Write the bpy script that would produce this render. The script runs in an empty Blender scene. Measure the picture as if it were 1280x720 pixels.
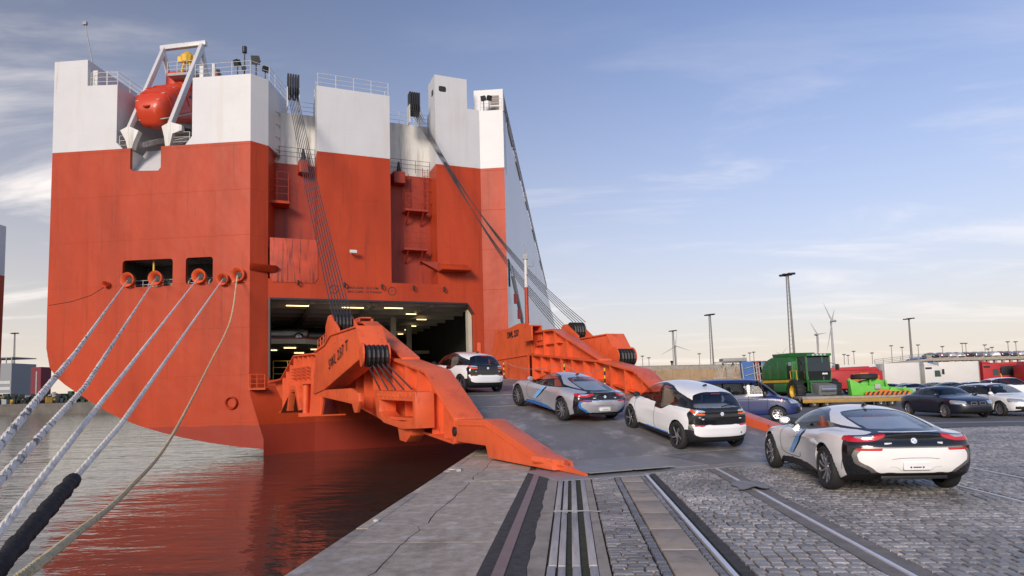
import bpy, bmesh, math, random
import numpy as np
from mathutils import Vector, Matrix
from mathutils.geometry import tessellate_polygon
random.seed(7); np.random.seed(7)
S = bpy.context.scene
C = S.collection
PI = math.pi

# ------------------------------------------------------------------ camera
# world: Y runs along the quay rails, X across the quay (right), z = 0 quay level
FPX, CX, CY, EYE = 810.0, 640.0, 424.215, 1.697
def _rot():
    up = np.array([365.0-CX, -9870.0-CY, FPX]); up /= np.linalg.norm(up)
    y = np.array([73.0, 486.0-CY, FPX]); y /= np.linalg.norm(y)
    y -= up*(y@up); y /= np.linalg.norm(y)
    return np.array([np.cross(y, up), y, up])
RC = _rot()
cam = bpy.data.cameras.new('camera'); cam_o = bpy.data.objects.new('camera', cam); C.objects.link(cam_o)
cam.sensor_width = 36.0; cam.lens = FPX/1280*36.0
cam.shift_y = (CY-360.0)/1280.0
cam.clip_start = 0.05; cam.clip_end = 9000.0
M = Matrix.Identity(4)
for i in range(3):
    M[i][0] = RC[i, 0]; M[i][1] = -RC[i, 1]; M[i][2] = -RC[i, 2]
M[2][3] = EYE
cam_o.matrix_world = M
S.camera = cam_o

# ------------------------------------------------------------------ sky, sun, exposure
SUN_EL = math.radians(19.0)
SUN_AZ = math.radians(193.0)      # compass-like angle from +Y, clockwise: behind the camera, a little to its left
sun_dir = Vector((math.sin(SUN_AZ)*math.cos(SUN_EL), math.cos(SUN_AZ)*math.cos(SUN_EL), math.sin(SUN_EL)))
W = bpy.data.worlds.new('World'); S.world = W; W.use_nodes = True
nt = W.node_tree; nt.nodes.clear()
def wn(t, **k):
    n = nt.nodes.new(t)
    for a, b in k.items(): setattr(n, a, b)
    return n
def wl(a, b): nt.links.new(a, b)
def wmath(op, a, b=None, clamp=False):
    n = wn('ShaderNodeMath', operation=op, use_clamp=clamp)
    for i, v in enumerate((a, b)):
        if v is None: continue
        if isinstance(v, (int, float)): n.inputs[i].default_value = v
        else: wl(v, n.inputs[i])
    return n.outputs[0]
out = wn('ShaderNodeOutputWorld'); bg = wn('ShaderNodeBackground')
sky = wn('ShaderNodeTexSky', sky_type='NISHITA', sun_disc=False)
sky.sun_elevation = SUN_EL; sky.sun_rotation = SUN_AZ
sky.air_density = 1.0; sky.dust_density = 1.2; sky.ozone_density = 2.0
bg.inputs['Strength'].default_value = 0.15
geo = wn('ShaderNodeTexCoord'); sep = wn('ShaderNodeSeparateXYZ'); wl(geo.outputs['Generated'], sep.inputs[0])
elev = wmath('MAXIMUM', sep.outputs['Z'], 0.0)
# creamy haze near the horizon, all round
haze_f = wmath('POWER', wmath('SUBTRACT', 1.0, elev, True), 2.5)
mixh = wn('ShaderNodeMix', data_type='RGBA'); wl(wmath('MULTIPLY', haze_f, 0.92), mixh.inputs[0])
gain = wn('ShaderNodeMix', data_type='RGBA', blend_type='MULTIPLY'); gain.inputs[0].default_value = 1.0
wl(sky.outputs[0], gain.inputs[6]); gain.inputs[7].default_value = (0.275, 0.345, 0.470, 1)
azf = wn('ShaderNodeMapRange', interpolation_type='SMOOTHSTEP'); wl(sep.outputs['X'], azf.inputs[0]); azf.inputs[1].default_value = -0.8; azf.inputs[2].default_value = 0.8; azf.inputs[3].default_value = 0.68; azf.inputs[4].default_value = 1.45   # clear air is brighter toward the right-hand side
gain2 = wn('ShaderNodeMix', data_type='RGBA', blend_type='MULTIPLY'); gain2.inputs[0].default_value = 1.0; wl(gain.outputs[2], gain2.inputs[6]); wl(azf.outputs[0], gain2.inputs[7])
wl(gain2.outputs[2], mixh.inputs[6]); mixh.inputs[7].default_value = (2.78, 2.60, 2.46, 1)
# peach glow just above the horizon
low_f = wmath('POWER', wmath('SUBTRACT', 1.0, elev, True), 10.0)
mixl = wn('ShaderNodeMix', data_type='RGBA'); wl(wmath('MULTIPLY', low_f, 0.75), mixl.inputs[0]); wl(mixh.outputs[2], mixl.inputs[6]); mixl.inputs[7].default_value = (3.1, 2.58, 2.02, 1)
# thin wind-drawn clouds: noise on a plane high above, stretched along one direction
zc = wmath('ADD', elev, 0.10)
px_ = wmath('DIVIDE', sep.outputs['X'], zc); py_ = wmath('DIVIDE', sep.outputs['Y'], zc)
cmb = wn('ShaderNodeCombineXYZ'); wl(px_, cmb.inputs[0]); wl(py_, cmb.inputs[1])
mp = wn('ShaderNodeMapping'); wl(cmb.outputs[0], mp.inputs[0])
mp.inputs['Rotation'].default_value = (0, 0, math.radians(-18)); mp.inputs['Scale'].default_value = (0.55, 1.25, 1)
mp.inputs['Location'].default_value = (2.2, -3.1, 0)
n1 = wn('ShaderNodeTexNoise'); wl(mp.outputs[0], n1.inputs['Vector'])
n1.inputs['Scale'].default_value = 1.25; n1.inputs['Detail'].default_value = 9; n1.inputs['Roughness'].default_value = 0.58; n1.inputs['Distortion'].default_value = 0.45
rmp = wn('ShaderNodeMapRange', interpolation_type='SMOOTHSTEP'); wl(n1.outputs['Fac'], rmp.inputs[0])
rmp.inputs[1].default_value = 0.50; rmp.inputs[2].default_value = 0.74
# more cloud low on the left of the view (toward -X), thinner to the right
side = wn('ShaderNodeMapRange'); wl(sep.outputs['X'], side.inputs[0])
side.inputs[1].default_value = -0.62; side.inputs[2].default_value = -0.05; side.inputs[3].default_value = 1.0; side.inputs[4].default_value = 0.42
fade = wn('ShaderNodeMapRange', interpolation_type='SMOOTHSTEP'); wl(elev, fade.inputs[0]); fade.inputs[1].default_value = .33; fade.inputs[2].default_value = .52; fade.inputs[3].default_value = 1.0; fade.inputs[4].default_value = .12
cl = wmath('MULTIPLY', wmath('MULTIPLY', wmath('MULTIPLY', rmp.outputs[0], side.outputs[0]), fade.outputs[0]), 0.85)
mixc = wn('ShaderNodeMix', data_type='RGBA'); wl(cl, mixc.inputs[0]); wl(mixl.outputs[2], mixc.inputs[6])
mixc.inputs[7].default_value = (4.1, 3.75, 3.55, 1)
wl(mixc.outputs[2], bg.inputs['Color']); wl(bg.outputs[0], out.inputs[0])

sun = bpy.data.lights.new('sun', 'SUN'); sun.energy = 1.5; sun.angle = math.radians(18); sun.color = (1.0, 0.86, 0.73)
sun_o = bpy.data.objects.new('sun', sun); C.objects.link(sun_o)
sun_o.rotation_euler = sun_dir.to_track_quat('Z', 'Y').to_euler(); sun_o.location = (-60, -60, 60)
vs = S.view_settings; vs.view_transform = 'Standard'; vs.look = 'None'; vs.exposure = 1.0; vs.gamma = 1.0
try: vs.use_curve_mapping = False
except Exception: pass
S.cycles.max_bounces = 8; S.cycles.transparent_max_bounces = 12

# ------------------------------------------------------------------ helpers
def ray(px, py): return RC @ np.array([px-CX, py-CY, FPX])
def at(px, py, Y):
    d = ray(px, py); p = d*(Y/d[1]); return Vector((p[0], p[1], p[2]+EYE))
def gnd(px, py, z=0.0):
    d = ray(px, py); p = d*((z-EYE)/d[2]); return Vector((p[0], p[1], z))

def smooth_path(ctrl, n=60):
    P_ = [Vector(p) for p in ctrl]; out_ = []
    Pn = [P_[0]*2-P_[1]]+P_+[P_[-1]*2-P_[-2]]
    for i in range(1, len(Pn)-2):
        a, b, c, d = Pn[i-1:i+3]
        for k in range(n//(len(P_)-1)):
            t = k/(n//(len(P_)-1)); out_.append(.5*((2*b)+(c-a)*t+(2*a-5*b+4*c-d)*t*t+(3*b-a-3*c+d)*t**3))
    out_.append(P_[-1]); return out_
def tag(o, label=None, cat=None, group=None, kind=None):
    if label: o['label'] = label
    if cat: o['category'] = cat
    if group: o['group'] = group
    if kind: o['kind'] = kind
    return o
def empty(name, loc=(0, 0, 0), rz=0.0, label=None, cat=None, group=None):
    o = bpy.data.objects.new(name, None); C.objects.link(o)
    o.location = loc; o.rotation_euler = (0, 0, rz); o.empty_display_size = 0.2
    return tag(o, label, cat, group)
def link(name, me, parent=None, loc=None):
    o = bpy.data.objects.new(name, me); C.objects.link(o)
    if parent is not None: o.parent = parent
    if loc is not None: o.location = loc
    return o
def copy_tree(o, parent=None):
    c = o.copy(); C.objects.link(c); c.parent = parent
    for ch in list(o.children): copy_tree(ch, c)
    return c
def root_loc(p):
    v = Vector((0, 0, 0))
    while p is not None:
        v += Vector(p.location); p = p.parent
    return v

class MB:
    """collects shapes; build() links them as one mesh object"""
    def __init__(s): s.v = []; s.f = []; s.mi = []; s.cur = 0; s.g = []
    def add(s, vs, fs):
        b = len(s.v); s.v += [tuple(p) for p in vs]; s.g.append((b, len(vs), list(fs)))
        for f in fs: s.f.append(tuple(b+i for i in f)); s.mi.append(s.cur)
        return s
    def box(s, a, b):
        x0, y0, z0 = a; x1, y1, z1 = b
        return s.add([(x0,y0,z0),(x1,y0,z0),(x1,y1,z0),(x0,y1,z0),(x0,y0,z1),(x1,y0,z1),(x1,y1,z1),(x0,y1,z1)],
                     [(0,3,2,1),(4,5,6,7),(0,1,5,4),(1,2,6,5),(2,3,7,6),(3,0,4,7)])
    def obox(s, c, dx, dy, dz, X=(1,0,0), Y=(0,1,0), Z=(0,0,1)):
        c = Vector(c); X = Vector(X); Y = Vector(Y); Z = Vector(Z)
        vs = [c+X*(i*dx/2)+Y*(j*dy/2)+Z*(k*dz/2) for k in (-1,1) for (i,j) in ((-1,-1),(1,-1),(1,1),(-1,1))]
        return s.add(vs, [(0,3,2,1),(4,5,6,7),(0,1,5,4),(1,2,6,5),(2,3,7,6),(3,0,4,7)])
    def bar(s, p, q, w, h=None, up=(0,0,1)):
        p = Vector(p); q = Vector(q); d = q-p; L = d.length
        if L < 1e-6: return s
        d /= L; u = Vector(up)
        if abs(d.dot(u)) > 0.98: u = Vector((1,0,0))
        r = d.cross(u).normalized(); u = r.cross(d)
        return s.obox((p+q)/2, L, w, w if h is None else h, d, r, u)
    def tube(s, pts, r, n=8, cap=True):
        pts = [Vector(p) for p in pts]; rs = r if isinstance(r, (list, tuple)) else [r]*len(pts)
        rings = []; prev = None
        for i, p in enumerate(pts):
            t = (pts[min(i+1, len(pts)-1)]-pts[max(i-1, 0)]).normalized()
            a = prev if prev is not None else (Vector((0,0,1)) if abs(t.z) < 0.9 else Vector((1,0,0)))
            b = t.cross(a).normalized(); a = b.cross(t).normalized(); prev = a
            rings.append([p+(a*math.cos(2*PI*k/n)+b*math.sin(2*PI*k/n))*rs[i] for k in range(n)])
        vs = [q for R in rings for q in R]; fs = []
        for i in range(len(pts)-1):
            for k in range(n):
                k2 = (k+1) % n; fs.append((i*n+k, i*n+k2, (i+1)*n+k2, (i+1)*n+k))
        if cap: fs.append(tuple(range(n))[::-1]); fs.append(tuple((len(pts)-1)*n+k for k in range(n)))
        return s.add(vs, fs)
    def lathe(s, prof, o, ax, n=24, closed=False):
        """prof: (along axis, radius)"""
        o = Vector(o); ax = Vector(ax).normalized()
        a = Vector((0,0,1)) if abs(ax.z) < 0.9 else Vector((1,0,0))
        b = ax.cross(a).normalized(); a = b.cross(ax)
        vs = [o+ax*t+(a*math.cos(2*PI*k/n)+b*math.sin(2*PI*k/n))*max(r, 1e-4) for t, r in prof for k in range(n)]
        fs = []; m = len(prof)
        for i in range(m if closed else m-1):
            j = (i+1) % m
            for k in range(n):
                k2 = (k+1) % n; fs.append((i*n+k, i*n+k2, j*n+k2, j*n+k))
        return s.add(vs, fs)
    def prism(s, poly, fn, t0, t1, holes=()):
        """2D polygon (a,b) with holes; fn(a,b,t)->3D; between t0 and t1"""
        loops = [list(poly)]+[list(h) for h in holes]
        flat = [p for l in loops for p in l]; n = len(flat)
        tri = tessellate_polygon([[Vector((p[0], p[1], 0)) for p in l] for l in loops])
        vs = [fn(a, b, t0) for a, b in flat]+[fn(a, b, t1) for a, b in flat]
        fs = [tuple(t) for t in tri]+[tuple(n+i for i in t[::-1]) for t in tri]
        b0 = 0
        for l in loops:
            m = len(l)
            for i in range(m):
                j = (i+1) % m; fs.append((b0+i, b0+j, n+b0+j, n+b0+i))
            b0 += m
        return s.add(vs, fs)
    def build(s, name, mat, parent=None, smooth=False, bevel=0.0, angle=35, fix=True):
        me = bpy.data.meshes.new(name)
        L = root_loc(parent)
        me.from_pydata([(p[0]-L.x, p[1]-L.y, p[2]-L.z) for p in s.v], [], s.f)
        for m in (mat if isinstance(mat, (list, tuple)) else [mat]): me.materials.append(m)
        if any(s.mi): me.polygons.foreach_set('material_index', s.mi)
        if fix or bevel:
            bm = bmesh.new(); bm.from_mesh(me)
            bmesh.ops.remove_doubles(bm, verts=bm.verts, dist=1e-5)
            bmesh.ops.recalc_face_normals(bm, faces=bm.faces)
            if bevel:
                es = [e for e in bm.edges if len(e.link_faces) == 2 and e.calc_face_angle(0) > 0.5]
                bmesh.ops.bevel(bm, geom=es, offset=bevel, segments=2, affect='EDGES', profile=0.6, clamp_overlap=True)
            bm.to_mesh(me); bm.free()
        if smooth or bevel:
            me.polygons.foreach_set('use_smooth', [True]*len(me.polygons))
            try: me.set_sharp_from_angle(angle=math.radians(angle))
            except Exception: pass
        me.update()
        return link(name, me, parent)
def part(name, mat, parent, fn, each=False, **k):
    m = MB(); fn(m)
    if each:                                   # every piece its own object
        for b, n, fs in m.g: o = MB().add(m.v[b:b+n], fs).build(name, mat, parent, **k)
        return o
    return m.build(name, mat, parent, **k)
def pipe(name, mat, parent, pts, r, n=8): return MB().tube(pts, r, n).build(name, mat, parent, smooth=True)
def text_mesh(name, s, size, mat, O, X, Y, parent=None, extrude=0.004, bold=0.0, space=1.0):
    cu = bpy.data.curves.new(name, 'FONT'); cu.body = s; cu.size = size; cu.extrude = extrude; cu.align_x = 'CENTER'; cu.align_y = 'CENTER'; cu.offset = bold; cu.resolution_u = 2; cu.space_character = space
    to = bpy.data.objects.new(name, cu); C.objects.link(to)
    bpy.context.view_layer.update()
    me = bpy.data.meshes.new_from_object(to.evaluated_get(bpy.context.evaluated_depsgraph_get()))
    bpy.data.objects.remove(to); bpy.data.curves.remove(cu)
    O = Vector(O); X = Vector(X).normalized(); Y = Vector(Y).normalized(); Z = X.cross(Y)
    L = root_loc(parent)
    for v in me.vertices: v.co = O+X*v.co.x+Y*v.co.y+Z*v.co.z-L
    me.materials.clear(); me.materials.append(mat)
    return link(name, me, parent)

# ------------------------------------------------------------------ materials
def pmat(name, col, rough=0.5, metal=0.0, var=0.12, scale=3.0, stretch=(1,1,1), bump=0.0, bscale=30.0, dirt=None, dirt_amt=0.0, rust=None, rust_amt=0.0, rscale=1.6, rstretch=(2.2,2.2,0.07), rlo=.60, rhi=.70, dscale=1.2, dstretch=(1,1,1), coat=0.0, rvar=0.0, world=False, spec=None, extra=None, dlo=0.50, dhi=0.72):
    m = bpy.data.materials.new(name); m.use_nodes = True
    t = m.node_tree; b = t.nodes['Principled BSDF']
    N = t.nodes.new; Lk = t.links.new
    if world:
        g = N('ShaderNodeNewGeometry'); vec = g.outputs['Position']
    else:
        g = N('ShaderNodeTexCoord'); vec = g.outputs['Object']
    def mapped(st):
        mp = N('ShaderNodeMapping'); Lk(vec, mp.inputs[0]); mp.inputs['Scale'].default_value = st; return mp.outputs[0]
    base = None
    n = N('ShaderNodeTexNoise'); Lk(mapped(stretch), n.inputs['Vector']); n.inputs['Scale'].default_value = scale; n.inputs['Detail'].default_value = 6; n.inputs['Roughness'].default_value = 0.6
    mr = N('ShaderNodeMapRange'); Lk(n.outputs['Fac'], mr.inputs[0]); mr.inputs[1].default_value = 0.25; mr.inputs[2].default_value = 0.75
    mr.inputs[3].default_value = 1-var; mr.inputs[4].default_value = 1+var
    hs = N('ShaderNodeMix'); hs.data_type = 'RGBA'; hs.blend_type = 'MULTIPLY'; hs.inputs[0].default_value = 1
    hs.inputs[6].default_value = (*col, 1); Lk(mr.outputs[0], hs.inputs[7]); base = hs.outputs[2]
    if dirt is not None:
        d = N('ShaderNodeTexNoise'); Lk(mapped(dstretch), d.inputs['Vector']); d.inputs['Scale'].default_value = dscale; d.inputs['Detail'].default_value = 8; d.inputs['Roughness'].default_value = 0.65
        dr = N('ShaderNodeMapRange'); dr.interpolation_type = 'SMOOTHSTEP'; Lk(d.outputs['Fac'], dr.inputs[0]); dr.inputs[1].default_value = dlo; dr.inputs[2].default_value = dhi; dr.inputs[4].default_value = dirt_amt
        mx = N('ShaderNodeMix'); mx.data_type = 'RGBA'; Lk(dr.outputs[0], mx.inputs[0]); Lk(base, mx.inputs[6]); mx.inputs[7].default_value = (*dirt, 1); base = mx.outputs[2]
    if rust is not None:
        d = N('ShaderNodeTexNoise'); Lk(mapped(rstretch), d.inputs['Vector']); d.inputs['Scale'].default_value = rscale; d.inputs['Detail'].default_value = 7; d.inputs['Roughness'].default_value = 0.7
        dr = N('ShaderNodeMapRange'); dr.interpolation_type = 'SMOOTHSTEP'; Lk(d.outputs['Fac'], dr.inputs[0]); dr.inputs[1].default_value = rlo; dr.inputs[2].default_value = rhi; dr.inputs[4].default_value = rust_amt
        mx = N('ShaderNodeMix'); mx.data_type = 'RGBA'; Lk(dr.outputs[0], mx.inputs[0]); Lk(base, mx.inputs[6]); mx.inputs[7].default_value = (*rust, 1); base = mx.outputs[2]
    if extra is not None: base = extra(t, vec, base, b)
    Lk(base, b.inputs['Base Color'])
    b.inputs['Roughness'].default_value = rough; b.inputs['Metallic'].default_value = metal
    if spec is not None: b.inputs['Specular IOR Level'].default_value = spec
    if coat: b.inputs['Coat Weight'].default_value = coat; b.inputs['Coat Roughness'].default_value = 0.05
    if rvar:
        rr = N('ShaderNodeMapRange'); Lk(n.outputs['Fac'], rr.inputs[0]); rr.inputs[1].default_value = 0.25; rr.inputs[2].default_value = 0.75
        rr.inputs[3].default_value = max(rough-rvar, 0.02); rr.inputs[4].default_value = min(rough+rvar, 1); Lk(rr.outputs[0], b.inputs['Roughness'])
    if bump:
        bn = N('ShaderNodeTexNoise'); Lk(vec, bn.inputs['Vector']); bn.inputs['Scale'].default_value = bscale; bn.inputs['Detail'].default_value = 5
        bp = N('ShaderNodeBump'); Lk(bn.outputs['Fac'], bp.inputs['Height']); bp.inputs['Strength'].default_value = bump; bp.inputs['Distance'].default_value = 0.02; Lk(bp.outputs[0], b.inputs['Normal'])
    return m
def emat(name, col, s):
    m = bpy.data.materials.new(name); m.use_nodes = True; b = m.node_tree.nodes['Principled BSDF']
    b.inputs['Base Color'].default_value = (*col, 1); b.inputs['Emission Color'].default_value = (*col, 1); b.inputs['Emission Strength'].default_value = s
    return m
def glassmat(name, tint=(0.40, 0.43, 0.45), gloss=1.0, ior=1.6):
    m = bpy.data.materials.new(name); m.use_nodes = True; t = m.node_tree; t.nodes.clear()
    N = t.nodes.new; Lk = t.links.new
    o = N('ShaderNodeOutputMaterial'); mx = N('ShaderNodeMixShader'); tr = N('ShaderNodeBsdfTransparent'); gl = N('ShaderNodeBsdfGlossy'); fr = N('ShaderNodeFresnel')
    tr.inputs[0].default_value = (*tint, 1); gl.inputs['Roughness'].default_value = 0.02; gl.inputs[0].default_value = (gloss, gloss, gloss, 1); fr.inputs[0].default_value = ior
    gm = N('ShaderNodeNewGeometry'); om = N('ShaderNodeMath'); om.operation = 'SUBTRACT'; om.inputs[0].default_value = 1.0; Lk(gm.outputs['Backfacing'], om.inputs[1])
    ml = N('ShaderNodeMath'); ml.operation = 'MULTIPLY'; Lk(fr.outputs[0], ml.inputs[0]); Lk(om.outputs[0], ml.inputs[1])   # a pane is thin: no internal reflection from its inner face
    Lk(ml.outputs[0], mx.inputs[0]); Lk(tr.outputs[0], mx.inputs[1]); Lk(gl.outputs[0], mx.inputs[2]); Lk(mx.outputs[0], o.inputs[0])
    return m
def paintmat(name, col, metal=0.0, rough=0.35, coat=0.9):
    """car paint: clear-coated outside, dark trim inside the shell"""
    def ex(t, vec, base, b):
        g = t.nodes.new('ShaderNodeNewGeometry'); mx = t.nodes.new('ShaderNodeMix'); mx.data_type = 'RGBA'
        t.links.new(g.outputs['Backfacing'], mx.inputs[0]); t.links.new(base, mx.inputs[6]); mx.inputs[7].default_value = (0.02, 0.02, 0.022, 1)
        return mx.outputs[2]
    return pmat(name, col, rough, metal, var=0.02, coat=coat, extra=ex)

def seams(t, vec, base, b, sx=9.0, sz=3.3, amt=0.30, plane='X'):
    """faint welded plate seams as fine relief"""
    N = t.nodes.new; Lk = t.links.new
    sp = N('ShaderNodeSeparateXYZ'); Lk(vec, sp.inputs[0]); cb = N('ShaderNodeCombineXYZ')
    ad = N('ShaderNodeMath'); ad.operation = 'ADD'; Lk(sp.outputs[0], ad.inputs[0]); ml = N('ShaderNodeMath'); ml.operation = 'MULTIPLY'; Lk(sp.outputs[1], ml.inputs[0]); ml.inputs[1].default_value = 1.3; Lk(ml.outputs[0], ad.inputs[1])
    Lk(ad.outputs[0], cb.inputs[0]); Lk(sp.outputs[2], cb.inputs[1])
    br = N('ShaderNodeTexBrick'); Lk(cb.outputs[0], br.inputs[0]); br.inputs['Scale'].default_value = 1; br.inputs['Mortar Size'].default_value = 0.02; br.inputs['Mortar Smooth'].default_value = 0.5
    br.inputs['Brick Width'].default_value = sx; br.inputs['Row Height'].default_value = sz
    wv = N('ShaderNodeTexNoise'); Lk(vec, wv.inputs[0]); wv.inputs['Scale'].default_value = 0.55; wv.inputs['Detail'].default_value = 2
    ad2 = N('ShaderNodeMath'); ad2.operation = 'MULTIPLY_ADD'; Lk(wv.outputs[0], ad2.inputs[0]); ad2.inputs[1].default_value = 3.0; Lk(br.outputs['Fac'], ad2.inputs[2])
    bp = N('ShaderNodeBump'); Lk(ad2.outputs[0], bp.inputs['Height']); bp.inputs['Strength'].default_value = amt; bp.inputs['Distance'].default_value = 0.06; Lk(bp.outputs[0], b.inputs['Normal'])
    sm_ = N('ShaderNodeMapRange'); Lk(br.outputs['Fac'], sm_.inputs[0]); sm_.inputs[3].default_value = 1.0; sm_.inputs[4].default_value = 0.955
    mm_ = N('ShaderNodeMix'); mm_.data_type = 'RGBA'; mm_.blend_type = 'MULTIPLY'; mm_.inputs[0].default_value = 1; Lk(base, mm_.inputs[6]); Lk(sm_.outputs[0], mm_.inputs[7])
    return mm_.outputs[2]
def hull_extra(t, vec, base, b):
    """antifouling band below the waterline mark, weathered streaks, seams"""
    N = t.nodes.new; Lk = t.links.new
    sp = N('ShaderNodeSeparateXYZ'); Lk(vec, sp.inputs[0])
    nz = N('ShaderNodeTexNoise'); Lk(vec, nz.inputs[0]); nz.inputs['Scale'].default_value = 0.8; nz.inputs['Detail'].default_value = 5
    a = N('ShaderNodeMath'); a.operation = 'MULTIPLY_ADD'; Lk(nz.outputs[0], a.inputs[0]); a.inputs[1].default_value = 0.25; Lk(sp.outputs[2], a.inputs[2])
    r = N('ShaderNodeMapRange'); Lk(a.outputs[0], r.inputs[0]); r.inputs[1].default_value = -0.12; r.inputs[2].default_value = -0.04; r.inputs[3].default_value = 0.85; r.inputs[4].default_value = 0.0
    mx = N('ShaderNodeMix'); mx.data_type = 'RGBA'; Lk(r.outputs[0], mx.inputs[0]); Lk(base, mx.inputs[6]); mx.inputs[7].default_value = (0.27, 0.036, 0.024, 1)
    return seams(t, vec, mx.outputs[2], b)
MT = {}
MT['red'] = pmat('ship_red_paint', (0.42, 0.050, 0.0155), 0.42, spec=.22, rust=(0.19,0.036,0.020), rust_amt=.55, rlo=.57, rhi=.70, var=0.20, scale=0.30, stretch=(1,1,0.35), dirt=(0.33,0.036,0.012), dirt_amt=0.6, dscale=0.9, dstretch=(1.6,1.6,0.10), world=True, extra=hull_extra)
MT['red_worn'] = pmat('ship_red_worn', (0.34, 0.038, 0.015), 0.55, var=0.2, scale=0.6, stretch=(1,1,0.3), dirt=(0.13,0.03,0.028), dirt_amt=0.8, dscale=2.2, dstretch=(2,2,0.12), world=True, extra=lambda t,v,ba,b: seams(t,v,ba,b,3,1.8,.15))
MT['soot'] = pmat('ship_scuffed_paint', (0.48, 0.060, 0.024), 0.6, var=0.25, scale=0.8, dirt=(0.025,0.018,0.018), dirt_amt=0.75, dscale=3.0, dstretch=(2.4,2.4,0.16), world=True, dlo=0.50, dhi=0.66)
MT['white'] = pmat('ship_white_paint', (0.575, 0.58, 0.59), 0.4, var=0.05, scale=0.5, dirt=(0.50,0.43,0.36), dirt_amt=0.35, dscale=1.0, dstretch=(1.4,1.4,0.10), rust=(0.36,0.20,0.12), rust_amt=.45, rlo=.64, rhi=.72, world=True, extra=lambda t,v,ba,b: seams(t,v,ba,b,5,2.4,.08))
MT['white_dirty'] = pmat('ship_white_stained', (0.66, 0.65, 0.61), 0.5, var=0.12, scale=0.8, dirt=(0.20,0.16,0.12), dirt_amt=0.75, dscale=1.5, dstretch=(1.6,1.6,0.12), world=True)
MT['orange'] = pmat('ramp_orange_paint', (0.74, 0.122, 0.040), 0.38, spec=.5, var=0.14, scale=0.9, dirt=(0.50,0.075,0.030), dirt_amt=0.65, dscale=2.2, dstretch=(1,1,0.5), rust=(0.13,0.045,0.03), rust_amt=.8, rscale=3.0, rstretch=(1.5,1.5,.35), rlo=.60, rhi=.67, world=True, bump=0.05, bscale=4)
MT['black'] = pmat('black_steel', (0.018,0.018,0.02), 0.5, var=0.3)
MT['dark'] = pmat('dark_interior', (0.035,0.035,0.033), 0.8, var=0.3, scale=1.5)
MT['wire'] = pmat('greased_wire', (0.07,0.07,0.075), 0.5, metal=0.4)
MT['rail'] = pmat('white_railing', (0.62,0.62,0.6), 0.5)
MT['yellow'] = pmat('yellow_paint', (0.70,0.42,0.03), 0.5, var=0.2)
MT['grey'] = pmat('grey_paint', (0.30,0.31,0.31), 0.55, var=0.15)
MT['rubber'] = pmat('tyre_rubber', (0.022,0.022,0.023), 0.75, var=0.2, scale=20)
MT['steel'] = pmat('worn_steel', (0.42,0.42,0.44), 0.32, metal=0.85, var=0.2, scale=8, rvar=0.12)
MT['galv'] = pmat('galvanised_steel', (0.34,0.345,0.35), 0.5, metal=0.3, var=0.1)
MT['lamp'] = emat('ceiling_lamp', (1.0,0.76,0.38), 1.5)
MT['cream'] = pmat('cream_deck_paint', (0.50,0.47,0.38), 0.6, var=0.15, scale=0.6)
MT['glass'] = glassmat('window_glass')
MT['glass_sky'] = glassmat('coated_glass', (0.72,0.76,0.80), ior=2.0)
MT['glass_van'] = glassmat('van_glass', (0.34,0.36,0.38), gloss=.35, ior=1.4)
MT['glass_clear'] = glassmat('clear_glass', (0.72,0.75,0.75), ior=1.6)
MT['glass_dark'] = glassmat('privacy_glass', (0.10,0.11,0.12))

# ================================================================== SETTING
def sheet(name, x0, x1, y0, y1, z, mat, parent=None, kind='structure'):
    o = MB().add([(x0,y0,z),(x1,y0,z),(x1,y1,z),(x0,y1,z)], [(0,1,2,3)]).build(name, mat, parent, fix=False)
    if kind: o['kind'] = kind
    return o
QE = -2.78            # quay edge
WZ = -2.30            # water level

def water_mat():
    m = bpy.data.materials.new('harbour_water'); m.use_nodes = True; t = m.node_tree; b = t.nodes['Principled BSDF']
    N = t.nodes.new; Lk = t.links.new
    g = N('ShaderNodeNewGeometry')
    b.inputs['Base Color'].default_value = (0.075, 0.052, 0.044, 1); b.inputs['Roughness'].default_value = 0.06; b.inputs['IOR'].default_value = 1.33
    h = None
    for sc, st, amp in ((0.30, (0.45,1.0,1), 1.3), (1.1, (0.42,1.0,1), 0.55), (4.0, (0.5,1.0,1), 0.13)):
        mp = N('ShaderNodeMapping'); Lk(g.outputs['Position'], mp.inputs[0]); mp.inputs['Scale'].default_value = st; mp.inputs['Rotation'].default_value = (0,0,-0.25)
        n = N('ShaderNodeTexNoise'); Lk(mp.outputs[0], n.inputs[0]); n.inputs['Scale'].default_value = sc; n.inputs['Detail'].default_value = 3; n.inputs['Distortion'].default_value = 0.3
        a = N('ShaderNodeMath'); a.operation = 'MULTIPLY_ADD'; Lk(n.outputs[0], a.inputs[0]); a.inputs[1].default_value = amp
        if h is None: a.inputs[2].default_value = 0
        else: Lk(h, a.inputs[2])
        h = a.outputs[0]
    bp = N('ShaderNodeBump'); Lk(h, bp.inputs['Height']); bp.inputs['Strength'].default_value = 0.5; bp.inputs['Distance'].default_value = 0.20; Lk(bp.outputs[0], b.inputs['Normal'])
    return m
sheet('water', -5000, QE+0.5, -200, 6000, WZ, water_mat())

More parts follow.
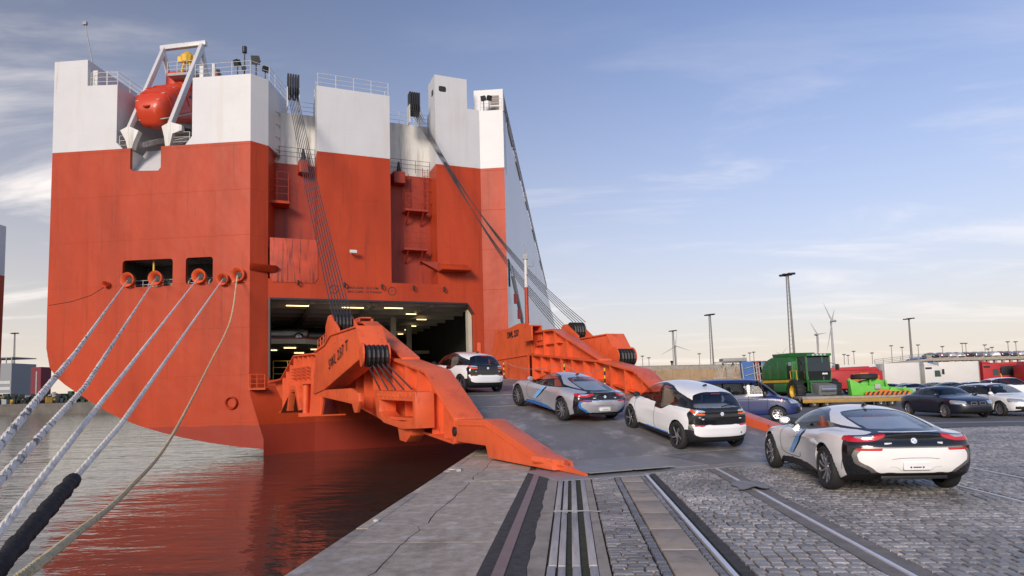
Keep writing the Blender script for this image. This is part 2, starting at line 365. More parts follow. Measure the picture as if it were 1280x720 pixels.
bedmat = pmat('joint_sand', (0.022,0.020,0.018), 0.85, var=0.35, scale=6, bump=0.4, bscale=40, world=True)
def asphalt_extra(t, vec, base, b):
    N = t.nodes.new; Lk = t.links.new
    v = N('ShaderNodeTexVoronoi'); Lk(vec, v.inputs[0]); v.inputs['Scale'].default_value = 90
    mr = N('ShaderNodeMapRange'); Lk(v.outputs['Distance'], mr.inputs[0]); mr.inputs[3].default_value = 1.25; mr.inputs[4].default_value = 0.75
    mx = N('ShaderNodeMix'); mx.data_type = 'RGBA'; mx.blend_type = 'MULTIPLY'; mx.inputs[0].default_value = 1; Lk(base, mx.inputs[6]); Lk(mr.outputs[0], mx.inputs[7])
    return mx.outputs[2]
asph = pmat('yard_asphalt', (0.135,0.132,0.132), 0.7, spec=.3, var=0.22, scale=0.25, dirt=(0.20,0.19,0.18), dirt_amt=0.5, dscale=0.5, dstretch=(1,0.3,1), bump=0.25, bscale=60, world=True)
tar = pmat('dark_asphalt_infill', (0.072,0.069,0.067), 0.8, spec=.3, var=0.4, scale=9, dirt=(0.10,0.095,0.09), dirt_amt=0.6, dscale=5, bump=0.6, bscale=60, world=True)
conc = pmat('apron_concrete', (0.44,0.375,0.305), 0.85, spec=.2, rust=(0.16,0.145,0.13), rust_amt=.6, rscale=1.0, rstretch=(1,.5,1), rlo=.52, rhi=.70, var=0.30, scale=7.0, dirt=(0.62,0.57,0.52), dirt_amt=0.7, dscale=2.3, bump=0.3, bscale=45, world=True, dlo=0.52, dhi=0.66)
conc2 = pmat('pale_concrete', (0.36,0.315,0.265), 0.8, spec=.25, var=0.22, scale=2.5, dirt=(0.14,0.125,0.11), dirt_amt=0.6, dscale=3.0, bump=0.3, bscale=50, world=True)
slabm = pmat('sandy_concrete_slab', (0.40,0.335,0.275), 0.8, spec=.25, var=0.16, scale=3, dirt=(0.17,0.14,0.12), dirt_amt=0.55, dscale=4, bump=0.25, bscale=70, world=True)
plankm = pmat('weathered_plank', (0.46,0.42,0.40), 0.7, spec=.3, var=0.25, scale=2.5, stretch=(6,0.4,1), dirt=(0.18,0.15,0.14), dirt_amt=0.5, dscale=3, dstretch=(4,0.3,1), bump=0.4, bscale=25, world=True)
flatrail = pmat('crane_rail_steel', (0.30,0.235,0.215), 0.5, metal=0.35, var=0.15, scale=4, dirt=(0.14,0.10,0.09), dirt_amt=0.4, dscale=8, world=True)
polished = pmat('polished_rail', (0.80,0.78,0.78), 0.34, metal=0.55, var=0.1, scale=5, world=True)
moss = pmat('moss_and_dirt', (0.045,0.050,0.025), 0.9, var=0.5, scale=12, bump=0.8, bscale=50, world=True)

sheet('ground', QE+0.05, 5000, -80, 6000, -0.040, bedmat)
sheet('yard_asphalt', 0.35, 5000, 24.3, 6000, -0.004, asph)
sheet('quay_far_concrete', QE, 0.349, 22.3, 400, -0.006, conc)
pale = pmat('pale_road_strip', (0.24,0.235,0.235), 0.6, var=0.2, scale=0.8, world=True)
o = MB().add([(13.0,26.4,0.0),(60,23.6,0.0),(60,24.6,0.0),(13.0,27.2,0.0)], [(0,1,2,3)]).build('painted_road_strip', pale, fix=False); o['kind'] = 'structure'
# yard markings far right
linem = pmat('road_marking', (0.6,0.6,0.58), 0.6, var=0.2, scale=4)
for k, yy in enumerate((36.5, 60.5, 86.0)):
    o = sheet('lane_marking', 16+k*4, 90, yy, yy+0.16, 0.001, linem)

def wiggle(y0, y1, x, amp, step=0.35, seed=0):
    r = random.Random(seed); pts = []; y = y0
    while y < y1:
        pts.append((x+r.uniform(-amp, amp), y)); y += step*r.uniform(0.6, 1.4)
    pts.append((x, y1)); return pts
def strip(name, left, right, z, thick, mat, parent):
    return part(name, mat, parent, lambda m: m.prism(list(left)+list(right)[::-1], lambda a, b, t: (a, b, t), z, z-thick), fix=True)
quay = MB().box((QE-0.02, -80, -8.0), (QE+0.30, 400, -0.14)).build('quay_wall', pmat('quay_wall_concrete', (0.12,0.11,0.10), 0.7, var=0.4, scale=0.8, world=True)); quay['kind'] = 'structure'
Y0, Y1 = 2.5, 22.2
apron = sheet('quay_apron', QE+0.31, 0.36, -80, 22.25, -0.034, bedmat)
# coping of the quay edge in lengths, then cast slabs with a ragged open joint
for k in range(7):
    a = Y0+k*2.85; b = a+2.83
    part('coping_stone', conc, apron, lambda m: m.box((QE, a, -0.14), (QE+0.16, b, -0.002+random.uniform(-.006,.006))), bevel=0.012)
joint = wiggle(Y0, Y1, -1.95, 0.05, 0.30, 3)
for k in range(4):
    a = Y0+k*4.93; b = a+4.915
    jl = [p for p in joint if a < p[1] < b]
    strip('apron_slab', [(QE+0.172, a), (QE+0.172, b)], [(-1.95, a)]+[(x-0.012, y) for x, y in jl]+[(-1.95, b)], random.uniform(-.004,.004), 0.2, conc, apron)
    strip('apron_slab', [(-1.94, a)]+[(x-0.002+0.010*abs(math.sin(y*2.3)), y) for x, y in jl]+[(-1.94, b)], [(-0.93, a), (-0.93, b)], random.uniform(-.004,.004), 0.2, conc, apron)
ragged = wiggle(Y0, Y1, -0.47, 0.018, 0.24, 5)
strip('asphalt_infill', [(-0.926, Y0), (-0.926, Y1)], [(-0.79, Y0), (-0.79, Y1)], -0.006, 0.1, tar, apron)
strip('asphalt_infill', [(-0.665, Y0), (-0.665, Y1)], ragged, -0.008, 0.1, tar, apron)
strip('crane_rail', [(-0.786, Y0), (-0.786, Y1)], [(-0.669, Y0), (-0.669, Y1)], 0.003, 0.1, flatrail, apron)
strip('concrete_strip', [(x+0.004, y) for x, y in ragged], [(-0.295, Y0), (-0.295, Y1)], -0.002, 0.15, conc2, apron)
for (xa, xb) in ((-0.275,-0.195), (-0.17,-0.10), (-0.035,0.045), (0.125,0.205)):
    for (ya, yb) in ((2.5, 6.4), (6.42, 9.15), (9.17, 12.4), (12.42, 16.5)):
        j = random.uniform(-.006,.006)
        part('timber_plank', plankm, apron, lambda m: m.box((xa+j, ya, -0.09), (xb+j, yb-0.015, 0.004+random.uniform(-.006,.004))), bevel=0.006)
sheet('joint_moss', -0.29, 0.22, Y0, 17, -0.022, moss, apron, None)
strip('kerb_strip', [(0.212, Y0), (0.212, 17)], [(0.315, Y0), (0.318, 17)], 0.0, 0.15, conc2, apron)
# tie rod across the planks
pipe('tie_rod', MT['galv'], apron, [(-0.29, 9.16, 0.012), (0.21, 9.16, 0.012), (0.36, 9.05, 0.02)], 0.009, 6)

# ---- setts
def stone_mat(name, c0, c1, rough=0.42):
    m = bpy.data.materials.new(name); m.use_nodes = True; t = m.node_tree; b = t.nodes['Principled BSDF']; N = t.nodes.new; Lk = t.links.new
    g = N('ShaderNodeNewGeometry'); oi = N('ShaderNodeObjectInfo')
    ad = N('ShaderNodeMath'); ad.operation = 'ADD'; Lk(g.outputs['Random Per Island'], ad.inputs[0]); Lk(oi.outputs['Random'], ad.inputs[1])
    fr = N('ShaderNodeMath'); fr.operation = 'FRACT'; Lk(ad.outputs[0], fr.inputs[0])
    big = N('ShaderNodeTexNoise'); Lk(g.outputs['Position'], big.inputs[0]); big.inputs['Scale'].default_value = 0.55; big.inputs['Detail'].default_value = 4
    fine = N('ShaderNodeTexNoise'); Lk(g.outputs['Position'], fine.inputs[0]); fine.inputs['Scale'].default_value = 45; fine.inputs['Detail'].default_value = 4
    mx = N('ShaderNodeMix'); mx.data_type = 'RGBA'; Lk(fr.outputs[0], mx.inputs[0]); mx.inputs[6].default_value = (*c0,1); mx.inputs[7].default_value = (*c1,1)
    r1 = N('ShaderNodeMapRange'); Lk(big.outputs[0], r1.inputs[0]); r1.inputs[1].default_value = .3; r1.inputs[2].default_value = .7; r1.inputs[3].default_value = .52; r1.inputs[4].default_value = 1.35
    r2 = N('ShaderNodeMapRange'); Lk(fine.outputs[0], r2.inputs[0]); r2.inputs[1].default_value = .3; r2.inputs[2].default_value = .7; r2.inputs[3].default_value = .75; r2.inputs[4].default_value = 1.25
    m1 = N('ShaderNodeMix'); m1.data_type = 'RGBA'; m1.blend_type = 'MULTIPLY'; m1.inputs[0].default_value = 1; Lk(mx.outputs[2], m1.inputs[6]); Lk(r1.outputs[0], m1.inputs[7])
    m2 = N('ShaderNodeMix'); m2.data_type = 'RGBA'; m2.blend_type = 'MULTIPLY'; m2.inputs[0].default_value = 1; Lk(m1.outputs[2], m2.inputs[6]); Lk(r2.outputs[0], m2.inputs[7])
    Lk(m2.outputs[2], b.inputs['Base Color']); b.inputs['Specular IOR Level'].default_value = .35
    rr = N('ShaderNodeMapRange'); Lk(big.outputs[0], rr.inputs[0]); rr.inputs[1].default_value = .3; rr.inputs[2].default_value = .7; rr.inputs[3].default_value = rough-.12; rr.inputs[4].default_value = rough+.16; Lk(rr.outputs[0], b.inputs['Roughness'])
    bp = N('ShaderNodeBump'); Lk(fine.outputs[0], bp.inputs['Height']); bp.inputs['Strength'].default_value = .35; bp.inputs['Distance'].default_value = .012; Lk(bp.outputs[0], b.inputs['Normal'])
    return m
sett_m = stone_mat('granite_sett', (0.215,0.205,0.202), (0.415,0.388,0.37), .45)
brick_m = stone_mat('clinker_brick', (0.18,0.168,0.165), (0.34,0.315,0.30), 0.45)
small_m = stone_mat('blue_sett', (0.15,0.152,0.165), (0.24,0.24,0.255), 0.5)
sett_list = []   # (cx, cy, sx, sy, material key)
def lay(x0, x1, y0, y1, row, smin, smax, key, gap=0.016, seed=1, along='X'):
    r = random.Random(seed); y = y0
    while y+row <= y1:
        x = x0-r.uniform(0, smax)*0.5 if x1-x0 > 0.3 else x0
        h = row*r.uniform(0.97, 1.03)
        while x < x1-0.02:
            s = r.uniform(smin, smax)
            a = max(x, x0); b = min(x+s, x1)
            if b > x1-0.05: b = x1
            if b-a > 0.045:
                sett_list.append(((a+b)/2, y+row/2+r.uniform(-.004,.004), b-a-gap, h-gap, key))
            x = b if b > x else x+s
        y += row
lay(1.60, 2.72, 3.6, 17.0, 0.152, 0.125, 0.165, 's', seed=2)
lay(3.13, 6.02, 3.6, 24.2, 0.152, 0.12, 0.165, 's', seed=3)
lay(6.18, 7.45, 3.6, 24.2, 0.152, 0.12, 0.165, 's', seed=4)
lay(7.62, 23.0, 5.0, 24.2, 0.152, 0.12, 0.165, 's', seed=5)
lay(0.335, 0.765, 3.6, 17.0, 0.105, 0.17, 0.23, 'b', gap=0.010, seed=6)
lay(0.775, 0.880, 3.6, 17.0, 0.155, 0.105, 0.105, 'm', gap=0.012, seed=7)
lay(1.275, 1.362, 3.6, 17.0, 0.130, 0.087, 0.087, 'm', gap=0.012, seed=8)
paving = sheet('sett_paving', 0.33, 5000, 2.0, 24.29, -0.036, bedmat)
def stone_arrays(L, seed):
    r = np.random.RandomState(seed); n = len(L)
    A = np.array([l[:4] for l in L]); cx, cy, sx, sy = A.T
    z = r.uniform(-.0035, .0035, n)+.006*np.sin(cx*1.7+1)*np.sin(cy*1.1); tx = r.uniform(-.016, .016, n); ty = r.uniform(-.016, .016, n)
    V = np.zeros((n, 13, 3))
    cor = np.array([(-1,-1),(1,-1),(1,1),(-1,1)])
    for k in range(4):
        jx = r.uniform(-.006,.006,n); jy = r.uniform(-.006,.006,n)
        for ring, (ins, zz) in enumerate(((0.0,-.060),(0.002,-.010),(0.013,-.001))):
            px = cor[k,0]*(sx/2-ins)+jx; py = cor[k,1]*(sy/2-ins)+jy
            V[:, ring*4+k, 0] = cx+px; V[:, ring*4+k, 1] = cy+py
            V[:, ring*4+k, 2] = zz+z+(tx*px+ty*py)*(ring > 0)
    V[:,12,0] = cx; V[:,12,1] = cy; V[:,12,2] = .0015+z
    F = []
    for ring in (0, 1):
        for k in range(4):
            k2 = (k+1) % 4; F.append((ring*4+k, ring*4+k2, (ring+1)*4+k2, (ring+1)*4+k))
    T = [(8+k, 8+(k+1) % 4, 12) for k in range(4)]
    return V, F, T
def screen(x, y):
    c = RC.T @ np.array([x, y, -EYE]); return CX+FPX*c[0]/c[2], CY+FPX*c[1]/c[2]
vis = []
for i, s in enumerate(sett_list):
    sx, sy = screen(s[0], s[1])
    if -5 < sx < 1285 and 585 < sy < 722: vis.append((-(s[2]*s[3])/(s[1]**3), i))
vis.sort(); near = set(i for _, i in vis[:300])
mats = {'s': sett_m, 'b': brick_m, 'm': small_m}
for key, nm, nm2 in (('s','sett','sett_field'), ('b','clinker_brick','clinker_field'), ('m','border_sett','border_field')):
    L = [s for i, s in enumerate(sett_list) if s[4] == key and i not in near]
    V, F, T = stone_arrays(L, 11)
    n = len(L); off = (np.arange(n)*13)[:,None]
    quads = np.concatenate([np.array(f)[None,:]+off for f in F]); tris = np.concatenate([np.array(f)[None,:]+off for f in T])
    me = bpy.data.meshes.new(nm2); me.from_pydata(V.reshape(-1,3).tolist(), [], quads.tolist()+tris.tolist()); me.materials.append(mats[key])
    o = link(nm2, me, paving); o['kind'] = 'stuff'
    N_ = [s for i, s in enumerate(sett_list) if s[4] == key and i in near]
    # picked-out nearest stones: a dozen shared shapes, scaled to each gap
    proto = []
    for q in range(10):
        V, F, T = stone_arrays([(0,0,0.16,0.15)], 40+q)
        me = bpy.data.meshes.new(nm); me.from_pydata(V.reshape(-1,3).tolist(), [], F+T); me.materials.append(mats[key]); proto.append(me)
    for s in N_:
        o = link(nm, random.choice(proto), paving, (s[0], s[1], 0)); o.scale = (s[2]/0.16, s[3]/0.15, 1)
# sandy slabs one metre each
for k in range(14):
    y = 3.0+k
    part('concrete_slab', slabm, paving, lambda m: m.box((0.892, y+0.02, -0.12), (1.268, y+1.008, random.uniform(-.006,.004))), bevel=0.008)
# rails set flush: head, flangeway and tar beside it
def rail(xc, y0, y1):
    r = part('rail', polished, paving, lambda m: m.box((xc-0.026, y0, -0.1), (xc+0.026, y1, 0.006)), bevel=0.008)
    return r
for xc in (1.412, 2.915, 6.09, 7.54): rail(xc, 2.5, 60)
stripm = pmat('worn_asphalt_strip', (0.23,0.212,0.195), .8, spec=.25, var=.25, scale=4, bump=.4, bscale=60, world=True)
strip('asphalt_infill', [(1.48, Y0), (1.48, 24)], wiggle(Y0, 24, 1.595, 0.008, 0.3, 8), -0.008, 0.1, tar, paving)
strip('asphalt_infill', [(2.73, Y0), (2.73, 24)], [(2.88, Y0), (2.88, 24)], -0.006, 0.1, stripm, paving)
strip('asphalt_infill', [(2.95, Y0), (2.95, 24)], wiggle(Y0, 24, 3.118, 0.008, 0.3, 9), -0.004, 0.1, stripm, paving)
for xa, xb in ((6.03,6.05),(6.13,6.17),(7.46,7.50),(7.58,7.61)): strip('asphalt_infill', [(xa, 3.5), (xa, 24)], [(xb, 3.5), (xb, 24)], -0.008, 0.1, tar, paving)
# crumpled sheet of dunnage lying on the rail, bits of rubbish
p0 = gnd(937, 608)
rag_m = pmat('grey_cardboard', (0.27,0.26,0.265), 0.7, var=0.2, scale=14)
def ragfn(m):
    r = random.Random(4); n = 9; vs = []; fs = []
    for i in range(n):
        for j in range(n):
            a = (i/(n-1)-.5); b = (j/(n-1)-.5)
            edge = 1-0.28*abs(math.sin(3*math.atan2(b, a)+.5))
            vs.append((p0.x+a*0.62*edge, p0.y+b*0.95*edge, 0.014+0.035*abs(math.sin(5*a+3*b))*(1-abs(a)*1.2)+r.uniform(0, .008)))
    for i in range(n-1):
        for j in range(n-1): fs.append((i*n+j, (i+1)*n+j, (i+1)*n+j+1, i*n+j+1))
    m.add(vs, fs)
    m.add([(x, y, z-0.008) for x, y, z in vs], [f[::-1] for f in fs])
rag = part('discarded_cardboard', rag_m, None, ragfn, smooth=True)
tag(rag, 'crumpled grey piece of cardboard lying across the shiny rail', 'litter')
p0b = gnd(572, 588)
def splint(m):
    m.obox((p0b.x, p0b.y, 0.03), 0.10, 0.42, 0.05, (0.95,0.3,0), (-0.3,0.95,0.04)); m.obox((p0b.x-0.12, p0b.y+0.05, 0.02), 0.18, 0.08, 0.03, (0.9,-0.4,0), (0.4,0.9,0))
tag(part('broken_timber', plankm, None, splint, bevel=0.006), 'broken pale timber offcut lying near the quay edge', 'litter')
p0c = gnd(470, 652.5)
tag(MB().lathe([(0,0.0),(0.005,0.035),(0.02,0.042),(0.035,0.03),(0.04,0.0)], (p0c.x, p0c.y, 0.0), (0,0,1), 10).build('plastic_cap', MT['rail'], smooth=True), 'small round white cap lying on the concrete quay', 'litter')

# ================================================================== SHIP
P2 = Vector((-21.4, 44.4, 0)); UU = Vector((0.892, 0.452, 0)); VV = Vector((0.452, -0.892, 0))
def Q(u, t, z):                       # on the angled quarter wall: u along it, t outward from it
    p = P2+UU*u+VV*t; return Vector((p.x, p.y, z))
TY = 43.3                              # transom plane
ship = empty('car_carrier_ship', (-21.0, 46.0, WZ), 0, 'huge red and white car carrier ship moored with its stern to the quay', 'ship')
def T(x, z, t): return (x, TY+t, z)    # transom prism: t into the ship
def rrect(x0, x1, z0, z1, r, n=4):
    pts = []
    for cx, cz, a0 in ((x1-r,z1-r,0),(x0+r,z1-r,90),(x0+r,z0+r,180),(x1-r,z0+r,270)):
        for k in range(n+1):
            a = math.radians(a0+90*k/n); pts.append((cx+r*math.cos(a), cz+r*math.sin(a)))
    return pts
XP, XS = -37.38, -22.2
outline = [(XS,20.0),(-28.95,20.0),(-28.95,18.45),(-29.15,18.22),(-31.1,18.3),(-31.3,18.5),(-31.3,20.0),(XP,20.0),(XP-.02,13.5),(-37.43,8),(-37.40,5.6),(-37.10,4.2),(-36.5,3.45),(-35.9,2.95),(-34.9,2.3),(-34.0,1.75),(-32.9,1.1),(-31.6,0.45),(-30.2,-0.1),(-28.6,-0.58),(-26.9,-1.0),(-25.1,-1.36),(-23.2,-1.66),(-21.15,-1.88),(-21.15,-1.2),(-22.1,1.8),(XS,2.4)]
w1 = rrect(-31.72,-27.92,9.76,11.72,0.22); w2 = rrect(-26.95,-24.93,9.82,11.72,0.22)
part('transom', MT['red'], ship, lambda m: m.prism(outline, T, 0, 0.25, (w1, w2)))
# stern underside, running forward and down into the water
def under(m):
    bot = [p for p in outline[8:24]]
    n = len(bot); vs = []
    for k, (dy, dz) in enumerate(((0.0,0),(12.0,0.0),(25.0,-1.0),(45,-4.5))):
        for x, z in bot: vs.append((x, TY+0.02+dy, z+dz*(1 if z < 6 else 0)))
    fs = [(k*n+i, k*n+i+1, (k+1)*n+i+1, (k+1)*n+i) for k in range(3) for i in range(n-1)]
    m.add(vs, fs)
part('stern_underside', MT['red'], ship, under, smooth=True)
part('port_side', MT['red'], ship, lambda m: m.add([(XP,TY+.1,20),(XP,TY+.1,5),(XP,240,5),(XP,240,20)], [(0,1,2,3)]))
# narrow chamfer face between transom and quarter
part('stern_corner_plate', MT['red'], ship, lambda m: m.add([(XS,TY+.003,20),(P2.x,P2.y,20),(P2.x,P2.y,2.2),(XS,TY+.003,2.2)], [(0,1,2,3)]))
def corner_low(m):
    zs_ = (2.4,1.8,.9,0.0,-1.2,-1.9,-2.7); xs_ = (XS,-22.1,-21.80,-21.55,-21.15,-21.15,-21.15); n = len(zs_)
    vs = [(x, TY+.004, z) for x, z in zip(xs_, zs_)]+[Q(1.2,.25,z) for z in zs_]+[Q(3.2,.004,z) for z in zs_]
    m.add(vs, [(i, i+1, n+i+1, n+i) for i in range(n-1)]+[(n+i, n+i+1, 2*n+i+1, 2*n+i) for i in range(n-1)]+[(0, n, 2*n)])
part('stern_corner_lower', MT['red'], ship, corner_low, smooth=True, angle=60)
part('corner_ledge', MT['red'], ship, lambda m: m.prism([(XS-.02,TY-.02),(-20.9,44.55),(-21.0,45.2),(XS,44.2)], lambda a,b,t: (a+.25*(t>11),b-.45*(t>11),t), 10.62, 11.05), bevel=.03)
# quarter wall with the ramp door
door = [(0.12,2.9),(15.0,2.9),(15.5,3.4),(15.5,7.9),(15.0,8.72),(0.12,8.74)]
qo = [(0,-2.6),(16.37,-2.6),(16.37,10.2),(0,10.2)]
part('quarter_wall', MT['red'], ship, lambda m: m.prism(qo, lambda a,b,t: Q(a,-t,b), 0, 0.35, (door,)))
part('door_frame', MT['black'], ship, lambda m: [m.bar(Q(0.12,0.03,3),Q(0.12,0.03,8.74),0.14), m.bar(Q(0.1,0.03,8.74),Q(15.0,0.03,8.72),0.14), m.bar(Q(15.0,0.03,8.72),Q(15.5,0.03,7.9),0.1)])
part('door_jamb', MT['cream'], ship, lambda m: m.prism([(15.15,3.0),(15.46,3.4),(15.46,7.85),(15.15,8.3)], lambda a,b,t: Q(a,-t,b), 0.36, 1.0))
def blk(name, mat, u0, u1, z0, z1, depth=3.0): return part(name, mat, ship, lambda m: m.prism([(u0,z0),(u1,z0),(u1,z1),(u0,z1)], lambda a,b,t: Q(a,-t,b), 0, depth))
blk('middle_trunk', MT['red'], 3.42, 8.92, 10.203, 20.0); blk('middle_trunk_top', MT['white'], 3.42, 8.92, 20.003, 25.1)
blk('outer_trunk', MT['red'], 12.61, 16.37, 10.203, 20.0, 2.6); blk('outer_trunk_top', MT['white'], 12.61, 16.37, 20.003, 24.97, 2.6)
blk('bridge_wing_tower', MT['white'], 12.61, 15.35, 24.973, 27.45, 2.0)
# recess back walls
for u0, u1, ztop, d in ((0.0, 3.42, 23.6, 2.2), (8.92, 12.61, 23.9, 2.2)):
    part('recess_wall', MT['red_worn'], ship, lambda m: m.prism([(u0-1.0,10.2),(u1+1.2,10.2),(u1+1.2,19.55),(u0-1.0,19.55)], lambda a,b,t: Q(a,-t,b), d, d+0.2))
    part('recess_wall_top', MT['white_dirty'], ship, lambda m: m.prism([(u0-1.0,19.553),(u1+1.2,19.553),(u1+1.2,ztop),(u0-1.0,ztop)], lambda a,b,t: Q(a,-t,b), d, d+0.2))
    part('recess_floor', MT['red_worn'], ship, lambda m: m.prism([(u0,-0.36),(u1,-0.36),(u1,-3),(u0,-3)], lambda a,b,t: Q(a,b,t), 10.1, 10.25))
part('scuffed_plate', MT['soot'], ship, lambda m: m.prism([(0.3,9.95),(3.2,9.95),(3.45,10.3),(3.45,13.2),(0.12,13.2),(0.12,10.3)], lambda a,b,t: Q(a,t,b), 0.004, 0.05), bevel=.02)
# corner block beside first recess, white above
cb = [(XS,TY),(P2.x,P2.y),(P2.x-.2,48),(-26.6,48),(-26.6,TY)]
part('corner_block', MT['white'], ship, lambda m: m.prism(cb, lambda a,b,t: (a,b,t), 20.003, 24.98))
part('corner_trunk', MT['red'], ship, lambda m: m.prism([(XS+.02,TY+.3),(P2.x,P2.y+.02),(P2.x-.9,48),(-26.6,48),(-26.6,TY+.3)], lambda a,b,t: (a,b,t), 12.5, 19.99))
part('port_block', MT['white'], ship, lambda m: m.prism([(XP,20.003),(-32.4,20.003),(-32.4,24.87),(-34.75,24.95),(-34.78,26.95),(XP-.02,26.95)], T, 0, 6.5))
part('lifeboat_bay_wall', MT['white_dirty'], ship, lambda m: [m.box((-32.42,TY+6.4,19.5),(-26.6,TY+6.6,24.2)), m.box((-32.41,TY+2.3,19.2),(-26.6,TY+6.5,19.4))], each=True)
chute = part('lifeboat_chute', MT['white'], ship, lambda m: m.prism([(-31.6,18.0),(-28.7,18.0),(-28.7,20.6),(-31.6,20.6)], lambda a,b,t: (a, TY+t+(b-18)*.75, b), 0.26, 0.4))
part('lifeboat_chute_cheek', MT['white_dirty'], ship, lambda m: [m.box((-31.62,TY+.26,17.9),(-31.5,TY+4,20.0)), m.box((-28.8,TY+.26,17.9),(-28.72,TY+4,20.0))], each=True)
part('sill_band', MT['white'], ship, lambda m: [m.prism([(-32.4,20.003),(-31.9,20.003),(-32.4,20.5)], T, 0.0, 0.2), m.prism([(-26.6,20.003),(-27.1,20.003),(-26.6,20.6)], T, 0.0, 0.2)], each=True)
# starboard
part('starboard_corner', MT['red'], ship, lambda m: m.add([(-6.83,51.81,-2.6),(-4.8,51.81,-2.6),(-4.8,51.81,20),(-6.83,51.81,20)], [(0,1,2,3)]))
part('starboard_corner_top', MT['white'], ship, lambda m: m.box((-6.83,51.81,20.003),(-4.8,54,24.9)))
stb_m = pmat('starboard_lifted_white', (0.88,0.84,0.81), 0.35, var=0.05, scale=0.05, dirt=(0.62,0.55,0.53), dirt_amt=0.4, dscale=0.2, dstretch=(1,1,0.1), world=True)  # ship white painted brighter here, making up for the lack of sun
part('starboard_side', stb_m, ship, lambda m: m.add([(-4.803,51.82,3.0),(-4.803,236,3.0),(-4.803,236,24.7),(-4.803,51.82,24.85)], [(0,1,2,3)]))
part('starboard_lower', MT['red'], ship, lambda m: m.add([(-4.803,51.82,-4.0),(-4.803,236,-4.0),(-4.803,236,2.997),(-4.803,51.82,2.997)], [(0,1,2,3)]))
part('deckhouse', MT['white'], ship, lambda m: m.box((-7.4,53.2,24.9),(-4.9,56,27.35)))
vent = pmat('louvre_grey', (0.36,0.31,0.28), 0.7)
for zz in (26.0, 25.05): part('louvre', vent, ship, lambda m: [m.box((-6.0,53.14,zz),(-5.25,53.19,zz+0.8))]+[m.box((-5.98,53.10,zz+.06+.1*k),(-5.27,53.14,zz+.1+.1*k)) for k in range(7)])
part('top_deck', MT['white_dirty'], ship, lambda m: m.add([(XP,TY+6,23.3),(-26,TY+5,23.3),(-21,48.5,23.3),(-5,56,23.3),(-5,236,23.3),(XP,236,23.3)], [(0,1,2,3,4,5)]))
# bridge wing windows
for (ua, ub, za, zb) in ((12.95,13.55,26.1,26.55),):
    part('porthole', MT['black'], ship, lambda m: m.prism(rrect(ua,ub,za,zb,.12), lambda a,b,t: Q(a,t,b), 0.0, 0.03))
def q_side(u, t, z): return Q(u, t, z)
part('porthole', MT['black'], ship, lambda m: m.prism([(-.9,25.95),(-.45,25.95),(-.45,26.4),(-.9,26.4)], lambda a,b,t: Q(12.61-t,a,b), 0, .03))
# railings
def railing(name, pts, parent, h=1.05, step=1.1, r=0.022, mat=None, levels=(1.0,.66,.33)):
    m = MB(); pts = [Vector(p) for p in pts]
    for lv in levels: m.tube([p+Vector((0,0,h*lv)) for p in pts], r*0.8, 5)
    for a, b in zip(pts[:-1], pts[1:]):
        n = max(1, int((b-a).length/step))
        for k in range(n+1): p = a.lerp(b, k/n); m.tube([p, p+Vector((0,0,h))], r, 5)
    return m.build(name, mat or MT['rail'], parent)
railing('railing', [(-34.6,TY+.15,24.95),(-32.5,TY+.15,24.87),(-32.5,TY+5.5,24.87)], ship)
railing('railing', [(-26.5,TY+1.5,24.98),(-26.5,TY+.15,24.98),(XS-.1,TY+.12,24.98),(P2.x,P2.y+.1,24.98),(P2.x-.2,47.8,24.98)], ship)
railing('railing', [Q(3.5,-2.9,25.1),Q(3.5,-.12,25.1),Q(8.85,-.12,25.1),Q(8.85,-2.9,25.1)], ship)
railing('railing', [Q(-.6,-2.3,23.6),Q(3.4,-2.3,23.6)], ship)
railing('railing', [Q(8.9,-2.3,23.9),Q(12.7,-2.3,23.9)], ship)
railing('railing', [Q(-.5,-1.6,19.6),Q(3.4,-1.6,19.6)], ship, mat=MT['wire'])
railing('railing', [Q(8.95,-1.6,19.6),Q(12.5,-1.6,19.6)], ship, mat=MT['wire'])
railing('railing', [(-32.3,TY+.2,20.0),(-31.5,TY+.2,20.0)], ship); railing('railing', [(-28.7,TY+.2,20.0),(-26.9,TY+.2,20.0)], ship)
railing('railing', [(-6.7,51.95,24.9),(-4.9,51.95,24.9)], ship)
dk = pmat('dark_railing', (0.22,0.22,0.22), 0.5)
railing('side_railing', [(-4.75,52,24.85),(-4.75,150,24.75)], ship, h=1.3, step=2.2, r=.05, mat=dk)
part('bulwark_screen', vent, ship, lambda m: [m.box((-4.86,y0,24.8),(-4.70,y1,26.0)) for y0, y1 in ((56,60),(64,70),(78,82),(92,100),(115,124))], each=True)
# ship's mast and a raked flag staff at port
pipe('flag_staff', MT['grey'], ship, [(-36.1,46,24.9),(-36.4,46,27.5),(-37.25,46,31.5)], [.07,.06,.035], 6)
part('flag_staff_head', MT['grey'], ship, lambda m: m.box((-37.4,45.9,31.4),(-37.1,46.1,31.65)))
part('port_mast_fittings', MT['rail'], ship, lambda m: [m.box((-34.7,TY+.4,25),(-34.3,TY+.8,26.3)), m.tube([(-33.6,TY+.5,24.9),(-33.6,TY+.5,26.2)],.05,6)], each=True)
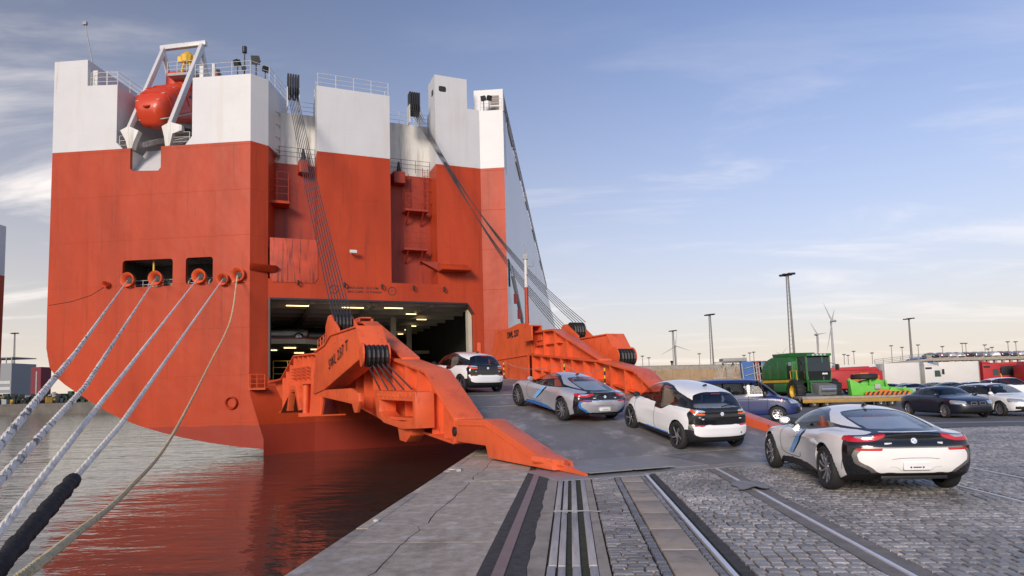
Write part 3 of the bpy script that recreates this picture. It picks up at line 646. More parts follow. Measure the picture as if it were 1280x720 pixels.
# floodlights
def flood(p, yaw, parent, s=1.0):
    m = MB(); p = Vector(p)
    m.tube([p, p+Vector((0,0,1.15*s))], .05*s, 6); d = Vector((math.sin(yaw), -math.cos(yaw), -.35)).normalized()
    c = p+Vector((0,0,1.4*s)); X = d.cross(Vector((0,0,1))).normalized(); Z = X.cross(d)
    m.obox(c, .42*s, .32*s, .46*s, X, d, Z); m.obox(c+d*.18*s, .5*s, .05*s, .54*s, X, d, Z)
    m.tube([c-X*.3*s, p+Vector((0,0,1.12*s)), c+X*.3*s], .03*s, 5)
    return m.build('floodlight', MT['black'], parent)
for px, py, yy, a, s in ((305,92,44,.2,.55),(297,86,44,-.4,.85),(320,86,44.5,.2,1.1),(331.5,93,45,.9,.8),(271,92,46,.3,1.1)):
    q = at(px, py, yy); q.z = 24.98; flood(q, a, ship, s*1.05)
part('signal_light', MT['black'], ship, lambda m: [m.tube([(-23.15,44.2,24.98),(-23.15,44.2,27.2)],.05,6), m.lathe([(0,0),(.0,.17),(.45,.17),(.45,0)],(-23.15,44.2,27.1),(0,0,1),10)])
for x in (-6.4,-5.95): flood((x,51.95,24.9), -.3 if x < -6 else .5, ship, .8)
part('hydraulic_unit', MT['orange'], ship, lambda m: [m.box((-26.3,45.6,24.98),(-25.4,46.4,26.0)), m.tube([(-26.0,45.3,25),(-26.0,45.3,26.4)],.12,8)])
part('deck_locker', MT['rail'], ship, lambda m: [m.box((-26.4,TY+.5,24.98),(-26.1,TY+.9,26.1)), m.box((-25.6,TY+.8,24.98),(-25.4,TY+1.0,26.4))], each=True)
# mooring deck behind the two openings
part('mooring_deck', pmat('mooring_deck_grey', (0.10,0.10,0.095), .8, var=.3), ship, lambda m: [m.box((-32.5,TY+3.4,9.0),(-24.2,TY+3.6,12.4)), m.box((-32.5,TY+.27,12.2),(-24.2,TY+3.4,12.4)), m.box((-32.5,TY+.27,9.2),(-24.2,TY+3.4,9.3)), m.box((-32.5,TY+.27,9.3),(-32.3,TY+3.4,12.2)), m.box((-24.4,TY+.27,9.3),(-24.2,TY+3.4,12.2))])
part('deck_beam', MT['grey'], ship, lambda m: [m.box((-32.3,TY+.9+.7*k,11.9),(-24.4,TY+1.0+.7*k,12.19)) for k in range(4)], each=True)
part('yellow_post', MT['yellow'], ship, lambda m: m.tube([(-29.75,TY+.6,9.3),(-29.75,TY+.6,12)],.07,6))
for px in (-31.4,-29.4,-28.3,-26.4,-25.2): part('mooring_roller', MT['rail'], ship, lambda m: [m.lathe([(0,0),(0,.22),(.1,.2),(.5,.2),(.6,.24),(.6,0)],(px,TY+.7,9.35),(0,0,1),10)])
for x0, x1 in ((-31.7,-27.95),(-26.93,-24.95)): railing('railing', [(x0,TY+.45,9.4),(x1,TY+.45,9.4)], ship, h=.9)
part('winch_drum', MT['grey'], ship, lambda m: [m.lathe([(0,.45),(.1,.45),(.1,.25),(1.0,.25),(1.0,.45),(1.1,.45)],(x,TY+2.2,10.1),(1,0,0),14) for x in (-31.0,-28.9,-26.3)], each=True)
# fairleads: flared red bells with a dark throat
bell_in = pmat('fairlead_throat', (0.03,0.02,0.02), .6)
fl = [(-32.8,10.02,.22),(-31.14,10.28,.50),(-29.04,10.31,.50),(-25.8,10.31,.50),(-24.06,10.02,.42),(-22.98,10.30,.50)]
for x, z, r in fl:
    f = part('fairlead', MT['orange'], ship, lambda m: [m.lathe([(.22,r*.42),(-.02,r*.50),(-.22,r*.72),(-.34,r*.93),(-.36,r*1.0),(-.33,r*1.05),(-.22,r*.98),(0.0,r*.9),(.02,r*.9)],(x,TY,z),(0,1,0),24), m.box((x-r*.95,TY-.06,z-r*1.0),(x+r*.95,TY-.003,z-r*.55))], smooth=True, angle=50)
    part('fairlead_throat', bell_in, f, lambda m: m.lathe([(0,0),(0,r*.46)],(x,TY-.05,z),(0,1,0),16))
part('hull_vent', MT['red'], ship, lambda m: m.lathe([(0,.46),(-.20,.44),(-.22,.40),(-.20,.36),(-.03,.28),(-.03,0)],(-23.45,TY-.003,1.35),(0,1,0),20), smooth=True)
part('rope_scuff', bell_in, ship, lambda m: m.tube([(-37.3,TY-.01,8.7),(-35.6,TY-.01,8.9),(-34.1,TY-.01,9.3),(-32.9,TY-.01,9.95)],.018,4))
# small access platform at the door corner
plat = part('access_platform', MT['orange'], ship, lambda m: [m.prism([(-22.15,TY-.02),(-21.2,44.0),(-21.0,43.2),(-21.9,42.6)], lambda a,b,t: (a,b,t), 2.2, 2.32)])
railing('platform_railing', [(-22.1,TY-.05,2.32),(-21.9,42.7,2.32),(-21.05,43.25,2.32)], plat, h=.95, step=.5, mat=MT['orange'])
# fittings above the door
eye_m = pmat('rusty_iron', (0.045,0.025,0.022), .7, var=.3)
for u in (2.05,5.35,8.15,10.6,13.05):
    z = 9.95-.01*u
    if u < 14: part('eye_plate', eye_m, ship, lambda m: m.lathe([(-.06,.16),(0,.22),(.06,.16),(0,.10)],Q(u,.22,z),UU,12,closed=True), smooth=True)
blk_t = pmat('black_lettering', (0.02,0.02,0.022), .6)
text_mesh('lettering', 'MAX LOAD  22 X 10M', 0.235, blk_t, Q(6.75,.01,9.72), UU, (0,0,1), ship, bold=.006)
text_mesh('lettering', 'MAX LOAD  12 TON/AX', 0.235, blk_t, Q(6.85,.01,9.42), UU, (0,0,1), ship, bold=.006)
for u in (4.6, 8.95):
    rg = part('load_mark', blk_t, ship, lambda m: m.lathe([(0,.27),(.012,.27),(.012,.33),(0,.33)],Q(u,0.002,9.55),VV,24,closed=True))
    text_mesh('load_figure', '5.1', 0.2, blk_t, Q(u,.01,9.55), UU, (0,0,1), rg)
part('bracket_camera', MT['rail'], ship, lambda m: [m.tube([Q(5.9,0,12.3),Q(5.9,.5,12.3)],.05,6), m.obox(Q(5.95,.6,12.35),.5,.25,.22,UU,VV)])
def canopy(m):
    m.prism([(0.0,0.15),(1.35,-.42),(1.30,-.55),(0,-.55)], lambda a,b,t: Q(t,a,11.75+b), 12.6, 15.0)
part('sloping_canopy', MT['red'], ship, canopy, bevel=.03)
part('canopy_wedge', MT['red_worn'], ship, lambda m: m.prism([(12.62,11.25),(12.62,11.95),(11.2,11.95)], lambda a,b,t: Q(a,t,b), -.3, .25))
part('wall_hatch', MT['orange'], ship, lambda m: m.prism(rrect(15.75,16.05,4.5,5.6,.1), lambda a,b,t: Q(a,t,b), 0.0, .05), bevel=.01)
# platforms and ladders in the recesses
def ladder(name, p, q, parent, w=.45, mat=None, X=UU):
    m = MB(); p = Vector(p); q = Vector(q); X = Vector(X)
    for s in (-1, 1): m.tube([p+X*w/2*s, q+X*w/2*s], .025, 5)
    n = int((q-p).length/.32)
    for k in range(1, n): r = p.lerp(q, k/n); m.tube([r-X*w/2, r+X*w/2], .016, 4)
    for k in range(2, n, 3):
        r = p.lerp(q, k/n); m.tube([r-X*.35, r-X*.35+VV*.45, r+VV*.72, r+X*.35+VV*.45, r+X*.35], .018, 4)
    return m.build(name, mat or MT['red_worn'], parent)
ladder('ladder', Q(.5,-1.9,19.6), Q(.5,-1.9,23.8), ship, mat=MT['wire'])
ladder('ladder', Q(.35,-1.9,16.3), Q(.35,-1.9,20.4), ship)
pf = part('recess_platform', MT['red'], ship, lambda m: [m.prism([(-.3,-2.1),(1.5,-2.1),(1.5,-.7),(-.3,-.7)], lambda a,b,t: Q(a,b,t), 16.0, 16.2)])
railing('platform_railing', [Q(-.2,-.75,16.2),Q(1.45,-.75,16.2),Q(1.45,-2.0,16.2)], pf, h=2.2, step=.6, mat=MT['red_worn'], levels=(1.0,.75,.5,.25))
for uu, zz, n in ((10.3,16.3,1),(10.2,13.1,2)):
    pf = part('recess_platform', MT['red_worn'], ship, lambda m: [m.prism([(uu,-2.1),(uu+1.9,-2.1),(uu+1.9,-1.0),(uu,-1.0)], lambda a,b,t: Q(a,b,t), zz, zz+.16)]+[m.bar(Q(uu+.3+1.2*k,-2.1,zz-.9),Q(uu+.3+1.2*k,-1.1,zz),.09) for k in range(2)])
    railing('platform_railing', [Q(uu+.05,-1.05,zz+.16),Q(uu+1.85,-1.05,zz+.16)], pf, h=1.3, step=.5, mat=MT['red_worn'])
ladder('ladder', Q(10.6,-1.9,16.4), Q(10.6,-1.9,19.6), ship); ladder('ladder', Q(12.2,-1.9,16.4), Q(12.2,-1.9,20.2), ship)
part('sheave_cover', MT['red_worn'], ship, lambda m: m.prism([(2.15,-2.2),(3.0,-2.2),(2.9,-1.4),(2.25,-1.4)], lambda a,b,t: Q(a,b,t), 18.75, 19.75), bevel=.05)
part('sheave_cover', MT['red_worn'], ship, lambda m: m.prism([(9.4,-2.2),(10.5,-2.2),(10.4,-1.3),(9.5,-1.3)], lambda a,b,t: Q(a,b,t), 18.6, 19.55), bevel=.05)
part('sheave_pin', MT['black'], ship, lambda m: [m.lathe([(0,0),(0,.2),(.5,.14),(.9,.08),(.9,0)],Q(2.55,-1.7,19.75),(0,0,1),8), m.lathe([(0,0),(0,.2),(.5,.14),(.9,.08),(.9,0)],Q(9.95,-1.7,19.55),(0,0,1),8)], each=True)
# hoisting sheave heads at the top of each recess
def head(u, t, z0, name):
    h = part(name, MT['white_dirty'], ship, lambda m: [m.obox(Q(u-.42,t,z0-.2),.06,.9,1.5,UU,VV), m.obox(Q(u+.42,t,z0-.2),.06,.9,1.5,UU,VV)])
    for k in range(5): part('sheave', MT['black'], h, lambda m: m.lathe([(-.05,0),(-.05,.55),(0,.5),(.05,.55),(.05,0)],Q(u-.34+.17*k,t,z0+.3),UU,18))
    part('sheave_guard', MT['black'], h, lambda m: [m.obox(Q(u-.36+.18*k,t+.1,z0+.85),.13,.7,1.5,UU,VV) for k in range(5)], each=True)
    return h
head(1.75, -.6, 24.2, 'sheave_head'); head(11.0, -.6, 24.2, 'sheave_head')

# ---- car deck behind the door
hold = empty('hold', (0,0,0)); hold.parent = ship; hold.location = Q(8,-12,3.0)-Vector(ship.location)
def H(name, mat, fn, **k): return part(name, mat, hold, fn, **k)
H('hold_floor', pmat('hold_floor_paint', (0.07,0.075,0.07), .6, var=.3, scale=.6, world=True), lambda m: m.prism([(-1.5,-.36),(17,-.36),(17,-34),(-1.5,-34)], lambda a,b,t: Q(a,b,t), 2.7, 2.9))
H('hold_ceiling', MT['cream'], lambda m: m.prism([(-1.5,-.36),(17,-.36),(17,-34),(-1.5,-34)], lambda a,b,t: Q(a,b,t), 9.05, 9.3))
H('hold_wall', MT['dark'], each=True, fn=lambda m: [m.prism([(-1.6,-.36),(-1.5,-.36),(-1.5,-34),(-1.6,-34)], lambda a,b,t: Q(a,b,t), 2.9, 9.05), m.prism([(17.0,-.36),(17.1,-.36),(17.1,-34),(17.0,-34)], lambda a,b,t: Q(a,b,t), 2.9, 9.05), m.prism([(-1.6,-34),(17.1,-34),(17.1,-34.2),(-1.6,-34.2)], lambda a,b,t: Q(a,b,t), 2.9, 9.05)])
for k in range(11): H('ceiling_beam', MT['cream'], lambda m: m.prism([(-1.5,-1.5-3*k),(17,-1.5-3*k),(17,-1.72-3*k),(-1.5,-1.72-3*k)], lambda a,b,t: Q(a,b,t), 8.65, 9.05))
for k in range(3): H('ceiling_girder', MT['cream'], lambda m: m.prism([(3+4.6*k,-1),(3.35+4.6*k,-1),(3.35+4.6*k,-33),(3+4.6*k,-33)], lambda a,b,t: Q(a,b,t), 8.55, 8.9))
H('mezzanine_deck', MT['cream'], lambda m: m.prism([(-1.5,-6.0),(3.0,-6.0),(5.6,-8.5),(9.0,-8.5),(9.0,-33),(-1.5,-33)], lambda a,b,t: Q(a,b,t), 5.95, 6.35))
H('rear_deck', MT['cream'], lambda m: m.prism([(9.0,-20),(17,-20),(17,-33),(9,-33)], lambda a,b,t: Q(a,b,t), 5.95, 6.3))
for u, t in ((10.6,-9),(13.4,-15),(7.9,-16),(5.0,-20)): H('pillar', MT['cream'], lambda m: m.prism([(u,t),(u+.5,t),(u+.5,t-.5),(u,t-.5)], lambda a,b,tt: Q(a,b,tt), 2.9, 8.6), bevel=.02)
for (u, t, z, w) in ((2.2,-2.6,8.60,1.7),(6.4,-3.0,8.60,1.7),(9.6,-2.7,8.60,1.5),(11.8,-6,8.55,.9),(13.7,-10,8.55,.9),(14.3,-16,8.55,.6),(14.6,-20,8.55,.6),(14.9,-25,8.55,.6),(2.0,-10,5.88,1.0),(4.4,-12,5.88,1.0),(.6,-13,5.88,.9),(3.2,-17,5.88,.9),(7.8,-13,5.88,.9),(12.3,-24,5.88,.6),(6.6,-20,5.88,.6)):
    H('ceiling_lamp', MT['lamp'], lambda m: m.obox(Q(u,t,z),w,.14,.06,UU,VV))
railing('hold_barrier', [Q(.4,-1.2,2.9),Q(3.4,-1.2,2.9)], hold, h=1.4, step=.9, mat=MT['yellow'])
H('deck_rail_edge', pmat('red_edge', (.35,.05,.04), .5), lambda m: [m.bar(Q(-1.4,-5.96,6.4),Q(3.0,-5.96,6.4),.1), m.bar(Q(3.0,-5.96,6.4),Q(5.6,-8.46,6.4),.1)])

# ---- lifeboat davit (part of the ship)
dv = part('lifeboat_davit', MT['white'], ship, lambda m: [m.bar((-31.75,43.6,21.3),(-31.3,47.0,29.5),.28,.34), m.bar((-28.55,43.6,21.4),(-28.1,47.0,29.6),.32,.38), m.bar((-31.6,47.05,29.6),(-27.8,47.05,29.75),.34,.36), m.bar((-31.3,46.9,29.2),(-31.3,49.5,23.5),.28), m.bar((-28.1,46.9,29.2),(-28.1,49.5,23.5),.28)], bevel=.03)
part('davit_foot', MT['white_dirty'], dv, lambda m: [m.prism([(-32.15,21.4),(-31.5,21.7),(-30.7,21.3),(-31.05,20.5),(-31.2,20.0),(-31.55,20.0),(-31.7,20.6)], T, .0, .45)], bevel=.04)
part('davit_foot', MT['white_dirty'], dv, lambda m: [m.prism([(-28.95,21.5),(-28.3,21.8),(-27.4,21.5),(-27.4,21.1),(-28.1,20.9),(-28.3,20.0),(-28.65,20.0),(-28.75,20.7)], T, .0, .4)], bevel=.04)
part('davit_cylinder', MT['black'], dv, lambda m: m.lathe([(0,0),(0,.28),(.9,.28),(.9,0)],(-27.9,43.7,21.6),(1,.35,-.1),12))
part('davit_pedestal', MT['yellow'], dv, lambda m: [m.lathe([(0,.18),(.5,.18),(.55,.1)],(x,43.5,20.0),(0,0,1),10) for x in (-31.35,-28.5)], each=True)
part('work_platform', MT['grey'], dv, lambda m: [m.box((-30.6,46.4,26.95),(-28.2,48.4,27.15))])
railing('platform_railing', [(-30.6,46.4,27.15),(-28.2,46.4,27.15),(-28.2,48.4,27.15)], dv, h=.9, step=.6)
part('release_hook', MT['yellow'], dv, lambda m: [m.lathe([(0,.1),(.1,.45),(.6,.55),(.9,.25),(1.0,.1)],(-29.3,47.0,28.1),(0,0,1),10), m.box((-30.1,46.9,28.35),(-28.5,47.1,28.75)), m.tube([(-29.7,46.8,27.2),(-29.5,46.9,28.3)],.1,6), m.tube([(-28.9,46.8,27.2),(-29.1,46.9,28.3)],.1,6)], smooth=True)
part('cradle_rail', MT['white_dirty'], dv, lambda m: [m.bar((x,44.3,20.6),(x,51.5,24.4),.3,.35) for x in (-31.2,-28.9)], each=True)
part('tread_plate', MT['black'], dv, lambda m: [m.bar((-28.55,45.0,21.9),(-28.55,49.0,24.0),.05,.25)])

# ---- free-fall lifeboat
BO = Vector((-30.50, 44.5, 22.0)); ang = math.radians(30)
bdir = Vector((0, math.cos(ang), math.sin(ang))); bup = Vector((0, -math.sin(ang), math.cos(ang))); bx = Vector((1,0,0))
boat = empty('lifeboat', BO, 0, 'red enclosed lifeboat hanging nose-down in the white davit frame', 'lifeboat')
boat_m = pmat('lifeboat_red', (0.60,0.052,0.015), .42, var=.08, scale=1.0, coat=.2)
def hull(m):
    n = 20; st = []
    prof = [(0.0,.55,1.15,.30),(.10,.86,1.5,.05),(.45,1.15,1.95,-.15),(1.1,1.34,2.35,-.3),(2.2,1.46,2.65,-.42),(4.0,1.5,2.75,-.45),(6.0,1.46,2.75,-.45),(7.5,1.35,2.6,-.35),(8.2,1.2,2.3,-.1)]
    for (s, hw, top, bot) in prof:
        ring = []
        for k in range(n):
            a = 2*PI*k/n; ca, sa = math.cos(a), math.sin(a)
            e = .46
            x = hw*math.copysign(abs(ca)**e, ca); mid = (top+bot)/2*.9; z = mid+(top-mid if sa > 0 else mid-bot)*math.copysign(abs(sa)**e, sa)
            if sa < 0: x *= 1-.45*abs(sa)**2
            ring.append(BO+bx*x+bdir*s+bup*z)
        st.append(ring)
    vs = [p for r in st for p in r]; fs = [(i*n+k, i*n+(k+1) % n, (i+1)*n+(k+1) % n, (i+1)*n+k) for i in range(len(st)-1) for k in range(n)]
    fs += [tuple(range(n)), tuple((len(st)-1)*n+k for k in range(n))]
    m.add(vs, fs)
part('boat_hull', boat_m, boat, hull, smooth=True, angle=50)
part('steering_cupola', boat_m, boat, lambda m: m.prism([(4.4,2.4),(6.6,2.4),(6.3,3.6),(5.2,3.6)], lambda a,b,t: BO+bx*t+bdir*a+bup*b, -.75, .75), bevel=.12)
part('rubbing_strake', MT['white'], boat, lambda m: [m.tube([BO+bx*x*s+bdir*d+bup*.55 for d, x in ((.1,.80),(.3,1.05),(.8,1.29),(1.4,1.42),(2.4,1.50),(6,1.50),(8,1.28))],.05,5) for s in (-1,1)], each=True)
part('boat_porthole', MT['black'], boat, lambda m: [m.prism(rrect(5.3,5.9,2.9,3.35,.1), lambda a,b,t: BO+bx*t+bdir*a+bup*b, s*.76, s*.79) for s in (-1,1)], each=True)
part('hand_hold', MT['rail'], boat, lambda m: [m.obox(BO+bx*s*.9*w+bdir*d+bup*h,.25,.22,.04,bx,bdir,bup) for s in (-1,1) for (d,w,h) in ((1.2,1.05,2.28),(2.6,1.1,2.55),(4.0,1.12,2.64),(.55,.9,1.9))], each=True)
part('bow_hatch', boat_m, boat, lambda m: m.lathe([(0,.32),(.06,.32),(.09,.26),(.09,0)],BO+bdir*.22+bup*1.5,(0,-.5,.8),16), smooth=True, angle=30)

for s_, hw_, tp_, bt_ in ((1.12,1.35,2.37,-.31),(2.2,1.475,2.665,-.43),(3.3,1.5,2.72,-.45)):   # moulded frame ribs of the hull
    part('hull_rib', boat_m, boat, lambda m: m.tube([BO+bx*hw_*math.copysign(abs(math.cos(a))**.46, math.cos(a))+bdir*s_+bup*((tp_+bt_)/2*.9+(tp_-(tp_+bt_)/2*.9)*abs(math.sin(a))**.46) for a in [PI*k/16 for k in range(17)]], .035, 5), smooth=True)
part('side_window', MT['black'], boat, lambda m: [m.obox(BO+bx*s*1.46+bdir*d+bup*1.7,.05,.34,.22,bx,bdir,bup) for s in (-1,1) for d in (2.7,3.8,4.9)], each=True)

# ================================================================== STERN RAMP
def zdeck(v): return float(np.interp(v, [0,19.0,25.8,32.3,35.8,36.6,38.0], [3.0,2.15,1.63,0.70,0.11,0.055,0.02]))
def RW(side, off, v, z):               # side 0 left, 1 right; off measured inboard from the girder's outer plane
    if side == 0: return Q(0.5+0.1135*v+off, v, z)
    v = float(np.interp(v, [0,18.9,27,29.9,32.2,37.2], [0,16.7,24.8,27.7,30.3,36.6]))
    return Q(14.45-0.035*v-off, v, z)
def RD(off, v, z): return Q(14.45-0.035*v-off, v, z)   # right edge of the driving deck
rampdeck_m = pmat('ramp_deck_steel', (0.19,0.182,0.185), .55, metal=.0, var=.25, scale=.7, dirt=(0.44,0.42,0.41), dirt_amt=.75, dscale=1.6, dstretch=(1,.5,1), bump=.2, bscale=50, world=True, rvar=.12)
flapsteel = pmat('flap_plate_steel', (0.25,0.245,0.245), .42, metal=.0, var=.18, scale=1.5, dirt=(0.36,0.35,0.35), dirt_amt=.7, dscale=1.8, bump=.15, bscale=60, world=True, rvar=.1)
ramp = empty('stern_ramp', Q(7.6,20,0), 0, 'orange stern ramp with ribbed side girders leading up into the ship', 'ramp')
OR = MT['orange']
def rp(name, mat, fn, parent=None, **k): return part(name, mat, parent or ramp, fn, **k)
# driving deck in three hinged lengths, then the flap
for st_ in ((-0.3,18.95),(19.0,25.8,31.45)):
    a, b = st_[0], st_[-1]
    def dk_(m):
        m.prism([(v, zdeck(v)) for v in st_]+[(v, zdeck(v)-.3) for v in st_[::-1]], lambda p, q, t: RW(0,.55,p,q).lerp(RD(.55,p,q), t), 0, 1)
    d = rp('ramp_deck', rampdeck_m, dk_)
    n = int((b-a)/2.4)
    for k in range(1, n):
        v = a+(b-a)*k/n
        rp('deck_seam_bar', flapsteel, lambda m: m.bar(RW(0,.9,v,zdeck(v)+.004), RD(.9,v,zdeck(v)+.004), .05, .016), d)
# flap plates: five across, with slightly different lie
n = 8
def fu(v, k): # u of plate edge
    a = 0.5+.1135*v+.25; b = 14.45-.035*v-.25; return a+(b-a)*k/n
for k in range(n):
    for (va, vb, nm) in ((31.5,32.3,'flap_deck'),(32.3,36.15,'flap_deck'),(36.18,38.05+[0,.05,-.12,-.05,.02,0,.04,-.03][k],'flap_finger')):
        dz = random.uniform(0,.012)+(0.05 if (nm == 'flap_finger' and k in (0,1)) else 0)
        def fp(m):
            g = .012; za, zb = zdeck(va)+dz*.3, zdeck(vb)+dz
            vs = []
            for t in (0, -.05 if nm == 'flap_finger' else -.12):
                vs += [Q(fu(va,k)+g,va,za+t), Q(fu(va,k+1)-g,va,za+t), Q(fu(vb,k+1)-g,vb,zb+t*.35), Q(fu(vb,k)+g,vb,zb+t*.35)]
            m.add(vs, [(0,1,2,3),(7,6,5,4),(0,4,5,1),(1,5,6,2),(2,6,7,3),(3,7,4,0)])
        rp(nm, rampdeck_m if (nm == 'flap_deck' or k > 2) else flapsteel, fp)
rp('flap_side_plate', OR, lambda m: m.prism([(36.3,.04),(36.3,.26),(36.7,.24),(38.0,.05),(38.0,.01)], lambda a,b,t: RW(0,t,a,b), .19, .235))
rp('flap_side_plate', OR, lambda m: m.prism([(36.3,.04),(36.3,.26),(36.7,.24),(38.0,.05),(38.0,.01)], lambda a,b,t: RD(t,a,b), .19, .235))
# steel landing plates on the quay below the foot
for k in range(1, 6):
    u0 = 2.4+1.9*k
    o = MB().add([Q(u0,36.6-.4*(k < 1)*2,.008),Q(u0+1.86,36.6,.008),Q(u0+1.86,38.35+.12*(k % 2),.010),Q(u0,38.3,.010),Q(u0,36.6-.4*(k < 1)*2,-.01),Q(u0+1.86,36.6,-.01),Q(u0+1.86,38.35+.12*(k % 2),-.005),Q(u0,38.3,-.005)], [(0,1,2,3),(0,4,5,1),(1,5,6,2),(2,6,7,3),(3,7,4,0)])
    rp('landing_plate', flapsteel, lambda m: m.add(o.v, o.f))
def top2(v): return float(np.interp(v, [18.9,27.0,29.9,32.15], [3.68,2.90,2.38,0.98]))
def bot2(v): return float(np.interp(v, [18.9,21.6,25.9,28.4,32.0], [1.50,1.30,.72,.58,.30]))
def topz3(v): return float(np.interp(v, [19.1,22.2,27.0], [4.85,4.70,2.95]))
def flange(m, side, o0, o1, pts, th=.09):
    n = len(pts); vs = []
    for v, z in pts: vs += [RW(side,o0,v,z), RW(side,o1,v,z), RW(side,o0,v,z-th), RW(side,o1,v,z-th)]
    fs = []
    for i in range(n-1):
        a, b = 4*i, 4*i+4
        fs += [(a,a+1,b+1,b),(a+2,b+2,b+3,a+3),(a,b,b+2,a+2),(a+1,a+3,b+3,b+1)]
    fs += [(0,2,3,1),(4*n-4,4*n-3,4*n-1,4*n-2)]
    m.add(vs, fs)
for side in (0, 1):
    P = lambda t: (lambda a, b, tt: RW(side, tt, a, b))
    # --- second section: web, flanges and stiffening ribs
    vv_ = np.linspace(18.9, 32.1, 40)
    web = [(v, top2(v)-.05) for v in vv_]+[(v, bot2(v)+.03) for v in vv_[::-1]]
    g2 = rp('side_girder', OR, lambda m: m.prism(web, P(0), .36, .44))
    rp('top_flange', OR, lambda m: flange(m, side, -.02, .82, [(v, top2(v)) for v in (18.9,27.0,29.9,32.15)], .10), g2, bevel=.015)
    rp('bottom_flange', OR, lambda m: flange(m, side, .0, .80, [(v, bot2(v)+.04) for v in (18.9,21.6,25.9,28.4,32.0)], .07), g2)
    rp('end_plate', OR, lambda m: m.prism([(.0,bot2(32)),(.8,bot2(32)),(.8,.92),(.0,.92)], lambda a,b,t: RW(side,a,t,b), 31.98, 32.08), g2)
    for v in (19.3,20.55,21.8,23.05,24.3,25.55,26.7,28.0,29.2,30.4,31.3):
        rp('rib', OR, lambda m: [m.prism([(.02,bot2(v)),(.36,bot2(v)),(.36,top2(v)-.1),(.02,top2(v)-.1)], lambda a,b,t: RW(side,a,v+t,b), -.02, .02), m.prism([(.44,bot2(v)),(.79,bot2(v)),(.79,top2(v)-.1),(.44,top2(v)-.1)], lambda a,b,t: RW(side,a,v+t,b), -.02, .02)], g2)
    rp('stringer', OR, lambda m: flange(m, side, .44, .70, [(19,2.85),(27,2.05),(31.5,1.15)], .05), g2)
    # --- raised triangular fin
    fin = [(18.6,3.6),(18.62,4.80),(22.2,4.65),(27.0,2.92)]
    f = rp('girder_fin', OR, lambda m: m.prism(fin, P(0), .45, .53))
    rp('fin_flange', OR, lambda m: flange(m, side, .20, .82, [(18.7,4.87),(22.2,4.72),(27.2,2.93)], .09), f, bevel=.012)
    for v in (19.6,21.0,22.4,23.8): rp('fin_rib', OR, lambda m: m.prism([(.53,3.6-.097*(v-19)),(.80,3.6-.097*(v-19)),(.80,topz3(v)-.08),(.53,topz3(v)-.08)], lambda a,b,t: RW(side,a,v+t,b), -.02, .02), f)
    rp('fin_stringer', OR, lambda m: flange(m, side, .53, .72, [(19.3,4.1),(22.9,4.0)], .05), f)
    # --- first section
    s1 = [(0,2.0),(0,4.25),(11.5,4.12),(11.9,4.6),(12.3,5.45),(15.0,5.35),(17.2,5.5),(18.9,5.35),(19.4,5.0),(19.4,3.66),(18.8,3.6),(18.8,1.6)]
    if side == 0: s1 = [(0,2.0),(0,3.3),(9,3.0),(13.3,4.0),(17.5,4.0),(18.8,3.66),(18.8,1.6)]
    g1 = rp('hinge_girder', OR, lambda m: m.prism(s1, P(0), .74, .82))
    if side == 1: rp('girder_step', OR, lambda m: flange(m, side, .70, .90, [(0.2,3.64),(18.8,3.64)], .05), g1)
    prof = [(3.6,2.62),(9.0,2.72),(13.2,3.82),(18.2,3.62),(18.4,1.7),(17.7,.8),(16.4,.78),(14.0,2.02),(12.3,1.95),(9.0,.78),(8.4,.80),(4.0,2.3)]
    o1 = rp('hinge_side', OR, lambda m: m.prism(prof, P(0), -.52, -.44), g1)
    rp('hinge_side_flange', OR, lambda m: flange(m, side, -1.0, -.30, [(3.6,2.66),(9.0,2.76),(13.2,3.86),(18.2,3.66)], .08), g1, bevel=.012)
    rp('hinge_side_lower', OR, lambda m: flange(m, side, -1.0, .6, [(8.4,.82),(9.0,.80),(12.3,1.97),(14.0,2.04),(16.4,.80),(17.7,.80)], .06), g1)
    for v in (9.4,10.6,11.8,13.0,14.2,15.4,16.6,17.6):
        zt = float(np.interp(v,[9,13.2,18.2],[2.72,3.8,3.6])); zb = float(np.interp(v,[9,12.3,14,16.4,18],[.8,1.97,2.04,.8,.8]))
        rp('rib', OR, lambda m: m.prism([(-.95,zb),(-.52,zb),(-.52,zt),(-.95,zt)], lambda a,b,t: RW(side,a,v+t,b), -.025, .025), g1)
    for k in range(4): rp('hand_line', OR, lambda m: m.tube([RW(side,-.98,12.6,2.65+.16*k),RW(side,-.98,17.2,2.6+.16*k)], .03, 5), g1)
    rp('hinge_frame', OR, lambda m: [m.prism([(11.4,.9),(12.4,2.25),(14.2,2.25),(15.3,1.0),(14.9,.95),(13.8,2.02),(12.6,2.02),(11.9,.9)], P(0), -1.05, -.75)], g1, bevel=.02)
    rp('lock_cylinder', OR, lambda m: [m.tube([RW(side,-1.0,16.6,.85),RW(side,-1.0,16.7,2.3)], .15, 10), m.obox(RW(side,-1.0,16.7,.8),.7,.5,.16,UU,VV), m.obox(RW(side,-1.0,16.8,2.3),.5,.3,.08,UU,VV)], g1, smooth=True, angle=40)
    # --- hoisting arm carried outboard at the hinge
    arm = [(18.4,1.75),(19.0,3.62),(20.9,3.78),(22.0,4.10),(26.1,4.06),(26.9,3.12),(26.5,2.95),(20.75,1.95)]
    A = rp('hoisting_arm', OR, lambda m: m.prism(arm, P(0), -1.02, -.20), bevel=.03)
    rp('arm_bracket', OR, lambda m: m.prism([(18.4,1.72),(20.75,1.93),(25.0,1.93),(26.0,1.75),(26.1,1.45),(25.75,1.05),(25.4,1.05),(25.1,1.36)], P(0), -.98, -.86), A, bevel=.02)
    rp('arm_cap', OR, lambda m: flange(m, side, -1.08, -.14, [(19.0,3.70),(20.9,3.86),(22.0,4.18),(26.1,4.13),(26.95,3.15)], .07), A, bevel=.012)
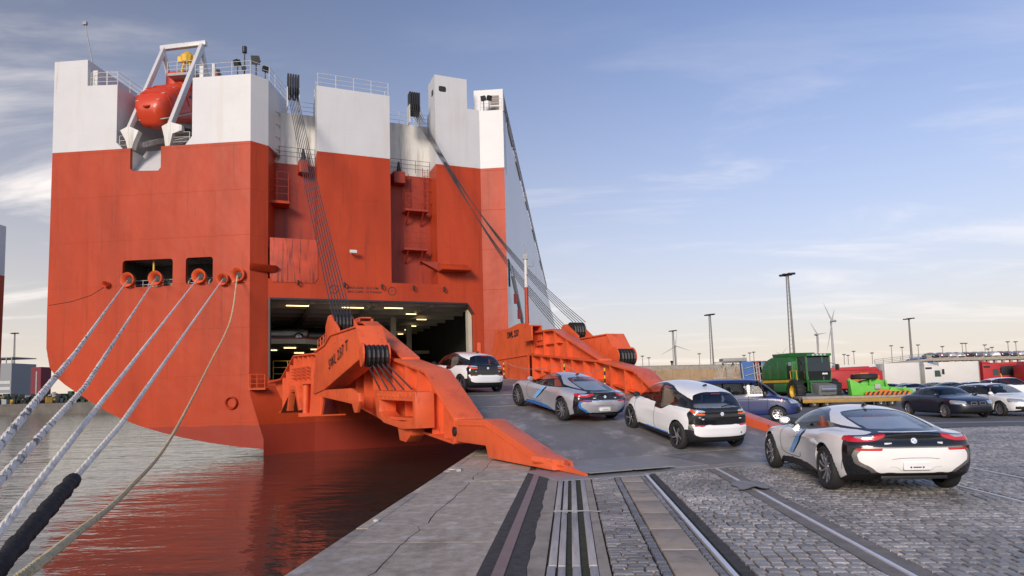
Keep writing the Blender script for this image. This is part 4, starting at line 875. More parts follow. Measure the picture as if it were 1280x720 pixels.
    rp('arm_end_cheek', OR, lambda m: [m.lathe([(-.03,0),(-.03,.42),(.03,.42),(.03,0)],RW(side,o,26.75,3.05),UU,20) for o in (-1.04,-.16)], A)
    for k in range(5): rp('arm_sheave', MT['black'], lambda m: m.lathe([(-.06,0),(-.06,.40),(0,.36),(.06,.40),(.06,0)],RW(side,-.90+.15*k,26.85,3.0),UU,18), A)
    rp('sheave_block', OR, lambda m: [m.prism([(20.9,3.9),(20.9,4.6),(21.4,5.0),(21.9,5.0),(23.2,4.3),(23.2,4.1)], P(0), o, o+.07) for o in (-1.0,-.22)]+[m.prism([(20.8,3.85),(20.8,4.35),(21.2,4.35),(21.2,3.9)], P(0), -1.0, -.15)], A, bevel=.01)
    for k in range(5): rp('block_sheave', MT['black'], lambda m: m.lathe([(-.06,0),(-.06,.46),(0,.42),(.06,.46),(.06,0)],RW(side,-.88+.14*k,22.1,4.62),UU,18), A)
    rp('arm_box', OR, lambda m: [m.prism([(19.0,4.3),(20.3,4.3),(20.3,5.1),(19.0,5.1)], P(0), .55, .62), m.prism([(19.0,4.3),(20.3,4.3),(20.3,5.05),(19.0,5.05)], P(0), 1.1, 1.2), m.prism([(19.0,5.06),(20.3,5.06),(20.3,5.12),(19.0,5.12)], P(0), .62, 1.1)], A)
    railing('arm_handrail', [RW(side,-.9,18.9,3.66),RW(side,-.9,20.6,3.80)], A, h=.55, step=.5, mat=OR)
    # --- fender box and foot on the outside
    bx_ = [(26.4,1.82),(30.6,1.72),(30.6,.66),(29.4,.60),(27.5,.74),(26.7,.95)]
    fb = rp('fender_box', OR, lambda m: m.prism(bx_, P(0), -.55, .02, ([(27.05,1.50),(30.35,1.45),(30.35,.90),(29.2,.82),(27.6,.92),(27.05,1.1)],)), bevel=.02)
    rp('fender_shelf', OR, lambda m: m.prism([(27.0,.86),(30.4,.86),(30.4,.95),(27.0,.95)], P(0), -.45, .36), fb)
    rp('foot_bracket', OR, lambda m: m.prism([(28.3,.62),(29.6,.62),(29.55,.40),(29.1,.17),(28.5,.20),(28.4,.45)], P(0), -.35, .1), fb, bevel=.03)
    # --- flap girder at the foot
    fg = [(31.75,.34),(32.15,.95),(34.0,.99),(36.35,.33),(37.0,.20),(37.1,.03),(34.1,.05),(33.95,.34)]
    F = rp('flap_girder', OR, lambda m: m.prism(fg, P(0), .02, .55), bevel=.05)
    rp('pivot_pin', MT['black'], lambda m: m.lathe([(0,0),(0,.13),(.08,.13),(.08,0)],RW(side,-.03,32.1,.62),UU,12), F)
    rp('flap_hinge_pin', OR, lambda m: m.tube([RW(side,-.02,36.4,.22),RW(side,.26,37.2,.16)], .085, 10), F, smooth=True)
    # handrail hoist ropes from arm tip down to the girder
    pass
    for k in range(5): rp('lowering_wire', MT['wire'], lambda m: m.tube([RW(side,-.90+.15*k,26.95+.05*k,2.7),RW(side,-.42+.13*k,26.75+.42*k,1.82)], .028, 5))
# bolt heads and weld beads
for side in (0, 1):
    for k in range(9):
        v = 26.9+k*.42
        rp('bolt_head', OR, lambda m: m.lathe([(0,.045),(.03,.045),(.035,0)], RW(side,-.55,v,1.66-.01*k), RW(side,-2,v,1.6)-RW(side,-1,v,1.6), 6))
    for k in range(6):
        v = 19.0+k*.95; z = 3.5+.07*k
        rp('bolt_head', OR, lambda m: m.lathe([(0,.04),(.03,.04),(.035,0)], RW(side,-1.02,v,z), RW(side,-2,v,1.6)-RW(side,-1,v,1.6), 6))
    rp('weld_bead', OR, lambda m: m.tube([RW(side,.015,32.4,.80),RW(side,.015,34.0,.84),RW(side,.015,36.2,.24)], .018, 5))
# lettering on the arms
a0 = RW(0,-1.05,21.0,2.75); a1 = RW(0,-1.05,25.4,3.62)
dx = (a1-a0).normalized(); nrm = VV.cross(Vector((0,0,1))); 
text_mesh('lettering', 'SWL 237 T', 0.58, blk_t, RW(0,-1.065,23.3,3.22), dx, Vector((0,0,1)), ramp, extrude=.006, bold=.0, space=1.2)
text_mesh('lettering', 'SWL 237', 0.52, blk_t, RW(1,.85,16.2,4.95), (RW(1,0,20,0)-RW(1,0,15,0)), Vector((0,0,1)), ramp, extrude=.006, bold=.008)

# posts with chains along the right side of the ramp
for (px, py0, py1, lab) in ((757,500,466,'beside the silver sports car tail'), (706,484,453,'behind the silver sports car roof'), (614,481,444,'next to the farthest white car')):
    # stand on the deck right edge
    best = None
    for v in np.arange(14, 31, .1):
        p = RD(1.35, v, zdeck(v)); c = RC.T @ np.array([p.x, p.y, p.z-EYE]); sx = CX+FPX*c[0]/c[2]
        if best is None or abs(sx-px) < best[0]: best = (abs(sx-px), v, p)
    p = best[2]
    st = empty('chain_post', p, 0, 'black and yellow chain post on the ramp edge '+lab, 'post', 'chain posts along the ramp')
    part('post', MT['black'], st, lambda m: m.tube([p, p+Vector((0,0,1.05))], .035, 8))
    part('band', MT['yellow'], st, lambda m: [m.tube([p+Vector((0,0,.22+.3*k)), p+Vector((0,0,.36+.3*k))], .039, 8) for k in range(3)])
    part('base', MT['black'], st, lambda m: m.lathe([(0,.16),(.05,.15),(.08,.05)], p, (0,0,1), 12))
cp = [o for o in C.objects if o.name.startswith('chain_post')]
cpp = sorted([Vector(o.location) for o in cp], key=lambda p: p.y)
for a, b in zip(cpp[:-1], cpp[1:]):
    pts = []
    for k in range(13):
        t = k/12; q = a.lerp(b, t); q.z += 1.0-.35*4*t*(1-t); pts.append(q)
    tag(pipe('barrier_chain', MT['galv'], None, pts, .014, 5), 'thin barrier chain hung between the '+('two nearer' if a is cpp[0] else 'two farther')+' ramp posts', 'chain', 'chain posts along the ramp')

# ================================================================== HOISTING WIRES
def bundle(name, label, heads, feet, sag, r):
    e = empty(name, heads[0], 0, label, 'wires')
    for h, f in zip(heads, feet):
        pts = []
        for k in range(15):
            t = k/14; q = Vector(h).lerp(Vector(f), t); q.z -= sag*4*t*(1-t)*(0.6+.4*t); pts.append(q)
        part('wire', MT['wire'], e, lambda m: m.tube(pts, r, 5), smooth=True)
bundle('hoisting_wires', 'bundle of steel hoisting wires falling to the lettered ramp arm', [Q(1.40+.11*k,-.1,24.1) for k in range(7)], [RW(0,-.95+.125*k,22.0,5.0) for k in range(7)], .5, .024)
bundle('hoisting_wires', 'bundle of steel hoisting wires slanting right to the far ramp arm', [Q(10.62+.16*(k % 5),-.1+.45*(k//5),24.1) for k in range(10)], [RW(1,-.95+.18*(k % 5),22.5-1.5*(k//5),5.05-.45*(k//5)) for k in range(10)], 1.5, .018)
# signal mast standing on the right hinge girder
mp_ = RW(1,.5,17.9,5.4)
sm = empty('ramp_mast', mp_, 0, 'slim post, white above and red below, standing on the far ramp girder', 'mast')
part('mast_lower', MT['red'], sm, lambda m: m.tube([mp_, mp_+Vector((0,0,2.1))], .11, 10)); part('mast_upper', MT['rail'], sm, lambda m: m.tube([mp_+Vector((0,0,2.1)), mp_+Vector((0,0,3.7))], [.10,.085], 10))
part('mast_head', MT['grey'], sm, lambda m: [m.box((mp_.x-.13,mp_.y-.12,mp_.z+3.7),(mp_.x+.13,mp_.y+.12,mp_.z+4.0)), m.tube([mp_+Vector((0,0,3.3)), mp_+Vector((.45,0,3.3)), mp_+Vector((.45,0,3.6))], .04, 5), m.tube([mp_+Vector((0,0,4.0)), mp_+Vector((-.1,0,4.6))], .03, 5)])
# accommodation ladder hung on the ship's starboard side
gw = empty('gangway', (-4.6,54,6), 0, 'steep gangway ladder hanging against the white ship side', 'gangway')
part('ladder_flight', MT['galv'], gw, lambda m: [m.bar((-4.5,53.2,11.2),(-3.9,56.5,7.0),.25,.08)]+[m.bar((-4.7+.5*s,53.2,12.1),(-4.1+.5*s,56.5,7.9),.04) for s in (0,.4)])
part('gangway_door', MT['dark'], gw, lambda m: m.box((-4.80,53.0,10.4),(-4.74,54.0,12.6)))
part('safety_net', pmat('red_netting', (.3,.05,.05), .8), gw, lambda m: [m.box((-4.5,54.0,9.0),(-4.2,54.3,9.8)), m.box((-4.3,55.0,7.8),(-4.0,55.3,8.6))], each=True)

# ================================================================== MOORING ROPES
def rope_mat(name, c0, c1, sc=9, amt=.6):
    return pmat(name, c0, .85, var=.18, scale=14, dirt=c1, dirt_amt=amt, dscale=sc, world=True, dlo=.5, dhi=.6, bump=.4, bscale=60)
rw = rope_mat('white_rope', (0.82,0.77,0.68), (0.48,0.44,0.38), 6, .5)
rb = rope_mat('speckled_rope', (0.80,0.75,0.67), (0.06,0.05,0.05), 11, .8)
ry = rope_mat('hemp_rope', (0.64,0.55,0.33), (0.36,0.32,0.15), 9, .6)
rblack = pmat('black_chafe_sleeve', (0.012,0.012,0.014), .7, var=.4, scale=8, bump=.6, bscale=25, world=True)
def rope_mesh(m, pts, r, strands=3, pitch=.42, tw=.22, n=7):
    """strands twisted round one another"""
    pts = [Vector(p) for p in pts]; L = [0]
    for a, b in zip(pts[:-1], pts[1:]): L.append(L[-1]+(b-a).length)
    tot = L[-1]; xs = np.array([p.x for p in pts]); ys = np.array([p.y for p in pts]); zs = np.array([p.z for p in pts])
    # finer steps near the camera
    s = 0.0; S_ = []
    while s < tot:
        S_.append(s); d = math.hypot(np.interp(s,L,xs), np.interp(s,L,ys)); s += max(.035, min(.6, d*.014))
    S_.append(tot)
    c = [Vector((np.interp(s,L,xs), np.interp(s,L,ys), np.interp(s,L,zs))) for s in S_]
    for q in range(strands):
        path = []
        for i, (s, p) in enumerate(zip(S_, c)):
            t = (c[min(i+1,len(c)-1)]-c[max(i-1,0)]).normalized(); a = t.cross(Vector((0,0,1))).normalized(); b = a.cross(t)
            ph = 2*PI*(s/pitch+q/strands); path.append(p+(a*math.cos(ph)+b*math.sin(ph))*r*tw)
        m.tube(path, r*.78, n)
def scr(p):
    c = RC.T @ np.array([p.x, p.y, p.z-EYE]); return CX+FPX*c[0]/c[2]
def hang(A, B, pix):
    """rope from A (fairlead) to B (near); pix: image waypoints -> depth by inverse-linear interpolation along the way"""
    return [A]+[B]
bol = Vector((-1.75, 0.9, 0.0))
ends = []
rope_specs = [
    ('mooring_rope', 'black-flecked white mooring rope, the leftmost and steepest to the left', (-31.14,43.05,10.22), [(95,440),(0,556)], rb, .030),
    ('mooring_rope', 'speckled white mooring rope second from the left', (-29.04,43.05,10.25), [(105,485),(0,600)], rb, .031),
    ('mooring_rope', 'plain white mooring rope third from the left', (-25.8,43.05,10.25), [(125,505),(0,664)], rw, .029),
    ('mooring_rope', 'white mooring rope ending in a thick black chafe sleeve', (-24.06,43.05,9.98), [(150,532),(0,706)], rw, .032),
]
for (nm, lab, A, pix, mat, r) in rope_specs:
    A = Vector(A); (mx, my), (ex, ey) = pix
    e = at(ex, ey, 3.6)
    # mid waypoint: on its ray at the depth that keeps the plan straight
    best = min(np.arange(4, 40, .05), key=lambda y: abs((at(mx,my,y).x-e.x)*(A.y-e.y)-(A.x-e.x)*(at(mx,my,y).y-e.y))/1.0)
    mid = at(mx, my, float(best))
    dd_ = (e-mid).normalized(); ext = e+dd_*((e.z-.42)/-dd_.z); ends.append(ext)
    pts = [a.lerp(b, k/40) for a, b in ((A,mid),(mid,e),(e,ext)) for k in range(40)]+[ext]
    ro = empty(nm, pts[-1], 0, lab, 'rope', 'mooring ropes from the stern to the quay')
    part('rope_line', mat, ro, lambda m: rope_mesh(m, pts, r), smooth=True)
    if 'sleeve' in lab:
        s0 = [p for p in pts if p.y < at(90,598,6.4).y+1.0 and p.y > .5]
        q0 = at(88,600,7.0)
        cand = [p for p in pts]
        # sleeve over the near end
        sl = [p for p in cand if p.y > .3 and scr(p) < 93]
        def sleeve(m):
            fine = [a.lerp(b, k/4) for a, b in zip(sl[:-1], sl[1:]) for k in range(4)]+[sl[-1]]; rr = [.056+.008*math.sin(i*.55)*math.sin(i*.13)+.006*math.sin(i*1.7+1) for i in range(len(fine))]; rr[0] = .04
            m.tube(fine, rr, 12)
        part('chafe_sleeve', rblack, ro, sleeve, smooth=True)
    # soft eye on the bollard
A = Vector((-22.98,43.05,10.2))
pixs = [(288,400),(262,455),(215,545),(160,612),(95,667),(36,714)]
cp_ = [A]
deps = [38.5,31.5,19.0,11.5,7.0,4.6]
for (x, y), d in zip(pixs, deps): cp_.append(at(x, y, d))
cp_.append(cp_[-1]+(cp_[-1]-cp_[-2]).normalized()*2.0)
ro = empty('hemp_line', cp_[-1], 0, 'slack thin hemp-coloured line sagging down to the quay', 'rope', 'mooring ropes from the stern to the quay')
part('rope_line', ry, ro, lambda m: rope_mesh(m, smooth_path(cp_, 105), .048, pitch=.34), smooth=True)
for q, lab in ((ends[0].lerp(ends[1], .5), 'black cast iron bollard farther from the water, holding the two speckled ropes'), (ends[2].lerp(ends[3], .5), 'black cast iron bollard near the quay edge, holding the plain white ropes')):
    bl_ = empty('mooring_bollard', (q.x, q.y, 0), 0, lab, 'bollard')
    part('bollard_body', MT['black'], bl_, lambda m: m.lathe([(0,.36),(.03,.36),(.06,.24),(.35,.20),(.42,.28),(.5,.30),(.55,.24),(.56,0)], (q.x,q.y,0), (0,0,1), 24), smooth=True)

# ================================================================== CARS (implicit bodies -> meshes)
def curve(pts, n=600):
    """monotone cubic through points -> lookup"""
    p = sorted(pts); x = np.array([a for a, _ in p], float); y = np.array([b for _, b in p], float)
    h = np.diff(x); d = np.diff(y)/h; m = np.zeros_like(x)
    m[0] = d[0]; m[-1] = d[-1]
    for i in range(1, len(x)-1):
        if d[i-1]*d[i] > 0:
            w1 = 2*h[i]+h[i-1]; w2 = h[i]+2*h[i-1]; m[i] = (w1+w2)/(w1/d[i-1]+w2/d[i])
    X = np.linspace(x[0], x[-1], n); k = np.clip(np.searchsorted(x, X)-1, 0, len(h)-1); t = (X-x[k])/h[k]
    Yv = (2*t**3-3*t**2+1)*y[k]+(t**3-2*t**2+t)*h[k]*m[k]+(-2*t**3+3*t**2)*y[k+1]+(t**3-t**2)*h[k]*m[k+1]
    return lambda q: np.interp(q, X, Yv)
def smax(a, b, k): return .5*(a+b+np.sqrt((a-b)**2+k*k))
def smin(a, b, k): return .5*(a+b-np.sqrt((a-b)**2+k*k))
def car_field(P):
    Wd, ZS, ZC, RF, WB = (curve(P[k]) for k in ('W','ZS','ZC','RF','WB')); WZc = curve(P['WZ']); RZ = curve(P['RZ']); FZ = curve(P['FZ'])
    ZB = curve(P['ZB'])
    tum = P.get('tum', .42); crown = P.get('crown', .06)
    def f(x, y, z):
        ay = np.sqrt(y*y+1e-5)
        w = Wd(x); zs = ZS(x); zc = ZC(x)
        side = ay-(w+WZc(z))
        if 'haunch' in P:
            for hx, hz, a, sx, sz in P['haunch']: side = side-a*np.exp(-((x-hx)/sx)**2-((z-hz)/sz)**2)
        top = (z-(zc+(zs-zc)*np.clip(ay/np.maximum(w,.05), 0, 1.1)**2.2))*.92
        tub = smax(smax(side, top, P.get('k1', .10)), ZB(x)-z, .05)
        gw = WB(x)-tum*(z-zs)
        roof = (z-(RF(x)-crown*(ay/.6)**2.2))*.85
        gh = np.maximum(smax(roof, (ay-gw)*.92, P.get('k2', .12)), zs-.10-z)
        body = smin(tub, gh, P.get('k3', .04))
        rear = (P['xr']+P.get('rr', .22)*(ay/.9)**P.get('rp', 3.0)+RZ(z))-x
        front = x-(P['xf']-P.get('fr', .4)*(ay/.9)**P.get('fp', 2.6)+FZ(z))
        body = smax(smax(body, rear, P.get('kr', .06)), front, P.get('kf', .10))
        for xa in P['ax']:
            well = np.maximum(np.hypot(x-xa, z-P['wr'])-P['well'], P['wi']-ay)
            body = np.maximum(body, -well)
        return body
    f.ZS = ZS; f.RF = RF; f.W = Wd; f.WB = WB
    return f
def extract(f, b0, b1, h):
    n = [int(math.ceil((b1[i]-b0[i])/h))+1 for i in range(3)]
    ax = [b0[i]+h*np.arange(n[i]) for i in range(3)]
    G = f(ax[0][:,None,None], ax[1][None,:,None], ax[2][None,None,:])
    G = np.broadcast_to(G, n)
    s = G < 0
    cell = np.zeros([k-1 for k in n], np.int8)
    for i in (0,1):
        for j in (0,1):
            for k in (0,1): cell += s[i:n[0]-1+i, j:n[1]-1+j, k:n[2]-1+k]
    act = (cell > 0) & (cell < 8)
    idx = -np.ones(act.shape, np.int64); I = np.argwhere(act); idx[act] = np.arange(len(I))
    V = np.stack([ax[d][I[:,d]]+h/2 for d in range(3)], 1)
    e = 1e-3
    def grad(V):
        g = np.stack([f(V[:,0]+e*(d==0), V[:,1]+e*(d==1), V[:,2]+e*(d==2))-f(V[:,0]-e*(d==0), V[:,1]-e*(d==1), V[:,2]-e*(d==2)) for d in range(3)], 1)/(2*e)
        return g
    V0 = V.copy()
    for it in range(4):
        g = grad(V); q = f(V[:,0], V[:,1], V[:,2]); st = (q/np.maximum((g*g).sum(1), .05))[:,None]*g
        V = V-np.clip(st, -h*.7, h*.7)
        V = np.clip(V, V0-h*.72, V0+h*.72)
    g = grad(V); Nn = g/np.maximum(np.linalg.norm(g, axis=1), 1e-6)[:,None]
    F = []
    for d in range(3):
        sl0 = [slice(None)]*3; sl1 = [slice(None)]*3; sl0[d] = slice(0, n[d]-1); sl1[d] = slice(1, n[d])
        ch = s[tuple(sl0)] != s[tuple(sl1)]
        E = np.argwhere(ch); a, b = [(1,2),(2,0),(0,1)][d]
        ok = (E[:,a] > 0) & (E[:,b] > 0) & (E[:,a] < n[a]-1) & (E[:,b] < n[b]-1); E = E[ok]
        def ci(da, db):
            q = E.copy(); q[:,a] -= da; q[:,b] -= db; return idx[q[:,0], q[:,1], q[:,2]]
        quad = np.stack([ci(1,1), ci(0,1), ci(0,0), ci(1,0)], 1)
        inside = s[E[:,0], E[:,1], E[:,2]]
        quad = np.where(inside[:,None], quad, quad[:,::-1]); F.append(quad)
    return V, np.concatenate(F), Nn
def inpoly(poly, a, b):
    r = np.zeros(a.shape, bool); n = len(poly)
    for i in range(n):
        x0, y0 = poly[i]; x1, y1 = poly[(i+1) % n]
        if y0 == y1: continue
        c = ((y0 > b) != (y1 > b)) & (a < (x1-x0)*(b-y0)/(y1-y0)+x0); r ^= c
    return r
def islands(F):
    par = {}
    def find(a):
        while par[a] != a: par[a] = par[par[a]]; a = par[a]
        return a
    for q in F.tolist():
        for v in q: par.setdefault(v, v)
        r = find(q[0])
        for v in q[1:]: par[find(v)] = r
    return np.array([find(q[0]) for q in F.tolist()])
def split(f, V, F, Nn, masks, raise_={}, smooth=6):
    """masks: ordered (name, fn) first match wins, the rest is 'body'; seams between regions are smoothed, every island is a piece"""
    c = V[F].mean(1); nn = Nn[F].mean(1); ay = np.abs(c[:,1]); lab = np.zeros(len(F), np.int32); names = ['body']
    any_ = nn[:,1]*np.sign(c[:,1])
    for nm, fn in masks:
        k = fn(c[:,0], ay, c[:,2], nn[:,0], any_, nn[:,2], c[:,1]) & (lab == 0)
        names.append(nm); lab[k] = len(names)-1
    for li in range(1, len(names)):           # crumbs go back to the body
        idx = np.where(lab == li)[0]
        if len(idx) == 0: continue
        isl = islands(F[idx]); u, cnt = np.unique(isl, return_counts=True)
        for r, n_ in zip(u, cnt):
            if n_ < 10 or n_ < .04*len(idx): lab[idx[isl == r]] = 0
    e = np.concatenate([F[:, [i, (i+1) % 4]] for i in range(4)]); el = np.tile(lab, 4); e.sort(axis=1)
    key = e[:,0].astype(np.int64)*len(V)+e[:,1]; o = np.argsort(key, kind='stable'); ks = key[o]; ls = el[o]
    same = (ks[1:] == ks[:-1]) & (ls[1:] != ls[:-1]); be = e[o[1:][same]]
    cnt = np.zeros(len(V), int); np.add.at(cnt, be[:,0], 1); np.add.at(cnt, be[:,1], 1); mv = cnt == 2
    V = V.copy()
    for _ in range(smooth):
        sm = np.zeros_like(V); np.add.at(sm, be[:,0], V[be[:,1]]); np.add.at(sm, be[:,1], V[be[:,0]])
        V[mv] = .5*V[mv]+.25*sm[mv]
    q = f(V[mv,0], V[mv,1], V[mv,2]); V[mv] -= np.clip(q, -.02, .02)[:,None]*Nn[mv]
    out_ = {}
    for li, nm in enumerate(names):
        fs = F[lab == li]
        if len(fs) == 0: continue
        isl = islands(fs); u0, cnt = np.unique(isl, return_counts=True); lst = []
        groups = [isl == r for r in u0] if nm != 'body' else [np.full(len(fs), True)]
        for g in groups:
            ff = fs[g]; u, inv = np.unique(ff, return_inverse=True); f2 = inv.reshape(ff.shape)
            me = bpy.data.meshes.new(nm); vv = V[u]+Nn[u]*raise_.get(nm, 0.0)
            me.from_pydata(vv.tolist(), [], f2.tolist()); me.polygons.foreach_set('use_smooth', [True]*len(f2))
            me.normals_split_custom_set_from_vertices(Nn[u].tolist()); me.update(); lst.append(me)
        out_[nm] = lst
    return out_
def mesh_of(m, mat, smooth=False, bevel=0.0, angle=35):
    o = m.build('tmp', mat, None, smooth=smooth, bevel=bevel, angle=angle); me = o.data; bpy.data.objects.remove(o); return me

# ---- car materials
CM = dict(
    white=paintmat('white_car_paint', (0.87,0.87,0.87)), pearl=paintmat('pearl_white_paint', (0.88,0.865,0.84)), silver=paintmat('silver_car_paint', (0.66,0.66,0.70), metal=.55, rough=.32),
    navy=paintmat('dark_blue_paint', (0.010,0.013,0.032), rough=.35, coat=.6), blue=paintmat('van_blue_paint', (0.012,0.026,0.12), rough=.4, coat=.35), grey=paintmat('grey_car_paint', (0.16,0.17,0.19), metal=.5), lsilver=paintmat('light_silver_paint', (0.55,0.56,0.58), metal=.4),
    gloss_black=pmat('gloss_black_trim', (0.012,0.012,0.014), .12, coat=.5, var=.02), trim=pmat('black_plastic', (0.016,0.016,0.017), .45, var=.1), under=pmat('underbody_black', (0.01,0.01,0.01), .8),
    red=pmat('tail_lamp_red', (0.55,0.012,0.02), .12, coat=.8, var=.05), amber=pmat('tail_lamp_orange', (0.80,0.10,0.015), .15, coat=.8, var=.05), lens=pmat('clear_lens', (0.62,0.64,0.66), .08, metal=.6, coat=.8), bluea=pmat('blue_accent', (0.03,0.16,0.50), .25, coat=.5, var=.03), bluel=pmat('light_blue_accent', (0.22,0.50,0.92), .2, coat=.6, var=.03),
    chrome=pmat('satin_chrome', (0.40,0.37,0.34), .25, metal=.8, var=.03), seat_o=pmat('orange_leather', (0.55,0.10,0.03), .6), seat_d=pmat('dark_upholstery', (0.03,0.03,0.032), .8), seat_b=pmat('beige_upholstery', (0.30,0.27,0.23), .8),
    rim=pmat('rim_silver', (0.55,0.55,0.58), .25, metal=.8, var=.05), rimgrey=pmat('rim_graphite', (0.46,0.46,0.50), .25, metal=.7, var=.05), rimdark=pmat('rim_black', (0.02,0.02,0.022), .3), disc=pmat('brake_disc', (0.2,0.2,0.2), .4, metal=.7), badge=pmat('badge_white', (0.75,0.76,0.78), .3), plate=pmat('number_plate_white', (0.78,0.78,0.78), .4, var=.03), plate_t=pmat('plate_print', (0.03,0.03,0.03), .5))
def make_wheel(R, w, rr, style, nsp):
    """wheel meshes, axis = local y, outside face at +y"""
    m = MB(); t = w/2
    m.lathe([(-t*.8,rr),(-t,rr+.02),(-t*1.0,R-.05),(-t*.78,R-.012),(-t*.5,R),(t*.5,R),(t*.78,R-.012),(t*1.0,R-.05),(t,rr+.02),(t*.8,rr),(t*.6,rr-.012),(-t*.6,rr-.012)], (0,0,0), (0,1,0), 48, closed=True)
    tyre = mesh_of(m, MT['rubber'], smooth=True, angle=50)
    m = MB(); m.lathe([(t*.86,rr+.004),(t*.82,rr-.022),(t*.3,rr-.035),(-t*.7,rr-.03)], (0,0,0), (0,1,0), 48)
    rim = mesh_of(m, CM['rim'] if style == 'plain' else CM['rimdark'], smooth=True)
    m = MB(); m.lathe([(-.02,0),(-.02,rr*.66),(.0,rr*.66),(.0,0)], (0,-t*.1,0), (0,1,0), 32)
    disc = mesh_of(m, CM['disc'])
    def spokes(rot, wid, mat, twist, depth):
        m = MB()
        for k in range(nsp):
            a = 2*PI*k/nsp+rot; a2 = a+twist
            for (r0, r1, w0, w1, d0, d1) in ((.055,rr*.55,wid*1.25,wid*.9,.60,.72),(rr*.55,rr-.012,wid*.9,wid*1.35,.72,.80)):
                aa = a+(a2-a)*(r0/rr); ab = a+(a2-a)*(r1/rr)
                A = Vector((r0*math.cos(aa), t*d0*depth, r0*math.sin(aa))); B = Vector((r1*math.cos(ab), t*d1*depth, r1*math.sin(ab)))
                na = Vector((-math.sin(aa),0,math.cos(aa))); nb = Vector((-math.sin(ab),0,math.cos(ab))); dn = Vector((0,-.022,0))
                m.add([A-na*w0/2, A+na*w0/2, B+nb*w1/2, B-nb*w1/2, A-na*w0/2+dn, A+na*w0/2+dn, B+nb*w1/2+dn, B-nb*w1/2+dn], [(0,1,2,3),(7,6,5,4),(0,4,5,1),(1,5,6,2),(2,6,7,3),(3,7,4,0)])
        m.lathe([(t*.55*depth,.0001),(t*.66*depth,.035),(t*.62*depth,.068),(t*.35*depth,.075)], (0,0,0), (0,1,0), 20)
        return mesh_of(m, mat)
    out_ = [('tyre', tyre), ('rim', rim), ('brake_disc', disc), ('spokes', spokes(0, .026 if style == 'turbine' else .045, CM['rimgrey'] if style == 'turbine' else CM['rim'], .42 if style == 'turbine' else 0.0, 1.0))]
    if style == 'turbine': out_.append(('dark_blades', spokes(2*PI/nsp*.5, .05, CM['rimdark'], .42, .86)))
    return out_
def add_wheels(root, ax, track, R, meshes):
    for xa in ax:
        for s in (1, -1):
            wroot = link('wheel', meshes[0][1], root, (xa, s*track/2, R)); wroot.rotation_euler = (0, 0.37*xa, 0 if s > 0 else PI)
            wroot['part_note'] = 1; del wroot['part_note']
            for nm, me in meshes[1:]: link(nm, me, wroot)
def setm(o, mat):
    if len(o.data.materials) == 0: o.data.materials.append(mat)
    o.material_slots[0].link = 'OBJECT'; o.material_slots[0].material = mat
def place(root, rl_outer, heading, zs=None):
    pass
def put(name, me, root, mat):
    if isinstance(me, list):
        for x in me: o = put(name, x, root, mat)
        return o
    o = link(name, me, root)
    if len(me.materials) == 0: me.materials.append(mat)
    if me.materials[0] is not mat: setm(o, mat)
    return o
def lbox(m, *a): return m.box(*a)
def seat_mesh(mat, w=.5, h=.62):
    m = MB(); m.prism([(.0,.0),(.52,.05),(.55,.14),(.50,.18),(.08,.16),(-.02,.30),(-.12,h),(-.10,h+.20),(-.17,h+.22),(-.22,h),(-.16,.25),(-.10,.0)], lambda a,b,t: (a,t,b), -w/2, w/2)
    return mesh_of(m, mat, bevel=.04)

# ------------------------------------------------------------------ low sports coupe
I8 = dict(W=[(-2.4,.80),(-2.1,.885),(-1.75,.945),(-1.35,.965),(-.9,.945),(-.3,.915),(.3,.905),(.8,.92),(1.3,.95),(1.7,.945),(2.05,.87),(2.4,.70)],
  ZS=[(-2.4,.86),(-2.15,.905),(-1.8,.945),(-1.4,.955),(-.9,.90),(-.4,.855),(.2,.835),(.7,.845),(1.1,.875),(1.45,.88),(1.8,.83),(2.1,.72),(2.4,.55)],
  ZC=[(-2.4,.86),(-2.1,.90),(-1.5,.92),(0,.9),(.9,.93),(1.2,.87),(1.5,.82),(1.9,.745),(2.2,.66),(2.4,.55)],
  RF=[(-2.5,.84),(-2.25,.935),(-2.0,.995),(-1.6,1.095),(-1.2,1.185),(-.8,1.255),(-.45,1.29),(-.2,1.295),(.1,1.265),(.4,1.19),(.7,1.07),(1.0,.94),(1.3,.80),(2.4,.3)],
  WB=[(-2.4,.66),(-2.0,.70),(-1.5,.755),(-.9,.82),(-.3,.84),(.3,.825),(.8,.76),(1.2,.66),(2.4,.3)],
  WZ=[(.1,-.10),(.22,-.065),(.34,-.03),(.5,0.0),(.66,.0),(.80,-.015),(.95,-.05),(1.4,-.2)],
  ZB=[(-2.4,.33),(-2.05,.27),(-1.8,.19),(-1.4,.17),(1.6,.16),(2.1,.18),(2.4,.22)],
  RZ=[(.1,.25),(.24,.14),(.32,.055),(.45,.01),(.60,-.005),(.72,.0),(.84,.035),(.90,.02),(.94,-.005),(.98,.03),(1.1,.3),(1.4,.9)],
  FZ=[(.1,-.16),(.25,-.03),(.45,.0),(.6,-.05),(.8,-.3),(1.4,-1.2)], xr=-2.30, xf=2.37, rr=.20, rp=3.4, fr=.42, fp=2.4, kr=.045, kf=.12, k1=.09, k2=.11, k3=.035, tum=.50, crown=.055,
  haunch=[(-1.42,.62,.028,.42,.32),(1.40,.60,.022,.40,.30),(-.35,.52,-.028,.55,.22)], ax=(1.40,-1.40), wr=.345, well=.385, wi=.66)
f8 = car_field(I8)
V8, F8, N8 = extract(f8, (-2.46,-1.06,.10), (2.46,1.06,1.36), .0180)
winS = [(.93,.905),(.62,1.055),(.30,1.165),(0,1.215),(-.25,1.222),(-.55,1.19),(-.82,1.115),(-1.02,1.025),(-1.10,.965),(-.85,.935),(-.3,.898),(.3,.878),(.75,.885)]
